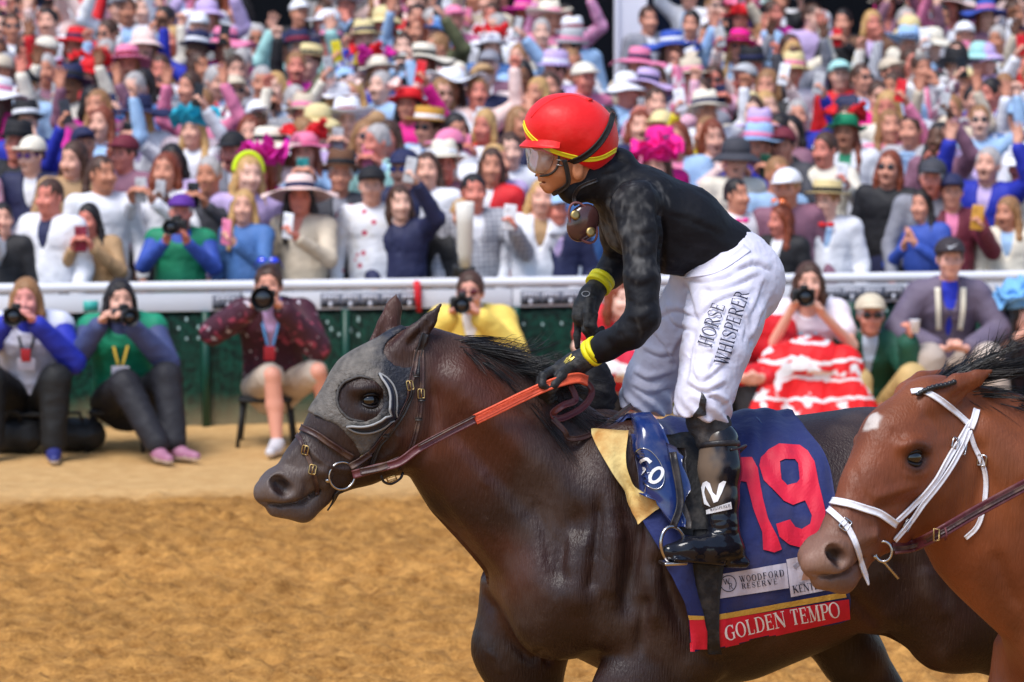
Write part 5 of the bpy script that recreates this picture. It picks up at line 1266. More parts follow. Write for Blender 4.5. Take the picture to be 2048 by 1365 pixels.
def slat_mat():
    m = bpy.data.materials.new('green slats, dusty foot'); m.use_nodes = True; n = m.node_tree.nodes; l = m.node_tree.links; b = n['Principled BSDF']; b.inputs['Roughness'].default_value = .45
    tc = n.new('ShaderNodeTexCoord'); sx = n.new('ShaderNodeSeparateXYZ'); l.new(tc.outputs['Object'], sx.inputs[0])
    t = n.new('ShaderNodeTexNoise'); t.inputs['Scale'].default_value = 5; l.new(tc.outputs['Object'], t.inputs['Vector'])
    ad = n.new('ShaderNodeMath'); ad.operation = 'MULTIPLY_ADD'; ad.inputs[1].default_value = -.16; l.new(t.outputs[0], ad.inputs[0]); l.new(sx.outputs[2], ad.inputs[2])
    rg_ = n.new('ShaderNodeMapRange'); rg_.inputs[1].default_value = .20; rg_.inputs[2].default_value = .0; rg_.inputs[4].default_value = .75; l.new(ad.outputs[0], rg_.inputs[0])
    t2 = n.new('ShaderNodeTexNoise'); t2.inputs['Scale'].default_value = 24; l.new(tc.outputs['Object'], t2.inputs['Vector'])
    c = n.new('ShaderNodeValToRGB'); c.color_ramp.elements[0].position = .35; c.color_ramp.elements[0].color = (*srgb(4, 36, 30), 1); c.color_ramp.elements[1].position = .68; c.color_ramp.elements[1].color = (*srgb(14, 82, 66), 1); l.new(t2.outputs[0], c.inputs[0])
    mx = n.new('ShaderNodeMixRGB'); mx.inputs[2].default_value = (*srgb(158, 146, 116), 1); l.new(rg_.outputs[0], mx.inputs[0]); l.new(c.outputs[0], mx.inputs[1]); l.new(mx.outputs[0], b.inputs['Base Color'])
    return m
sl.data.materials.clear(); sl.data.materials.append(slat_mat())
M_post = mat('green post', srgb(10, 64, 50), .4)
for px_ in (-260, 100, 410, 690, 1030, 1380, 1700, 1830, 2200): s = s_at(px_); mk('post', *tube([fp(s, .03, .0), fp(s, .03, .82)], .028, 10), M_post, fence)
mk('back_screen', *fbox(-7.4, 7.4, -.05, -.045, .03, .815), mat('dark backing', srgb(10, 34, 28), .8), fence)
cl = []  # pale pieces added to stand for light showing through gaps between the slats
for i in range(80):
    px_ = rg.choice([rg.uniform(640, 720), rg.uniform(800, 1010), rg.uniform(1000, 1260), rg.uniform(1660, 1850), rg.uniform(2000, 2048), rg.uniform(300, 640)]); s = round(s_at(px_) / .0257) * .0257; z = .765 - .06 * rg.randint(0, 2) - .01 * rg.random() * 4
    cl.append(fbox(s - .008, s + .008, .0015, .006, z, z + .016 + .012 * rg.random()))
o = mk('gap_lights', *join(cl), mat('pale gap light', srgb(170, 200, 196), .4), fence, smooth=False); o['kind'] = 'stuff'

# grandstand behind the crowd
stand = empty('grandstand', (0, 37.2, 0)); tag(stand, 'dark shaded grandstand front with a white column behind the crowd', 'grandstand')
M_dark = mat('dark stand interior', srgb(38, 34, 40), .8, var=.3, vscale=1.0)
mk('back_wall', *box((-14, 38.6, .2), (14, 38.9, 7)), M_dark, stand, smooth=False)
mk('roof', *box((-14, 35.2, 5.6), (14, 44, 5.9)), M_dark, stand, smooth=False)
rg = random.Random(3)
for i in range(9):
    x = -9 + i * 2.2 + rg.uniform(-.4, .4); mk('doorway', *box((x - .5, 38.50, 1.2), (x + .5, 38.598, 3.6)), mat('stand doorway ' + 'abc'[i % 3], srgb(*((20, 18, 24), (60, 30, 36), (30, 36, 60))[i % 3]), .8), stand, smooth=False)
cxp = pix_y(1261, 50, 35.0); M_colm = mat('white column paint', srgb(226, 224, 236), .4)
mk('column', *box((cxp[0] - .125, 34.9, .9), (cxp[0] + .125, 35.15, 5.6), .01), M_colm, stand, smooth=False)
for dx in (-.135, .135): mk('column_flange', *box((cxp[0] + dx - .022, 34.87, .9), (cxp[0] + dx + .022, 35.18, 5.598), .004), M_colm, stand, smooth=False)
# ------------------------------------------------------------------ people: bodies as one skin each, clothes over them
A3 = lambda *p: np.array(p, float)
def rotm(yaw=0., pitch=0.):
    cy, sy, cp, sp = math.cos(yaw), math.sin(yaw), math.cos(pitch), math.sin(pitch)
    return np.array([[cy, -sy, 0], [sy, cy, 0], [0, 0, 1]]) @ np.array([[1, 0, 0], [0, cp, -sp], [0, sp, cp]])
def stand(**k):
    j = dict(H=A3(0, -.02, 1.60), neck=A3(0, .01, 1.45), chest=A3(0, .02, 1.30), waist=A3(0, .02, 1.08), pel=A3(0, .02, .93),
             SL=A3(-.175, .02, 1.40), SR=A3(.175, .02, 1.40), EL=A3(-.25, .04, 1.12), ER=A3(.25, .04, 1.12), WL=A3(-.25, -.08, .90), WR=A3(.25, -.08, .90),
             HL=A3(-.09, .02, .90), HR=A3(.09, .02, .90), KL=A3(-.10, 0, .48), KR=A3(.10, 0, .48), AL=A3(-.10, .02, .08), AR=A3(.10, .02, .08),
             dL=A3(0, -.2, -1), dR=A3(0, -.2, -1), nL=A3(1, 0, 0), nR=A3(-1, 0, 0), gL='open', gR='open', yaw=0., pitch=0., mouth=0.)
    j.update({a: (A3(*b) if isinstance(b, tuple) else b) for a, b in k.items()}); return j
def unit(v): return np.asarray(v, float) / (np.linalg.norm(v) + 1e-9)
def hand(f, w, d, n, g, side):
    """palm, four fingers, thumb; d = finger direction, n = palm normal"""
    d = unit(d); n = unit(n - d * (n @ d)); s = np.cross(d, n) * side
    f.cone(w, .026, w + d * .03, .03, .015)
    c = w + d * .062
    for k_ in (-.022, 0, .022): f.cone(w + d * .03 + s * k_ * .7, .016, c + d * .022 + s * k_, .015, .012)
    L = (.068, .078, .072, .055)
    for i in range(4):
        b = c + d * .026 + s * (-.031 + .0205 * i)
        if g == 'open': m = b + d * L[i] * .5 + n * .006 + s * (i - 1.5) * .004; e = b + d * L[i] + n * .018 + s * (i - 1.5) * .010
        elif g == 'grip': m = b + d * L[i] * .36 + n * L[i] * .32; e = b + d * L[i] * .20 + n * L[i] * .80
        else: m = b + d * L[i] * .2 + n * .030; e = b - d * .018 + n * .034
        f.cone(b, .0105, m, .0100, .005); f.cone(m, .0100, e, .0085, .004)
    t0 = w + d * .035 - s * .030; t1 = t0 + d * .030 - s * .022 + n * .012; t2 = t1 + d * .028 + n * .016 + (s * .01 if g != 'open' else -s * .008)
    f.cone(t0, .015, t1, .0125, .010); f.cone(t1, .0125, t2, .0098, .005)
def figure(j, h=.0095, parts=('body', 'top'), cut=None, sleeve=1.0, grow=.0, legs=True, hands=True):
    """parts wanted of one figure -> {name: (V, F, col)}"""
    out = {}; P = np.array([v for v in j.values() if isinstance(v, np.ndarray) and v.shape == (3,) and abs(v[2]) < 3])
    pts = np.array([j[k] for k in ('H', 'neck', 'chest', 'pel', 'SL', 'SR', 'EL', 'ER', 'WL', 'WR', 'HL', 'HR', 'KL', 'KR', 'AL', 'AR')])
    lo, hi = pts.min(0) - A3(.20, .22, .10), pts.max(0) + A3(.20, .22, .22)
    Rh = rotm(j['yaw'], j['pitch']); H = j['H']; HS = 1.05; hd = lambda x, y, z: H + Rh @ A3(x, y, z) * HS
    if 'body' in parts:
        f = Field(lo, hi, h)
        f.ell(hd(0, .008, .025), A3(.074, .094, .098) * HS, Rh, 0); f.ell(hd(0, -.022, -.045), A3(.060, .066, .072) * HS, Rh, .03); f.ell(hd(0, -.060, -.088), A3(.030, .026, .022) * HS, Rh, .03)
        f.cone(hd(0, -.088, .008), .010, hd(0, -.106, -.030), .0135, .012); f.cone(hd(-.016, -.094, -.034), .008, hd(.016, -.094, -.034), .008, .008)
        f.cone(hd(-.018, -.088, -.060), .009, hd(.018, -.088, -.060), .009, .008)
        for s in (-1, 1):
            f.ell(hd(s * .031, -.098, .010), A3(.019, .016, .013) * HS, Rh, .014, 's'); f.ell(hd(s * .076, .004, -.004), A3(.010, .018, .030) * HS, Rh, .006); f.ell(hd(s * .036, -.070, -.028), A3(.026, .024, .024) * HS, Rh, .02)
        if j['mouth'] > 0: f.ell(hd(0, -.100, -.062), A3(.016, .03, .015 * j['mouth'] + .006) * HS, Rh, .006, 's')
        f.cone(hd(0, .02, -.06), .054, j['neck'] + A3(0, 0, .0), .062, .03)
        f.seg(j['neck'] - A3(0, 0, .06), j['chest'], .10, .145, .07, .09, .05); f.seg(j['chest'], j['pel'], .145, .13, .09, .085, .05)
        for a, b, c, d, n, g, s in (('SL', 'EL', 'WL', 'dL', 'nL', 'gL', 1), ('SR', 'ER', 'WR', 'dR', 'nR', 'gR', -1)):
            f.cone(j['neck'] - A3(0, 0, .05), .05, j[a], .05, .04); f.cone(j[a], .047, j[b], .038, .02); f.cone(j[b], .039, j[c], .0265, .012)
            if hands: hand(f, j[c], j[d], j[n], j[g], s)
        if legs:
            for a, b, c in (('HL', 'KL', 'AL'), ('HR', 'KR', 'AR')): f.cone(j[a], .075, j[b], .052, .03); f.cone(j[b], .054, j[b] * .55 + j[c] * .45 + A3(0, .02, 0), .054, .02); f.cone(j[b] * .55 + j[c] * .45 + A3(0, .02, 0), .054, j[c], .034, .02)
        V, F = f.mesh(); V = lap(V, F, 1, .3)
        q = (V - H) @ Rh / HS; col = np.zeros((len(V), 4)); fr = q[:, 1] < -.03
        def spot(cx, cz, rx, rz, c, a=1.):
            m = fr & (((q[:, 0] - cx) / rx)**2 + ((q[:, 2] - cz) / rz)**2 < 1); col[m, :3] = c; col[m, 3] = a
        for s in (-1, 1): spot(s * .032, .034, .024, .007, (.08, .05, .035), .6); spot(s * .032, .010, .015, .007, (.03, .02, .02), .85)
        spot(0, -.062, .024, .009, (.40, .12, .10), .6)
        if j['mouth'] > 0: spot(0, -.064, .017, .015 * j['mouth'] + .006, (.08, .015, .015), .9)
        out['body'] = (V, F, col)
    def torso(f, g):
        f.seg(j['pel'] - A3(0, 0, .06 if 'toeL' not in j else -.05), j['waist'], .165 + g, .148 + g, .118 + g, .108 + g, .05); f.seg(j['waist'], j['chest'], .148 + g, .176 + g, .108 + g, .116 + g, .05)
        f.cone(j['chest'] + A3(-.06, 0, .05), .10 + g, j['chest'] + A3(.06, 0, .05), .10 + g, .05)
        for a in ('SL', 'SR'): f.cone(j['neck'] - A3(0, 0, .03), .060 + g, j[a], .062 + g, .04)
    def sleeves(f, g):
        for a, b, c in (('SL', 'EL', 'WL'), ('SR', 'ER', 'WR')):
            e = j[b] + (j[c] - j[b]) * (sleeve * .92) if sleeve > .2 else None
            f.cone(j[a], .062 + g, j[b] if e is not None else j[a] * .45 + j[b] * .55, .050 + g, .03)
            if e is not None: f.cone(j[b], .050 + g, e, .036 + g, .015)
    def neckcut(f, kind):
        n = j['neck']; c = j['chest']; w = j['waist']
        if kind == 'v': f.cone(n + A3(0, -.10, .03), .062, w + A3(0, -.165, .04), .012, .008, 's')
        elif kind == 'scoop': f.ell(n + A3(0, -.085, .02), (.085, .09, .10), None, .01, 's')
        elif kind == 'deep': f.cone(n + A3(0, -.10, .04), .062, c + A3(0, -.135, -.02), .020, .01, 's')
    for nm, g, kind, sl in (('jacket', .014, 'v', 1), ('shirt', .0, None, 0), ('top', .006, cut, 1), ('vest', .020, 'scoop', 0)):
        if nm in parts:
            f = Field(lo, hi, h * 1.1); torso(f, g + grow)
            if sl: sleeves(f, g + grow)
            neckcut(f, kind)
            if nm == 'jacket': f.ell(j['neck'] + A3(0, -.01, .05), (.075, .085, .05), None, .01, 's')
            V, F = f.mesh(); V = lap(V, F, 1, .35); V = folds(V, F, .006, [((.8, .8, 1.2), 13, .5), ((1.1, 1, .6), 8, .6)], 3.); out[nm] = (V, F, None)
    if 'trousers' in parts:
        f = Field(lo, hi, h * 1.25); f.seg(j['pel'], j['pel'] - A3(0, 0, .05), .16, .165, .12, .12, .04)
        g = .022 if 'toeL' in j else 0.
        for a, b, c in (('HL', 'KL', 'AL'), ('HR', 'KR', 'AR')): f.cone(j[a], .100 + g, j[b], .076 + g, .04); f.cone(j[b], .076 + g, j[c] + A3(0, 0, .03), .062 + g * .6, .02)
        V, F = f.mesh(); V = lap(V, F, 1, .35); out['trousers'] = (folds(V, F, .006, [((.8, .8, 1.2), 12, .5), ((1.1, 1, .6), 8, .5)], 5.), F, None)
    if 'shorts' in parts:
        f = Field(lo, hi, h * 1.25); f.seg(j['pel'], j['pel'] - A3(0, 0, .05), .16, .165, .12, .12, .04)
        for a, b in (('HL', 'KL'), ('HR', 'KR')): f.cone(j[a], .104, j[a] * .12 + j[b] * .88, .088, .04)
        V, F = f.mesh(); out['shorts'] = (folds(lap(V, F, 1, .35), F, .006, [((.8, .8, 1.2), 12, .8)], 5.), F, None)
    if 'skirt' in parts:
        f = Field(lo, hi, h * 1.25); f.seg(j['pel'] + A3(0, 0, .04), j['pel'] - A3(0, 0, .05), .15, .165, .12, .125, .04)
        f.seg(j['pel'] - A3(0, 0, .05), (j['KL'] + j['KR']) / 2 - A3(0, 0, .02), .165, .22, .125, .16, .04); V, F = f.mesh(); out['skirt'] = (folds(lap(V, F, 1), F, .010, [((1.5, 1.5, .2), 8, .8)], 5.), F, None)
    if 'shoes' in parts:
        for k_, s in (('AL', -1), ('AR', 1)):
            a = j[k_]; t = unit(j.get('toe' + k_[1], A3(0, -1, 0))); f = Field(a - A3(.27, .30, .12), a + A3(.27, .22, .08), .008)
            f.cone(a + A3(0, 0, -.02), .050, a + t * .07 + A3(0, 0, -.04), .044, .02); f.cone(a + t * .06 + A3(0, 0, -.045), .042, a + t * .20 + A3(0, 0, -.050), .032, .02)
            V, F = f.mesh(); col = np.zeros((len(V), 4)); V[:, 2] = np.maximum(V[:, 2], a[2] - .076); col[:, :3] = (.62, .55, .50); col[:, 3] = V[:, 2] < a[2] - .052; out['shoe' + k_[1]] = (V, F, col)
    return out
def skin_mat():
    m = bpy.data.materials.new('people skin'); m.use_nodes = True; n = m.node_tree.nodes; l = m.node_tree.links; b = n['Principled BSDF']; b.inputs['Roughness'].default_value = .48; b.inputs['Specular IOR Level'].default_value = .35
    o = n.new('ShaderNodeObjectInfo'); a = n.new('ShaderNodeVertexColor'); a.layer_name = 'Col'; mx = n.new('ShaderNodeMixRGB'); l.new(a.outputs[1], mx.inputs[0]); l.new(o.outputs['Color'], mx.inputs[1]); l.new(a.outputs[0], mx.inputs[2]); l.new(mx.outputs[0], b.inputs['Base Color'])
    return m
M_psk = skin_mat()
def fabric_mat(kind):
    m = bpy.data.materials.new('fabric ' + kind); m.use_nodes = True; n = m.node_tree.nodes; l = m.node_tree.links; b = n['Principled BSDF']; b.inputs['Roughness'].default_value = .7; b.inputs['Sheen Weight'].default_value = .0
    o = n.new('ShaderNodeObjectInfo'); out = o.outputs['Color']; tc = n.new('ShaderNodeTexCoord')
    def second(fac, col):
        nonlocal out
        mx = n.new('ShaderNodeMixRGB'); l.new(fac, mx.inputs[0]); l.new(out, mx.inputs[1]); mx.inputs[2].default_value = (*col, 1); out = mx.outputs[0]
    def thr(sock, a, c, amt=1.):
        r = n.new('ShaderNodeMapRange'); r.inputs[1].default_value = a; r.inputs[2].default_value = c; r.inputs[4].default_value = amt; l.new(sock, r.inputs[0]); return r.outputs[0]
    if kind == 'floral':
        t = n.new('ShaderNodeTexNoise'); t.inputs['Scale'].default_value = 14; t.inputs['Detail'].default_value = 2; l.new(tc.outputs['Object'], t.inputs['Vector']); second(thr(t.outputs[0], .54, .58), (.8, .78, .78))
        t2 = n.new('ShaderNodeTexVoronoi'); t2.inputs['Scale'].default_value = 11; l.new(tc.outputs['Object'], t2.inputs['Vector']); second(thr(t2.outputs[0], .25, .18), (.55, .06, .12))
    elif kind == 'striped':
        w = n.new('ShaderNodeTexWave'); w.inputs['Scale'].default_value = 16; w.bands_direction = 'X'; w.inputs['Distortion'].default_value = .6; l.new(tc.outputs['Object'], w.inputs['Vector']); second(thr(w.outputs[1], .45, .55, .75), (.78, .78, .82))
    elif kind == 'plaid':
        for ax, s in (('X', 9), ('Z', 9)):
            w = n.new('ShaderNodeTexWave'); w.inputs['Scale'].default_value = s; w.bands_direction = ax; l.new(tc.outputs['Object'], w.inputs['Vector']); second(thr(w.outputs[1], .8, .9, .35), (.75, .75, .78))
    elif kind == 'blotch':
        t = n.new('ShaderNodeTexNoise'); t.inputs['Scale'].default_value = 16; t.inputs['Detail'].default_value = 3; l.new(tc.outputs['Object'], t.inputs['Vector']); second(thr(t.outputs[0], .58, .66), srgb(160, 60, 84)); 
        t2 = n.new('ShaderNodeTexNoise'); t2.inputs['Scale'].default_value = 22; l.new(tc.outputs['Object'], t2.inputs['Vector']); second(thr(t2.outputs[0], .66, .70), srgb(200, 190, 200))
    elif kind == 'bigfloral':
        t = n.new('ShaderNodeTexNoise'); t.inputs['Scale'].default_value = 7; t.inputs['Detail'].default_value = 2; l.new(tc.outputs['Object'], t.inputs['Vector']); second(thr(t.outputs[0], .56, .59), (.82, .80, .82))
        w = n.new('ShaderNodeTexWave'); w.inputs['Scale'].default_value = 2.6; w.bands_direction = 'Z'; w.inputs['Distortion'].default_value = 3.; w.inputs['Detail Scale'].default_value = 2.; l.new(tc.outputs['Object'], w.inputs['Vector']); second(thr(w.outputs[1], .90, .94), (.85, .83, .85))
    tn_ = n.new('ShaderNodeTexNoise'); tn_.inputs['Scale'].default_value = 9; tn_.inputs['Detail'].default_value = 4; l.new(tc.outputs['Object'], tn_.inputs['Vector'])
    v = n.new('ShaderNodeMapRange'); v.inputs[1].default_value = .3; v.inputs[2].default_value = .7; v.inputs[3].default_value = .88; v.inputs[4].default_value = 1.1; l.new(tn_.outputs[0], v.inputs[0])
    x = n.new('ShaderNodeVectorMath'); x.operation = 'SCALE'; l.new(out, x.inputs[0]); l.new(v.outputs[0], x.inputs['Scale']); l.new(x.outputs[0], b.inputs['Base Color'])
    bp = n.new('ShaderNodeBump'); bp.inputs['Strength'].default_value = .4; bp.inputs['Distance'].default_value = .02; l.new(tn_.outputs[0], bp.inputs['Height']); l.new(bp.outputs[0], b.inputs['Normal'])
    return m
FAB = {k: fabric_mat(k) for k in ('plain', 'floral', 'striped', 'plaid', 'blotch', 'bigfloral')}
M_hairp = mat('people hair', rough=.45, ocol=True, bump=.7, bscale=30, bstretch=(3, 3, .4), var=.25, vscale=25)
M_hatp = mat('hat straw and felt', rough=.75, ocol=True, bump=.3, bscale=70, var=.08, vscale=20)
M_glass = mat('sunglass lens', rough=.12, ocol=True, coat=.6)
M_shoe = mat('people shoes', rough=.5, ocol=True, bump=.2)
M_obj = mat('held things', rough=.3, ocol=True)
M_lensg = mat('camera lens glass', (.006, .006, .012), .05, coat=1.)
M_camb = mat('camera body', (.012, .012, .013), .5, bump=.2, bscale=90)

# ---- hair, hats, glasses, in head coordinates
def rgb(c): return PAL[c] if isinstance(c, str) else c
PAL = {k: srgb(*v) for k, v in dict(white=(232, 232, 238), cream=(232, 222, 204), beige=(206, 190, 168), tan=(176, 140, 100), brown=(104, 68, 46), navy=(34, 38, 76), black=(26, 25, 30), grey=(138, 138, 148),
    charcoal=(62, 62, 70), red=(214, 26, 36), wine=(128, 30, 52), pink=(232, 130, 166), hotpink=(236, 20, 140), magenta=(206, 30, 150), blush=(240, 208, 200), lilac=(196, 172, 216), purple=(92, 44, 140), blue=(52, 82, 172), royal=(30, 44, 168),
    lightblue=(158, 190, 226), denim=(70, 112, 172), turquoise=(40, 170, 196), teal=(40, 140, 140), mint=(164, 212, 208), green=(18, 130, 92), darkgreen=(24, 70, 52), olive=(96, 98, 66), yellow=(232, 210, 40), neon=(212, 240, 30), straw=(224, 204, 150), orange=(236, 110, 40),
    mauve=(136, 92, 112), maroon=(110, 34, 50), silver=(180, 180, 184), gold=(206, 150, 60)).items()}
NAMES = dict(hotpink='hot pink', lightblue='light blue', darkgreen='dark green', royal='royal blue', neon='neon yellow')
HAIR = dict(brown=srgb(72, 46, 34), dark=srgb(30, 22, 22), blond=srgb(196, 154, 98), grey=srgb(176, 170, 168), auburn=srgb(124, 58, 34), light=srgb(150, 108, 70))
def hair_mesh(kind):
    f = Field((-.17, -.16, -.42), (.17, .18, .17), .008)
    f.ell((0, .016, .034), (.083, .100, .101), None, 0); f.ell((0, .03, -.02), (.080, .082, .085), None, .02)
    if kind == 'long':
        for s in (-1, 1): f.chain([(s * .074, .012, .02, .024), (s * .090, .012, -.08, .026), (s * .098, -.02, -.20, .030), (s * .094, -.04, -.30, .020)], .02)
        f.chain([(0, .07, .0, .06), (0, .085, -.15, .065), (0, .08, -.30, .04)], .03)
    if kind == 'mid':
        for s in (-1, 1): f.chain([(s * .074, .012, .02, .024), (s * .088, .012, -.08, .026), (s * .082, .005, -.14, .022)], .02)
        f.chain([(0, .07, .0, .06), (0, .075, -.12, .055)], .03)
    if kind == 'short': f.ell((0, .0, -.075), (.11, .15, .065), None, .02, 's')
    f.ell((0, -.088, -.028), (.071, .066, .100), None, .010, 's'); f.ell((0, -.06, -.085), (.066, .07, .07), None, .01, 's')
    if kind != 'short': f.cone((0, -.11, -.1), .05, (0, -.13, -.35), .06, .01, 's')
    V, F = f.mesh(); V = V + (nz(V * A3(1, 1, .3), 40, 1.) * .009 + nz(V * A3(1, 1, .25), 85, 4.) * .005)[:, None] * unit(A3(1, 1, .3)); return mesh_data('hair', lap(V, F, 1, .3), F, M_hairp)
def brim(r0, r1, z0, drop, wave, n=36, seed=0, curl=0., sq=1.0):
    prof = np.linspace(0, 1, 6); V = []
    for t in prof:
        for k_ in range(n):
            a = 2 * math.pi * k_ / n; r = r0 + (r1 - r0) * t; w = wave * math.sin(3 * a + seed) * t * t + wave * .6 * math.sin(5 * a + seed * 2) * t
            V.append((r * math.cos(a) * sq, r * math.sin(a) * 1.05, z0 - drop * t * t + w + curl * t * t * abs(math.cos(a))**2))
    V = np.array(V); F = [(i * n + k_, i * n + (k_ + 1) % n, (i + 1) * n + (k_ + 1) % n, (i + 1) * n + k_) for i in range(5) for k_ in range(n)]
    V2 = V - A3(0, 0, .006); m = len(V); F2 = [tuple(x + m for x in q[::-1]) for q in F]; R_ = [(5 * n + k_, 5 * n + (k_ + 1) % n, m + 5 * n + (k_ + 1) % n, m + 5 * n + k_) for k_ in range(n)]
    return np.concatenate([V, V2]), F + F2 + R_
def tiltm(V, deg, z=.03): c, s = math.cos(R(deg)), math.sin(R(deg)); V = np.array(V) - A3(0, 0, z); return np.stack([V[:, 0], V[:, 1] * c - V[:, 2] * s, V[:, 1] * s + V[:, 2] * c], 1) + A3(0, .01, z)
def hat_mesh(kind):
    band = None
    if kind == 'cap':
        f = Field((-.12, -.24, -.02), (.12, .14, .17), .007); f.ell((0, .012, .045), (.090, .108, .088), None, 0); f.D = np.maximum(f.D, (np.float32(.035) - f.ax[2])[None, None, :])
        f.ell((0, -.125, .046), (.070, .075, .010), None, .01); V, F = f.mesh(); V = lap(V, F, 1, .3); V = tiltm(V, -6); F = F.tolist()
    elif kind in ('sunhat', 'panama', 'fedora', 'cowboy', 'boater'):
        p = dict(sunhat=(.095, .24, .05, .035, .018, 0.), panama=(.095, .165, .05, .02, .008, .02), fedora=(.095, .145, .05, .012, .005, .02), cowboy=(.095, .19, .05, .0, .004, .06), boater=(.095, .155, .055, .0, .0, 0.))[kind]
        b = brim(p[0] - .015, p[1], p[2], p[3], p[4], curl=p[5], sq=1.0)
        hgt = dict(sunhat=.10, panama=.115, fedora=.115, cowboy=.125, boater=.085)[kind]
        pr = [(.094, .045), (.096, .06), (.092, .05 + hgt * .55), (.082, .05 + hgt * .92), (.06, .05 + hgt), (.02, .05 + hgt - (.012 if kind in ('panama', 'fedora', 'cowboy') else -.004))] if kind != 'boater' else [(.094, .05), (.096, .06), (.096, .138), (.092, .142), (.03, .143)]
        c = lathe(pr, 32); c = (c[0] * A3(.95, 1.15, 1), c[1])
        if kind in ('panama', 'fedora', 'cowboy'): c[0][:, 2] -= .016 * np.exp(-(c[0][:, 0] / .03)**2) * (c[0][:, 2] > .12)
        V, F = join([b, c]); V = tiltm(V, -8)
        lb = lathe([(.0965, .060), (.0985, .064), (.0970, .090), (.0945, .092)], 32); lv = tiltm(lb[0] * A3(.95, 1.15, 1), -8); band = mesh_data('hat_band', lv, lb[1], M_hatp)
    elif kind in ('ruffle', 'bigbrim'):
        rg = random.Random(4 if kind == 'ruffle' else 8); ps = []
        if kind == 'bigbrim':
            b = brim(.08, .27, .06, -.02, .03, seed=2); ps.append(b); ps.append(lathe([(.094, .05), (.092, .12), (.07, .15), (.02, .155)], 28))
        else:
            for k_ in range(9):
                v, f_ = brim(.01, .13 + .05 * rg.random(), 0, -.03, .045, n=26, seed=rg.random() * 6); q = np.array(rotm(rg.random() * 6, rg.uniform(-.7, .7))); ps.append((v * .72 @ q.T + A3(rg.uniform(-.07, .07), rg.uniform(-.06, .06), .085 + rg.uniform(-.02, .05)), f_))
            ps.append(lathe([(.09, .03), (.092, .08), (.06, .12), (.02, .13)], 24))
        V, F = join(ps); V = tiltm(V, -10)
    elif kind == 'flower':
        rg = random.Random(11); ps = [brim(.08, .16, .05, .01, .01), lathe([(.092, .04), (.09, .10), (.06, .13), (.02, .135)], 24)]
        V, F = join(ps)
        fl = []
        for k_ in range(14):
            a = rg.random() * 6.28; c = A3(math.cos(a) * .11, math.sin(a) * .12 - .02, .09 + rg.random() * .08); v, f_ = brim(.004, .035 + .02 * rg.random(), 0, -.02, .02, n=14, seed=rg.random() * 6); q = np.array(rotm(rg.random() * 6, rg.uniform(-1, 1))); fl.append((v @ q.T + c, f_))
        bv, bf_ = join(fl); band = mesh_data('flowers', tiltm(bv, -6), bf_, M_hatp)
        V = tiltm(V, -6)
    elif kind == 'bonnet':
        V, F = join([brim(.085, .16, .045, .05, .006), lathe([(.093, .03), (.096, .07), (.085, .12), (.05, .145), (.015, .15)], 28)]); V = tiltm(V, -6)
    elif kind == 'headband':
        V, F = tube([A3(.086 * math.cos(t), .01 + .02 * 0, .03 + .110 * math.sin(t)) for t in np.linspace(-.1, math.pi + .1, 20)], .016, 8)
    return mesh_data('hat', V, F, M_hatp), band
def glasses_mesh():
    ps = []
    for s in (-1, 1):
        v, f = lathe([(.022, 0), (.024, .003), (.020, .006)], 16, (0, 0, 0), (s * .15, -1, 0)); v = v * A3(1.05, 1, .82); ps.append((v + A3(s * .033, -.096, .012), f))
        ps.append(tube([A3(s * .056, -.090, .016), A3(s * .078, -.03, .012), A3(s * .08, .01, .006)], .003, 6))
    ps.append(tube([A3(-.012, -.102, .016), A3(.012, -.102, .016)], .003, 6)); return mesh_data('sunglasses', *join(ps), M_glass)
HAIRM = {k: hair_mesh(k) for k in ('short', 'long', 'mid')}
HATM = {k: hat_mesh(k) for k in ('cap', 'sunhat', 'panama', 'fedora', 'cowboy', 'boater', 'ruffle', 'bigbrim', 'flower', 'bonnet', 'headband')}
GLM = glasses_mesh()
def phone_mesh():
    V, F = box((-.037, -.005, -.076), (.037, .005, .076), .004); v2, f2 = box((-.030, -.0075, .035), (-.004, -.0045, .068), .002); return mesh_data('phone', *join([(V, F), (v2, f2)]), M_obj)
PHM = phone_mesh()
def child(name, me, parent, loc=(0, 0, 0), rot=(0, 0, 0), color=(1, 1, 1), scale=(1, 1, 1)):
    o = bpy.data.objects.new(name, me); COL.objects.link(o); o.parent = parent; o.location = tuple(loc); o.rotation_euler = rot; o.scale = scale; o.color = (*color[:3], 1); return o
SKINS = [srgb(*c) for c in ((224, 166, 144), (214, 148, 124), (204, 138, 112), (230, 180, 160), (190, 126, 98), (212, 128, 110), (140, 92, 66), (96, 62, 46))]
def head_kit(root, H, yaw, pitch, hair, hcol, hat, hatcol, glass=None, bandcol=None, hs=1.0):
    e = (pitch, 0, yaw)
    if hair in HAIRM and hat not in ('bigbrim',) or hair == 'long': child('hair', HAIRM[hair], root, H, e, hcol, (hs,) * 3)
    if hat:
        m, b = HATM[hat]; o = child('hat' if hat != 'headband' else 'headband', m, root, H, e, hatcol, (hs * 1.06,) * 3)
        if b: child(b.name, b, o, color=bandcol or PAL['black'])
    if glass is not None: child('sunglasses', GLM, root, H, e, glass, (hs,) * 3)

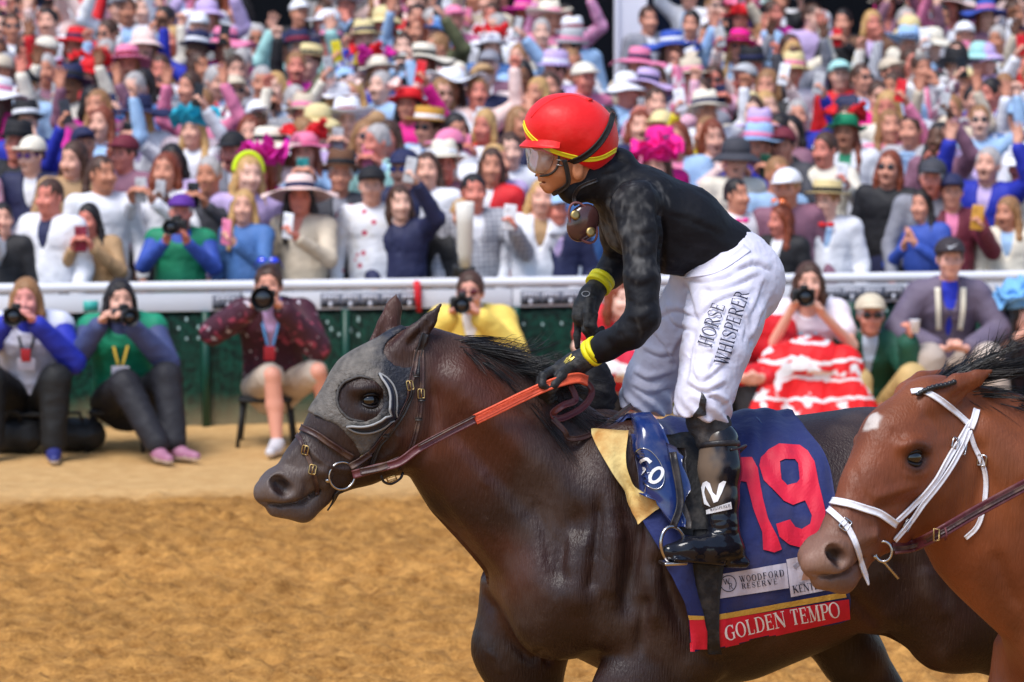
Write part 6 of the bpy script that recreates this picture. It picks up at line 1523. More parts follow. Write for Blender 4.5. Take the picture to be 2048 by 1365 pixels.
# ---- standing crowd poses
g_ = dict(dL=(.3, -.3, .9), dR=(-.3, -.3, .9), nL=(.8, -.5, 0), nR=(-.8, -.5, 0))
POSES = {
 'down': stand(), 'shout': stand(mouth=.5, EL=(-.24, .02, 1.12), WL=(-.20, -.16, 1.02), pitch=-.1),
 'phone2': stand(EL=(-.25, -.12, 1.20), ER=(.25, -.12, 1.20), WL=(-.075, -.33, 1.40), WR=(.075, -.33, 1.40), gL='grip', gR='grip', **g_),
 'high': stand(ER=(.30, -.10, 1.50), WR=(.20, -.26, 1.76), EL=(-.25, -.02, 1.13), WL=(-.16, -.20, 1.05), dR=(-.2, -.2, 1), nR=(-.9, -.4, 0), gR='grip', pitch=-.12),
 'side': stand(ER=(.30, -.16, 1.18), WR=(.20, -.40, 1.34), dR=(-.25, -.3, .9), nR=(-.9, -.3, 0), gR='grip'),
 'fist': stand(ER=(.34, -.02, 1.52), WR=(.30, -.06, 1.80), dR=(0, 0, 1), nR=(-.6, -.8, 0), gR='fist', mouth=.5, pitch=-.1),
 'both': stand(EL=(-.32, -.06, 1.50), ER=(.32, -.06, 1.50), WL=(-.24, -.14, 1.76), WR=(.24, -.14, 1.76), dL=(.1, 0, 1), dR=(-.1, 0, 1), nL=(.3, -1, 0), nR=(-.3, -1, 0), mouth=.4, pitch=-.12),
 'clap': stand(EL=(-.26, -.08, 1.14), ER=(.26, -.08, 1.14), WL=(-.05, -.27, 1.28), WR=(.06, -.27, 1.30), dL=(.35, -.3, .9), dR=(-.35, -.3, .9), nL=(1, 0, 0), nR=(-1, 0, 0), mouth=.0),
 'mouth': stand(EL=(-.25, -.10, 1.22), WL=(-.07, -.19, 1.45), dL=(.4, .1, .9), nL=(.6, .8, 0), mouth=.4),
}
for b_ in ('down', 'shout', 'high', 'side', 'phone2'):
    for sfx, yw, pt, mo in (('_l', .5, -.05, 0.), ('_r', -.45, .08, .2)):
        q = dict(POSES[b_]); q.update(yaw=yw if b_ != 'phone2' else yw * .4, pitch=pt, mouth=mo if b_ != 'shout' else .4); POSES[b_ + sfx] = q
HOLD = {'phone2': (A3(0, -.365, 1.475), (0, 0, 0)), 'high': (A3(.165, -.305, 1.865), (R(-8), R(8), R(-15))), 'side': (A3(.165, -.455, 1.43), (0, R(6), R(-8)))}
PM = {}
for nm, j in POSES.items():
    PM[nm] = {}
    for k_, (V, F, c) in figure(j, .0105, ('body', 'jacket', 'top') if '_' not in nm else ('body',)).items(): PM[nm][k_] = mesh_data(k_, V, F, M_psk if k_ == 'body' else None, col=c)
for k_, (V, F, c) in figure(stand(), .0115, ('shirt', 'trousers', 'skirt', 'vest')).items(): PM[k_] = mesh_data(k_, V, F, None)
PM['scoop'] = {}
for nm in ('down', 'phone2', 'high', 'side', 'both'): PM['scoop'][nm] = mesh_data('top', *figure(POSES[nm], .011, ('top',), cut='deep')['top'][:2], None)
def with_mat(me, fab, cache={}):
    key = (me.name, fab)
    if key not in cache:
        c = me.copy(); c.materials.clear(); c.materials.append(FAB[fab]); cache[key] = c
    return cache[key]
bow = lambda: None
def tie_mesh(kind):
    if kind == 'bow': return mesh_data('bow_tie', *join([(uv_sphere((s * .032, -.098, 1.425), (.030, .014, .020), 10, 6)) for s in (-1, 1)] + [uv_sphere((0, -.102, 1.425), (.010, .012, .012), 8, 6)]), FAB['plain'])
    return mesh_data('tie', *join([tube([A3(0, -.088, 1.44), A3(0, -.112, 1.36), A3(0, -.122, 1.22), A3(0, -.116, 1.12)], [.016, .02, .028, .018], 8)]), FAB['plain'])
TIE = {'bow': tie_mesh('bow'), 'tie': tie_mesh('tie')}
# ------------------------------------------------------------------ the crowd on the apron, one by one
# px py | clothes | hair or hat | pose | extras ; px, py = where the head stands in the photograph
CROWD = '''
92 395|jacket white,navy|short brown|side- phone:black|
205 440|top tan|long dark|phone2 phone:wine|
350 425|top blue|cap purple|phone2 cam|vest:green
480 415|top denim|long blond|side phone:pink|
605 395|top beige v|sunhat blush,long dark|side phone:white|
660 350|jacket charcoal,grey|fedora brown|down|
750 372|top white floral|cap black|down|
812 405|jacket navy,navy|mid brown|high phone:silver|
806 338|top navy|cap navy|down|sun:blue
915 432|jacket black,charcoal|mid blond|down|
965 385|jacket grey,white plaid|short dark|side phone:white|
1055 395|jacket white,tan|long blond|down|
1125 420|jacket navy,lilac|cap lightblue|down|bow:grey
1490 392|top white|short dark|down|bow:hotpink
1550 448|jacket black,white|long auburn|down|hsun:orange
1550 352|top lightblue|short light|down|
1655 402|jacket white,lightblue|boater straw|shout|bow:red
1603 375|top mauve|cap white|down|
1755 335|top black|mid auburn|shout|sun:black
1842 412|top blue|long dark|clap|
1905 385|jacket maroon,pink|cap navy|side phone:gold|
1962 330|jacket royal,lilac|short grey|both|
2022 425|jacket cream,lightblue|long light|shout|
8 440|jacket black,grey|short dark|down|
55 312|jacket navy,white|cap cream|down|sun:purple
8 288|jacket black,black|fedora black|down|
128 318|top tan|long brown|down|
196 290|top royal|cap navy|high- phone:charcoal|
208 350|top white striped|short brown|down|
258 308|top mauve|cap maroon|down|
288 232|jacket white,lilac|sunhat navy|phone2 phone:black|
408 262|top white|ruffle turquoise,long blond|high phone:black|
488 300|jacket grey,white|cap black|shout|
432 352|top charcoal|short grey|phone2 phone:black|
470 350|top lilac|headband neon,long blond|down|
515 338|top hotpink|ruffle magenta|down|
552 300|top blush|sunhat cream,long light|down|
625 305|top lightblue|flower pink|phone2 phone:teal|
700 245|top white|cowboy white|phone2 phone:silver|
747 285|top mint|short grey|down|
850 255|top lightblue|boater gold|down|sun:black
896 178|jacket white,white|bigbrim white,long brown|shout|
930 295|top white|cap pink|side phone:silver|
905 330|top mauve|panama cream|down|
960 332|jacket red,white|mid brown|down|
862 342|top white|long brown|down|
1040 300|top white|short brown|down|
1290 300|top hotpink|panama hotpink|down|
1330 330|top magenta|ruffle hotpink|down|
1392 225|top white|panama cream|fist|
1412 268|top yellow|mid light|high- phone:white|
1462 320|top cream|bonnet charcoal|down|
1575 292|jacket charcoal,grey|cap maroon|phone2 phone:darkgreen|
1650 300|top cream|short brown|side phone:white|
27 55|jacket mauve,white|short brown|down|sun:charcoal
82 40|top cream|mid brown|clap|
140 92|top red v|sunhat red,long dark|down|
222 68|jacket lightblue,white|short brown|down|sun:black
255 22|jacket white,lightblue floral|short brown|down|
285 18|jacket grey,lightblue|short dark|down|tie:blue
322 40|top lightblue|short dark|mouth|sun:charcoal
352 82|top tan|long blond|mouth|
386 55|jacket cream,white|cap white|down|bow:wine
442 92|top hotpink|sunhat pink|down|
475 20|top white|long dark|down|
498 128|jacket navy,lightblue|short grey|mouth|
55 172|top lightblue|cap black|down|
100 140|jacket grey,mauve|short grey|side phone:silver|
175 150|top red|flower red|down|
170 205|top magenta|mid dark|phone2 phone:orange|
365 175|jacket grey,lightblue|short brown|down|
340 140|top white floral|short brown|phone2 phone:charcoal|
418 135|top beige|long brown|high phone:black|
420 210|top pink|short light|both|
575 28|jacket black,black|cap white|down|
632 30|jacket navy,lightblue|mid brown|down|
680 48|jacket navy,white|cap white|down|tie:maroon
527 78|top white|short grey|down|sun:brown
560 98|top blue|cap navy|down|
588 135|top magenta|short light|shout|
660 168|top olive|cap lightblue|high- phone:yellow|
522 165|top grey|short grey|phone2 phone:black|
748 78|top blue|panama straw|phone2 phone:black|
722 140|top denim|flower yellow|down|
770 12|top red|long brown|down|
815 35|top mint|short dark|phone2 phone:black|
822 95|top lightblue|short brown|phone2 phone:silver|
872 72|jacket olive,grey|cap denim|high phone:charcoal|
905 40|top pink|cap pink|down|
970 98|top denim|flower white,long brown|down|
992 32|jacket white,white|short brown|down|
815 145|jacket lightblue,white|short brown|shout|tie:red
962 160|top navy|cap tan|shout|
580 232|top cream|panama beige|fist-|
640 250|top mauve|bonnet straw|down|
715 190|top tan|long blond|down|
825 212|top hotpink|flower red|high phone:red|
1042 30|top hotpink|sunhat magenta|down|
1095 40|top pink|cowboy cream|down|
1150 35|top magenta striped|short dark|both|
1125 95|top white|fedora silver|down|
1100 142|jacket lilac,white|fedora lilac|down|
1172 158|top pink|cap cream|down|
1230 182|top lightblue|bonnet white|phone2 phone:silver|
1252 132|top beige|sunhat pink|side phone:navy|
1312 40|jacket grey,white|short brown|down|
1340 98|jacket white,pink floral|sunhat blue|mouth|
1372 48|jacket blue,white|short dark|down|
1420 75|jacket beige,white|short brown|down|tie:grey
1468 40|top beige|flower red|high phone:grey|
1332 162|jacket navy,blue|short brown|shout|
1490 160|jacket charcoal,grey|cap silver|fist|
1400 190|top grey|short brown|down|
1510 35|jacket lightblue,white|short dark|phone2 phone:purple|
1615 35|top lilac|short brown|down|
1552 28|top magenta|long brown|down|
1700 45|jacket black,black|short dark|phone2 phone:red|
1745 48|jacket brown,lilac|mid blond|down|
1800 92|jacket lightblue,white|cowboy lightblue|down|
1838 65|top cream|bonnet straw|down|
1876 90|jacket charcoal,grey|bonnet cream|down|
1950 32|top mauve|sunhat blue|down|
2022 28|jacket navy,lightblue|short brown|down|tie:lightblue
1990 80|top white|short grey|down|
1692 152|top red|cap mint|down|
1752 158|jacket navy,lightblue|short brown|down|sun:black
1802 175|jacket lightblue,pink|short brown|shout|
1985 188|jacket royal,white|short dark|shout|
1610 232|top royal|short grey|high phone:silver|
1555 262|top mauve|mid dark|phone2 phone:black|
1676 245|top white|short brown|side- phone:white|
1712 265|jacket white,green|flower green,long auburn|shout|
1905 222|top beige|short light|both|
1955 120|top lilac|bonnet mint|phone2 phone:silver|
1562 145|top white|panama straw|down|
2032 178|top pink|long light|high phone:hotpink|
1590 265|top black|mid dark|phone2 phone:darkgreen|
2035 330|top cream|bonnet white|down|
1830 355|top grey|cap charcoal|down|
'''
NAVY_ROW = 0
def head_at(px, py, k=1.0):
    """where on the sloping apron a standing person's head meets that line of sight"""
    d = pray(px, py); lo_, hi_ = 22.5, 40.
    def g(Y):
        P = CP + d * (Y / d[1]); return P[2] - (apron_z(P[0], P[1]) + .02 + 1.60 * k), P
    x = CP + d * (24 / d[1]); y0 = YF(x[0]) + .42
    a, b = y0, 41.
    if g(a)[0] < 0: return a, g(a)[1]
    for _ in range(40):
        m = (a + b) / 2
        if g(m)[0] > 0: a = m
        else: b = m
    return a, g(a)[1]
rc = random.Random(21)
people, spots_ = [], []
def nm_col(c): return NAMES.get(c, c)
HATW = dict(cap='cap', sunhat='sunhat', panama='panama hat', fedora='fedora', cowboy='cowboy hat', boater='boater hat', ruffle='ruffled hat', bigbrim='huge upturned hat', flower='flowered hat', bonnet='bucket hat', headband='headband')
POSEW = dict(down='', shout=', mouth open', phone2=', both hands up', high=', arm raised', side=', one hand forward', fist=', fist raised', both=', both arms raised', clap=', hands together', mouth=', hand at mouth')
M_strapY = mat('yellow lanyard', srgb(226, 190, 70), .6)
def camera_thing(loc, rz, label, lens=.12, lr=.042, white=False, pitch=0., group=None, up=False):
    c = empty('camera', loc); c.rotation_euler = (pitch, 0, rz); tag(c, label, 'camera', group)
    V, F = join([box((-.068, -.03, -.045), (.068, .035, .04), .008), box((-.028, -.03, .036), (.028, .03, .068), .008), box((-.078, -.042, -.048), (-.045, .03, .034), .010)]); child('camera_body', mesh_data('camera_body', V, F, M_camb), c)
    pr = [(lr * .8, 0), (lr * .85, lens * .2), (lr, lens * .25), (lr, lens * .55), (lr * 1.05, lens * .58), (lr * 1.05, lens * .7), (lr * 1.18, lens), (lr * 1.12, lens), (lr * 1.0, lens * .75)]
    lb = child('lens_barrel', mesh_data('lens_barrel', *lathe(pr, 24, (0, -.03, -.005), (0, -1, 0)), mat('white lens paint', srgb(216, 212, 204), .45) if white else M_camb), c)
    child('lens_glass', mesh_data('lens_glass', *lathe([(lr * .99, 0), (lr * .6, .010), (lr * .05, .014)], 24, (0, -.03 - lens * .76, -.005), (0, -1, 0)), M_lensg), lb)
    return c
def add_person(px, py, kind, c1, c2, fab, hairk, hairc, hat, hatc, pose, mir, hold, hcol, extra, k=None, listed=True):
    Y, P = head_at(px, py)
    gz = apron_z(P[0], P[1]) + .02
    k = (P[2] - gz) / 1.60
    k = min(1.10, max(.84, k)); wide = 1.04
    root = empty('person', (P[0], P[1] + .02, gz - .004), rc.uniform(-.6, .4) if hold != 'cam' else 0.); mx = -1 if mir else 1
    wide *= rc.uniform(.88, 1.02); root.rotation_euler[1] = rc.uniform(-.07, .07); root.rotation_euler[0] = rc.uniform(-.05, .04)
    root.scale = (k * wide * mx, k * wide, k)
    vp = rc.choice([pose, pose + '_l', pose + '_r']) if pose + '_l' in POSES and hold != 'cam' else pose
    j = POSES[vp]; sk = SKINS[rc.choice([0, 0, 1, 1, 2, 3, 3, 4, 5, 5, 1, 2, 6, 7] if not listed else [0, 1, 1, 2, 3, 4, 5, 5, 0])]
    child('body', PM[vp]['body'], root, color=sk)
    if kind == 'jacket': child('jacket', with_mat(PM[pose]['jacket'], fab), root, color=PAL[c1]); child('shirt', with_mat(PM['shirt'], 'plain'), root, color=PAL[c2])
    else: child('top', with_mat(PM['scoop'][pose] if c2 == 'v' and pose in PM['scoop'] else PM[pose]['top'], fab), root, color=PAL[c1])
    if extra.get('vest'): child('vest', with_mat(PM['vest'], 'plain'), root, color=PAL[extra['vest']])
    low = PM['trousers'] if hairk in ('short', None) or kind == 'jacket' else PM['skirt']
    child(low.name.split('.')[0], with_mat(low, 'plain'), root, color=PAL[c1] if kind == 'jacket' and rc.random() < .5 else PAL[rc.choice(['navy', 'charcoal', 'beige', 'grey', 'black'])])
    head_kit(root, j['H'], j['yaw'], j['pitch'], hairk, HAIR.get(hairc, HAIR['brown']), hat, PAL[hatc] if hatc else None, PAL[extra['sun']] if 'sun' in extra else None, PAL[rc.choice(['black', 'navy', 'wine', 'white', 'pink'])] if hat != 'flower' else PAL[rc.choice(['pink', 'hotpink', 'red', 'blush', 'magenta'])], 1.03)
    if 'hsun' in extra: child('sunglasses', GLM, root, j['H'] + A3(0, .02, .095), (R(-35), 0, 0), PAL[extra['hsun']], (1.1,) * 3)
    if 'bow' in extra: child('bow_tie', TIE['bow'], root, (0, -.03, 0), color=PAL[extra['bow']])
    if 'tie' in extra: child('tie', TIE['tie'], root, (0, -.008, 0), color=PAL[extra['tie']])
    cl = {'jacket': '%s jacket' % nm_col(c1), 'top': '%s top' % nm_col(c1)}[kind]
    if fab == 'floral': cl = cl.replace(nm_col(c1), nm_col(c1) + ' floral')
    if fab in ('striped', 'plaid'): cl = cl.replace(nm_col(c1), nm_col(c1) + ' ' + fab)
    if extra.get('vest'): cl = '%s vest over %s sleeves' % (nm_col(extra['vest']), nm_col(c1))
    hd = '%s %s' % (nm_col(hatc), HATW[hat]) if hat else '%s %s hair' % (dict(short='short', long='long', mid='shoulder-length')[hairk], dict(brown='brown', dark='dark', blond='blond', grey='grey', auburn='auburn', light='light brown')[hairc])
    short = 'person in %s %s %s' % (cl, 'and' if hat else 'with', hd)
    bits = ''
    if 'sun' in extra or 'hsun' in extra: bits = ' and sunglasses'
    if 'bow' in extra: bits += ' and %s bow tie' % nm_col(extra['bow'])
    if 'tie' in extra: bits += ' and %s tie' % nm_col(extra['tie'])
    people.append(dict(o=root, short=short, bits=bits, pose=POSEW[pose], px=px, py=py, hold=hold, hcol=hcol, y=P[1]))
    if hold == 'phone' and pose in HOLD:
        q, e = HOLD[pose]; loc = np.array(root.matrix_basis @ Vector(q)); ph = bpy.data.objects.new('phone', PHM); COL.objects.link(ph); ph.location = tuple(loc); ph.rotation_euler = (e[0], e[1] * mx, e[2] * mx + root.rotation_euler[2]); ph.scale = (1.12,) * 3; ph.color = (*PAL[hcol], 1); people[-1]['item'] = ph
    elif hold == 'cam':
        loc = np.array(root.matrix_basis @ Vector((0, -.33, 1.52))); people[-1]['item'] = camera_thing(loc, R(-12), 'x', .13, .044)
    return root
for ln in CROWD.strip().splitlines():
    a, cl, hd, po, ex = (ln.split('|') + [''])[:5]
    px, py = map(float, a.split()); c = cl.split(); cc_ = c[1].split(','); fab = c[2] if len(c) > 2 and c[2] in FAB else 'plain'
    c2 = 'v' if len(c) > 2 and c[2] == 'v' else (cc_[1] if len(cc_) > 1 else None)
    hair, hairc, hat, hatc = None, None, None, None
    for h in hd.split(','):
        u, v = h.split()
        if u in HAIRM: hair, hairc = u, v
        else: hat, hatc = u, v
    if hair is None: hair, hairc = ('short', rc.choice(['brown', 'grey', 'dark', 'light'])) if hat not in ('sunhat', 'ruffle', 'flower', 'bigbrim') else (rc.choice(['long', 'mid']), rc.choice(['brown', 'blond', 'dark', 'auburn']))
    p = po.split(); mir = p[0].endswith('-'); pose = p[0].rstrip('-'); hold, hcol = None, None
    if len(p) > 1: hold, _, hcol = p[1].partition(':')
    extra = dict(e.split(':') for e in ex.split()) if ex.strip() else {}
    add_person(px, py, c[0], cc_[0], c2, fab, hair, hairc, hat, hatc, pose, mir, hold, hcol, extra); spots_.append((px, py))
# the rest of the crowd fills the gaps between them
tries = 0
while tries < 9000 and len(people) < 298:
    tries += 1
    py = rc.uniform(-40, 345); px = rc.uniform(-70, 2118); sc = .62 + .38 * (py / 400)
    if 1040 < px < 1190 and 210 < py < 330: continue
    if any(abs(px - x) < 40 * sc * (1.25 if py > 330 else 1) and abs(py - y) < (62 if py > 280 else 33) * sc for x, y in spots_): continue
    if 1195 < px < 1325 and py < 130: continue
    if (1640 < px < 1775 and py < 125) or (488 < px < 556 and py < 60) or (1175 < px < 1235 and py < 80): continue
    fem = rc.random() < .48
    kind = 'jacket' if rc.random() < (.25 if fem else .6) else 'top'
    c1 = rc.choice(['white', 'cream', 'lightblue', 'pink', 'lilac', 'navy', 'grey', 'beige', 'blush', 'mint', 'black', 'royal', 'red', 'denim', 'hotpink', 'white', 'white', 'lightblue', 'mauve', 'lilac', 'blush', 'pink', 'cream', 'white'])
    c2 = rc.choice(['white', 'lightblue', 'white', 'pink', 'lilac']) if kind == 'jacket' else ('v' if fem and rc.random() < .4 else None)
    fab = rc.choice(['plain'] * 7 + ['floral', 'striped', 'plaid'])
    hat = rc.choice([None] * 13 + (['sunhat', 'flower', 'bonnet', 'panama'] if fem else ['cap', 'panama', 'fedora', 'boater', 'cap', 'cowboy', 'cap']))
    hatc = rc.choice(['white', 'cream', 'pink', 'blush', 'white', 'lightblue', 'straw', 'lilac', 'hotpink'] if fem else ['white', 'straw', 'navy', 'black', 'beige', 'grey', 'lightblue', 'cream']) if hat else None
    hair = rc.choice(['long', 'long', 'mid']) if fem else 'short'; hairc = rc.choice(['brown', 'blond', 'dark', 'auburn', 'light'] if fem else ['brown', 'dark', 'grey', 'light', 'brown'])
    pose = rc.choice(['phone2', 'phone2', 'phone2', 'high', 'high', 'side', 'side', 'fist', 'both', 'clap', 'shout', 'down', 'down', 'mouth'] + (['high', 'both', 'fist', 'side'] if py < 260 else []))
    if py > 300 and pose in ('both', 'fist'): pose = 'shout'
    hold = 'phone' if pose in HOLD else None
    ex = {}
    if rc.random() < .22: ex['sun'] = rc.choice(['black', 'brown', 'charcoal'])
    if kind == 'jacket' and not fem and rc.random() < .5: ex[rc.choice(['tie', 'bow'])] = rc.choice(['navy', 'red', 'pink', 'lightblue', 'purple'])
    add_person(px, py, kind, c1, c2, fab, hair, hairc, hat, hatc, pose, rc.random() < .5, hold, rc.choice(['black', 'black', 'silver', 'white', 'charcoal', 'navy', 'red', 'pink']), ex, listed=False); spots_.append((px, py))
# labels: look first, then pose, then place among those that look alike
def count(f):
    d = {}
    for p in people: d.setdefault(f(p), []).append(p)
    return d
f1 = lambda p: p['short'] + p['bits']; f2 = lambda p: p['short'] + p['bits'] + p['pose']
d1, d2 = count(f1), count(f2)
ORD = ['leftmost', 'second from left', 'third from left', 'fourth from left', 'fifth from left', 'sixth from left', 'seventh from left', 'eighth from left']
for p in people:
    lab = f1(p)
    if len(d1[lab]) > 1:
        lab = f2(p); same = sorted(d2[lab], key=lambda q: q['px'])
        if len(same) > 1: lab = p['short'] + p['pose'] + ', ' + ORD[min(7, same.index(p))] + ' of those'
    if len(lab.split()) > 16: lab = ' '.join(lab.replace(' and sunglasses', '').split()[:16])
    if len(lab.split()) < 14: lab += ' at the rail' if p['y'] < 24.9 else ''
    p['label'] = lab
    tag(p['o'], lab, 'person', 'spectators crowding the apron behind the rail')
    if 'item' in p:
        it = p['item']; w = 'camera with black lens' if p['hold'] == 'cam' else '%s phone' % nm_col(p['hcol'])
        tag(it, (w + ' held by ' + lab).replace(' at the rail', ''), 'camera' if p['hold'] == 'cam' else 'phone', 'phones held up in the crowd' if p['hold'] != 'cam' else None)
        ws = it['label'].split()
        if len(ws) > 16: it['label'] = ' '.join((w + ' held by ' + (p['short'] + (', ' + lab.split(', ')[-1] if 'of those' in lab else ''))).split()[:16])
# ------------------------------------------------------------------ photographers seated in front of the rail
def seated(hz=.30, **k):
    b = dict(H=(0, -.10, hz + .70), neck=(0, -.05, hz + .55), chest=(0, -.02, hz + .40), waist=(0, .03, hz + .18), pel=(0, .05, hz + .05), SL=(-.185, -.03, hz + .50), SR=(.185, -.03, hz + .50),
             EL=(-.30, -.22, hz + .30), ER=(.30, -.22, hz + .30), WL=(-.10, -.36, hz + .56), WR=(.085, -.40, hz + .56), dL=(.45, -.35, .8), dR=(-.45, -.35, .8), nL=(.8, -.4, .1), nR=(-.8, -.4, .1), gL='grip', gR='grip',
             HL=(-.10, .02, hz + .02), HR=(.10, .02, hz + .02), KL=(-.20, -.42, .50), KR=(.20, -.42, .50), AL=(-.19, -.46, .085), AR=(.19, -.46, .085), toeL=(-.15, -1, 0), toeR=(.15, -1, 0))
    b.update(k); lean = dict(H=.11, neck=.08, chest=.05, SL=.07, SR=.07, EL=.07, ER=.07, WL=.08, WR=.08)
    for q, v in lean.items(): b[q] = (b[q][0], b[q][1] - v, b[q][2])
    return stand(**b)
M_low = {}
def sit(px, py_head, label, j, skin, wear, hair, hat=None, glass=None, rz=0., extra=(), dy=-.75, hsun=None, group='photographers seated before the rail', h=.0085):
    """wear: list of (part, fabric or material, colour)"""
    Pt = pix_y(px, py_head, 23.0); y0 = YF(Pt[0]) + dy; Pt = pix_y(px, py_head, y0)
    root = empty('person', (Pt[0], y0, .006), rz); tag(root, label, 'person', group)
    want = ['body'] + [w[0] for w in wear if w[0] != 'shoes'] + (['shoes'] if any(w[0] == 'shoes' for w in wear) else [])
    cut = next((w[3] for w in wear if w[0] == 'top' and len(w) > 3), None)
    fig = figure(j, h, want, cut=cut, grow=.018, sleeve=next((w[4] for w in wear if w[0] == 'top' and len(w) > 4), 1.0))
    for nm, (V, F, c) in fig.items():
        part = 'shoe' if nm.startswith('shoe') else nm
        w = next((w for w in wear if w[0] == ('shoes' if part == 'shoe' else nm)), None)
        m = M_psk if nm == 'body' else (M_shoem if part == 'shoe' else FAB[w[1]])
        child(part, mesh_data(part, V, F, m, col=c), root, color=skin if nm == 'body' else w[2])
    head_kit(root, j['H'], j['yaw'], j['pitch'], hair[0], HAIR.get(hair[1], HAIR['brown']), hat[0] if hat else None, hat[1] if hat else None, glass, PAL['black'], 1.07)
    if hsun is not None: child('sunglasses', GLM, root, j['H'] + A3(0, .03, .10), (R(-30), 0, 0), hsun, (1.15,) * 3)
    return root
def shoe_mat():
    m = skin_mat(); m.name = 'shoe with pale sole'; return m
M_shoem = shoe_mat()
def lanyard(root, c, z0, z1, y, badge=True, col=None):
    m = M_strapY if col is None else mat('lanyard %s' % c, col, .6)
    for s in (-1, 1): child('lanyard', mesh_data('lanyard', *ribbon(spline([A3(s * .07, y + .035, z0), A3(s * .045, y - .005, z0 * .5 + z1 * .5), A3(s * .012, y - .03, z1)], 5), np.tile(A3(0, -1, .1), (11, 1)), .016, .003), m), root)
    if badge: child('press_badge', mesh_data('press_badge', *box((-.055, y - .04, z1 - .075), (.055, y - .034, z1), .003), mat('white pass', srgb(220, 210, 220), .5)), root)
def stool(px, y_off, label, hz=.27, w=.17):
    Pt = pix_y(px, 800, 23.0); y0 = YF(Pt[0]) + y_off; s = empty('stool', (Pt[0], y0, .004)); tag(s, label, 'stool', 'black folding stools at the fence')
    child('seat', mesh_data('seat', *box((-w, -.15, hz - .03), (w, .15, hz), .008), M_camb), s)
    for sx in (-1, 1):
        for sy in (-1, 1): child('leg', mesh_data('leg', *tube([A3(sx * w * .85, sy * .12, hz - .03), A3(sx * w * 1.05, sy * .15, .0)], .013, 8), M_camb), s)
    return s
S_ = SKINS
Y0 = -.75
# 1: blue and white jacket at the left edge
r = sit(62, 590, 'photographer with brown hair in blue and white jacket at the far left', seated(.30, H=(.0, -.12, .98)), srgb(226, 150, 140), [('top', 'plain', PAL['royal']), ('vest', 'plain', srgb(214, 216, 236)), ('trousers', 'plain', srgb(10, 10, 13)), ('shoes', 'plain', srgb(48, 52, 112))], ('mid', 'light'))
lanyard(r, 'black', .86, .62, -.23, True, srgb(20, 20, 24)); child('red_badge', mesh_data('red_badge', *box((-.03, -.285, .60), (.03, -.277, .68), .003), mat('red pass', srgb(200, 40, 50), .5)), r)
camera_thing(np.array(r.location) + A3(-.03, -.46, .91), 0, 'black camera with round lens raised by photographer in blue and white jacket', .13, .05)
stool(62, Y0, 'black folding stool under the photographer in blue and white jacket')
# 2: green vest
r = sit(248, 592, 'photographer in green vest with navy sleeves, one leg stretched out', seated(.28, H=(0, -.12, .965), yaw=.25, KL=(.05, -.45, .46), AL=(.26, -.62, .09), KR=(.30, -.38, .50), AR=(.36, -.52, .09), toeL=(.5, -1, 0), toeR=(.8, -.8, 0)), srgb(224, 170, 148), [('top', 'plain', srgb(62, 72, 116)), ('vest', 'plain', srgb(14, 140, 104)), ('trousers', 'plain', srgb(24, 23, 32)), ('shoes', 'plain', srgb(166, 112, 136))], ('mid', 'dark'))
lanyard(r, 'yellow', .82, .56, -.22)
camera_thing(np.array(r.location) + A3(.05, -.48, .90), .35, 'black camera with long hood raised by photographer in green vest', .15, .045)
stool(248, Y0, 'black folding stool under the photographer in green vest')
# 3: maroon patterned blazer, shorts
r = sit(545, 566, 'photographer in maroon patterned blazer, lilac shirt and khaki shorts', seated(.36, H=(-.01, -.11, 1.045), EL=(-.36, -.18, .76), KL=(.02, -.40, .50), AL=(.05, -.42, .09), KR=(.30, -.36, .52), AR=(.40, -.20, .09)), srgb(226, 158, 134), [('jacket', 'blotch', srgb(64, 16, 36)), ('shirt', 'plain', srgb(206, 172, 224)), ('shorts', 'plain', srgb(196, 178, 160)), ('shoes', 'plain', srgb(200, 196, 200))], ('short', 'brown'), hsun=srgb(40, 60, 210))
lanyard(r, 'blue', .92, .66, -.22, False, srgb(90, 150, 210)); child('red_badge', mesh_data('red_badge', *box((-.04, -.265, .58), (.03, -.258, .67), .003), mat('red pass', srgb(200, 40, 50), .5)), r)
camera_thing(np.array(r.location) + A3(-.02, -.46, 1.00), 0, 'black camera with big round lens raised by photographer in maroon blazer', .14, .066)
stool(538, Y0, 'black folding stool under the photographer in maroon patterned blazer', .33)
# 4: yellow jacket behind the horse's ears
r = sit(948, 585, 'photographer in yellow jacket crouching behind the racehorse mane', seated(.30, H=(.0, -.11, .985)), srgb(224, 160, 140), [('jacket', 'plain', srgb(238, 206, 96)), ('shirt', 'plain', srgb(232, 232, 240)), ('trousers', 'plain', srgb(60, 60, 70)), ('shoes', 'plain', PAL['black'])], ('short', 'brown'), glass=srgb(90, 20, 26), rz=-.1)
camera_thing(np.array(r.location) + A3(-.07, -.46, .94), 0, 'black camera raised by photographer in yellow jacket', .12, .046)
stool(948, Y0, 'black folding stool under the photographer in yellow jacket')
tl_ = pix_y(930, 500, YF(-.3) - .55); c = camera_thing(tl_ - A3(0, 0, .14), 0, 'long white telephoto lens pointing up on a camera behind yellow jacket', .42, .052, True, pitch=R(-84))
mk('monopod', *tube([tl_ - A3(0, 0, .18), A3(tl_[0], tl_[1] + .02, .02)], .014, 8), M_camb, None); mo = SC.objects.get('monopod'); tag(mo, 'black monopod under the long white telephoto lens', 'monopod')
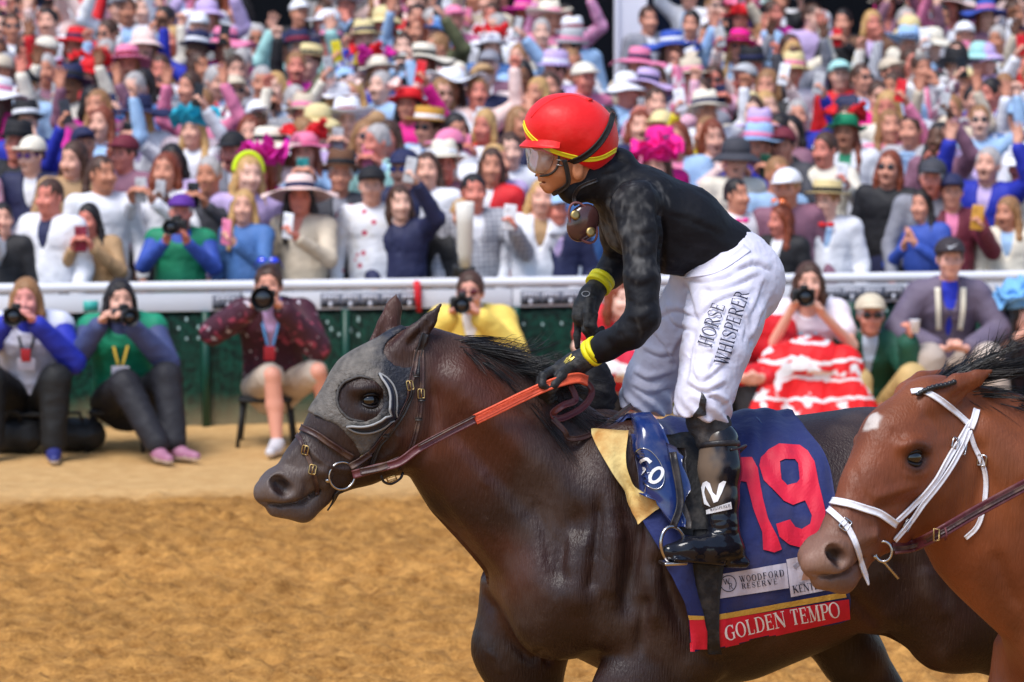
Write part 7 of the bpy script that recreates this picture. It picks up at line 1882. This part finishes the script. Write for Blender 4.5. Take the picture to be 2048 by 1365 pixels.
# 5: red and white floral dress, mostly behind the jockey
r = sit(1238, 606, 'person in red top and red floral skirt seated behind the jockey arm', seated(.30, H=(0, -.10, .93), EL=(-.27, -.10, .62), ER=(.27, -.10, .62), WL=(-.12, -.34, .56), WR=(.12, -.34, .56), dL=(.6, -.8, 0), dR=(-.6, -.8, 0), yaw=.5), srgb(236, 190, 172), [('top', 'plain', srgb(216, 34, 50), 'scoop', .15), ('skirt', 'bigfloral', srgb(206, 28, 62)), ('shoes', 'plain', PAL['wine'])], ('mid', 'auburn'), group='people seated before the rail')
stool(1238, Y0, 'black folding stool under the red floral skirt')
# 6: red sleeve beside the breeches
r = sit(1505, 650, 'person in red shirt seated left of the red floral skirt, mostly hidden', seated(.22, H=(-.06, -.06, .84), EL=(.27, -.10, .50), ER=(.22, -.20, .46), WR=(.06, -.36, .44), dR=(-.8, -.6, 0), WL=(-.12, -.36, .44), dL=(.8, -.6, 0), KL=(-.22, -.30, .40), KR=(-.04, -.34, .42), AL=(-.22, -.36, .085), AR=(-.04, -.40, .085)), srgb(230, 170, 150), [('top', 'plain', srgb(206, 18, 34)), ('trousers', 'plain', srgb(30, 26, 30)), ('shoes', 'plain', PAL['black'])], ('mid', 'brown'), group='people seated before the rail', dy=-.8)
stool(1505, -.8, 'black folding stool under the person in red shirt', .2)
# 7: floral skirt and camera
r = sit(1612, 572, 'photographer in white blouse and red floral skirt raising a camera', seated(.32, H=(0, -.12, 1.02), EL=(-.24, -.22, .62), ER=(.28, -.20, .62), WL=(-.12, -.34, .88), WR=(.07, -.38, .84)), srgb(230, 172, 150), [('top', 'plain', srgb(236, 226, 236), 'scoop', .15), ('skirt', 'bigfloral', srgb(224, 20, 30)), ('shoes', 'plain', PAL['red'])], ('mid', 'brown'))
lanyard(r, 'cyan', .80, .56, -.20, False, srgb(110, 200, 220)); child('red_badge', mesh_data('red_badge', *box((-.04, -.245, .50), (.04, -.238, .56), .003), mat('red pass', srgb(200, 40, 50), .5)), r)
camera_thing(np.array(r.location) + A3(-.05, -.46, .96), 0, 'black camera raised by photographer in red floral skirt', .12, .05)
f = Field((-.62, -.86, .02), (.62, .32, .80), .011)
for sg in (-1, 1):
    f.cone((sg * .10, .02, .36), .135, (sg * .20, -.42, .50), .115, .08); f.cone((sg * .20, -.43, .50), .11, (sg * .30, -.50, .14), .15, .08)
f.cone((0, -.10, .38), .12, (0, -.40, .44), .09, .10); f.cone((0, -.40, .44), .09, (0, -.50, .14), .16, .10)
f.D = np.maximum(f.D, (np.float32(.12) - f.ax[2])[None, None, :])
V, F = f.mesh(); V = folds(lap(V, F, 2), F, .012, [((1.6, .6, .25), 7, .8), ((1, 1, .6), 14, .3)], 4.)
child('draped_skirt', mesh_data('draped_skirt', V, F, FAB['bigfloral']), r, color=srgb(226, 16, 24))
stool(1612, Y0, 'black folding stool under the photographer in red floral skirt', .28)
# 8: green blazer, beige cap, sitting low
r = sit(1735, 640, 'person in green blazer and beige cap sitting low, lifting a white cup', seated(.06, H=(0, -.10, .80), neck=(0, -.05, .66), chest=(-.02, 0, .50), pel=(-.02, .08, .14), waist=(-.02, .05, .30), SL=(-.18, -.02, .60), SR=(.16, -.02, .60), ER=(.26, -.26, .44), WR=(.22, -.34, .66), dR=(.1, -.2, 1), nR=(-.9, -.3, 0), EL=(-.28, -.06, .38), WL=(-.05, -.30, .22), dL=(.8, -.5, -.2), KL=(-.12, -.52, .40), KR=(.24, -.50, .42), AL=(-.08, -.62, .085), AR=(.30, -.66, .085)), srgb(214, 140, 118), [('jacket', 'plain', srgb(22, 82, 62)), ('shirt', 'plain', srgb(200, 214, 232)), ('trousers', 'plain', srgb(200, 168, 110)), ('shoes', 'plain', PAL['brown'])], ('short', 'grey'), ('cap', srgb(206, 192, 168)), srgb(20, 18, 20), group='people seated before the rail')
cp_ = np.array(r.location) + A3(.255, -.48, .755); V, F = lathe([(.026, -.04), (.034, .04), (.036, .044), (.030, .04)], 20); cu_ = mk('paper_cup', V + cp_, F, mat('white paper cup', srgb(236, 234, 240), .5)); tag(cu_, 'white paper cup in the hand of the person in green blazer', 'cup')
bx_ = mk('low_box', *box(np.array(r.location) + A3(-.2, -.06, -.004), np.array(r.location) + A3(.18, .20, .10), .01), M_camb); tag(bx_, 'low black box seat under the person in green blazer', 'box')
# 9: grey jacket, dark cap
r = sit(1893, 524, 'person in grey jacket, blue hood and dark cap seated, hands clasped', seated(.42, H=(0, -.08, 1.16), neck=(0, -.04, 1.0), EL=(-.34, -.08, .70), ER=(.34, -.08, .70), WL=(-.11, -.32, .60), WR=(.11, -.32, .60), dL=(.8, -.6, 0), dR=(-.8, -.6, 0), nL=(0, .3, 1), nR=(0, .3, 1), KL=(-.16, -.46, .54), KR=(.22, -.46, .54), AR=(.34, -.46, .085)), srgb(228, 168, 148), [('jacket', 'plain', srgb(104, 92, 112)), ('shirt', 'plain', srgb(34, 52, 196)), ('trousers', 'plain', srgb(186, 170, 158)), ('shoes', 'plain', PAL['white'])], ('short', 'brown'), ('cap', srgb(52, 44, 50)), group='people seated before the rail')
for s in (-1, 1): child('white_strap', mesh_data('white_strap', *ribbon(spline([A3(s * .085, -.225, .98), A3(s * .08, -.245, .84), A3(s * .07, -.19, .70)], 5), np.tile(A3(0, -1, .1), (11, 1)), .034, .004), mat('white strap', srgb(228, 220, 200), .6)), r)
sw = outline_mesh([[(-.030, .004), (-.022, -.010), (-.012, -.013), (.034, .012), (-.010, -.003), (-.020, -.003)]], .02); child('cap_emblem', mesh_data('cap_emblem', sw[0][:, [0, 2, 1]] * A3(1.2, 1, 1.4) + A3(0, -.31, 1.255), sw[1], M_white), r)
stool(1893, Y0, 'black folding stool under the person in grey jacket', .39)
# 10: blue fascinator at the right edge
r = sit(2036, 640, 'person with dark hair and pale blue ruffled hat at the right edge', seated(.14, H=(0, -.10, .80), EL=(-.27, -.10, .50), ER=(.27, -.10, .50), WL=(.02, -.24, .70), WR=(.10, -.30, .60), dL=(.3, -.2, .9), yaw=.7), srgb(226, 168, 146), [('top', 'plain', srgb(70, 52, 60), 'scoop', .15), ('trousers', 'plain', srgb(40, 36, 44)), ('shoes', 'plain', PAL['black'])], ('long', 'dark'), ('ruffle', srgb(120, 178, 226)), group='people seated before the rail')
stool(2036, Y0, 'black folding stool under the person with pale blue hat', .12)
# bags on the ground
def bag(px, py, w, h, d, label):
    p = pix_z(px, py, .02); f = Field(p - A3(w, d, .05) * 1.2, p + A3(w, d, h * 1.5) * 1.2 + A3(0, 0, .1), .012)
    f.seg(p + A3(-w * .45, 0, h * .45), p + A3(w * .45, 0, h * .45), h * .48, h * .46, d * .6, d * .6, .05); V, F = f.mesh(); b = empty('camera_bag', (p[0], p[1], .01)); tag(b, label, 'bag', 'black camera bags at the fence')
    mk('bag_body', folds(lap(V, F, 1), F, .008, [((1, 1, 1), 9, 1.)], 2.), F, M_camb, b); mk('handle', *tube([p + A3(-w * .3, -d * .4, h * .85), p + A3(-w * .2, -d * .45, h * 1.1), p + A3(w * .2, -d * .45, h * 1.1), p + A3(w * .3, -d * .4, h * .85)], .012, 8), M_camb, b)
bag(1075, 880, .30, .46, .22, 'black camera bag standing behind the dark racehorse neck'); bag(150, 900, .20, .22, .18, 'black camera bag lying between the photographers at left'); bag(30, 905, .16, .24, .16, 'black camera bag beside the far left photographer')
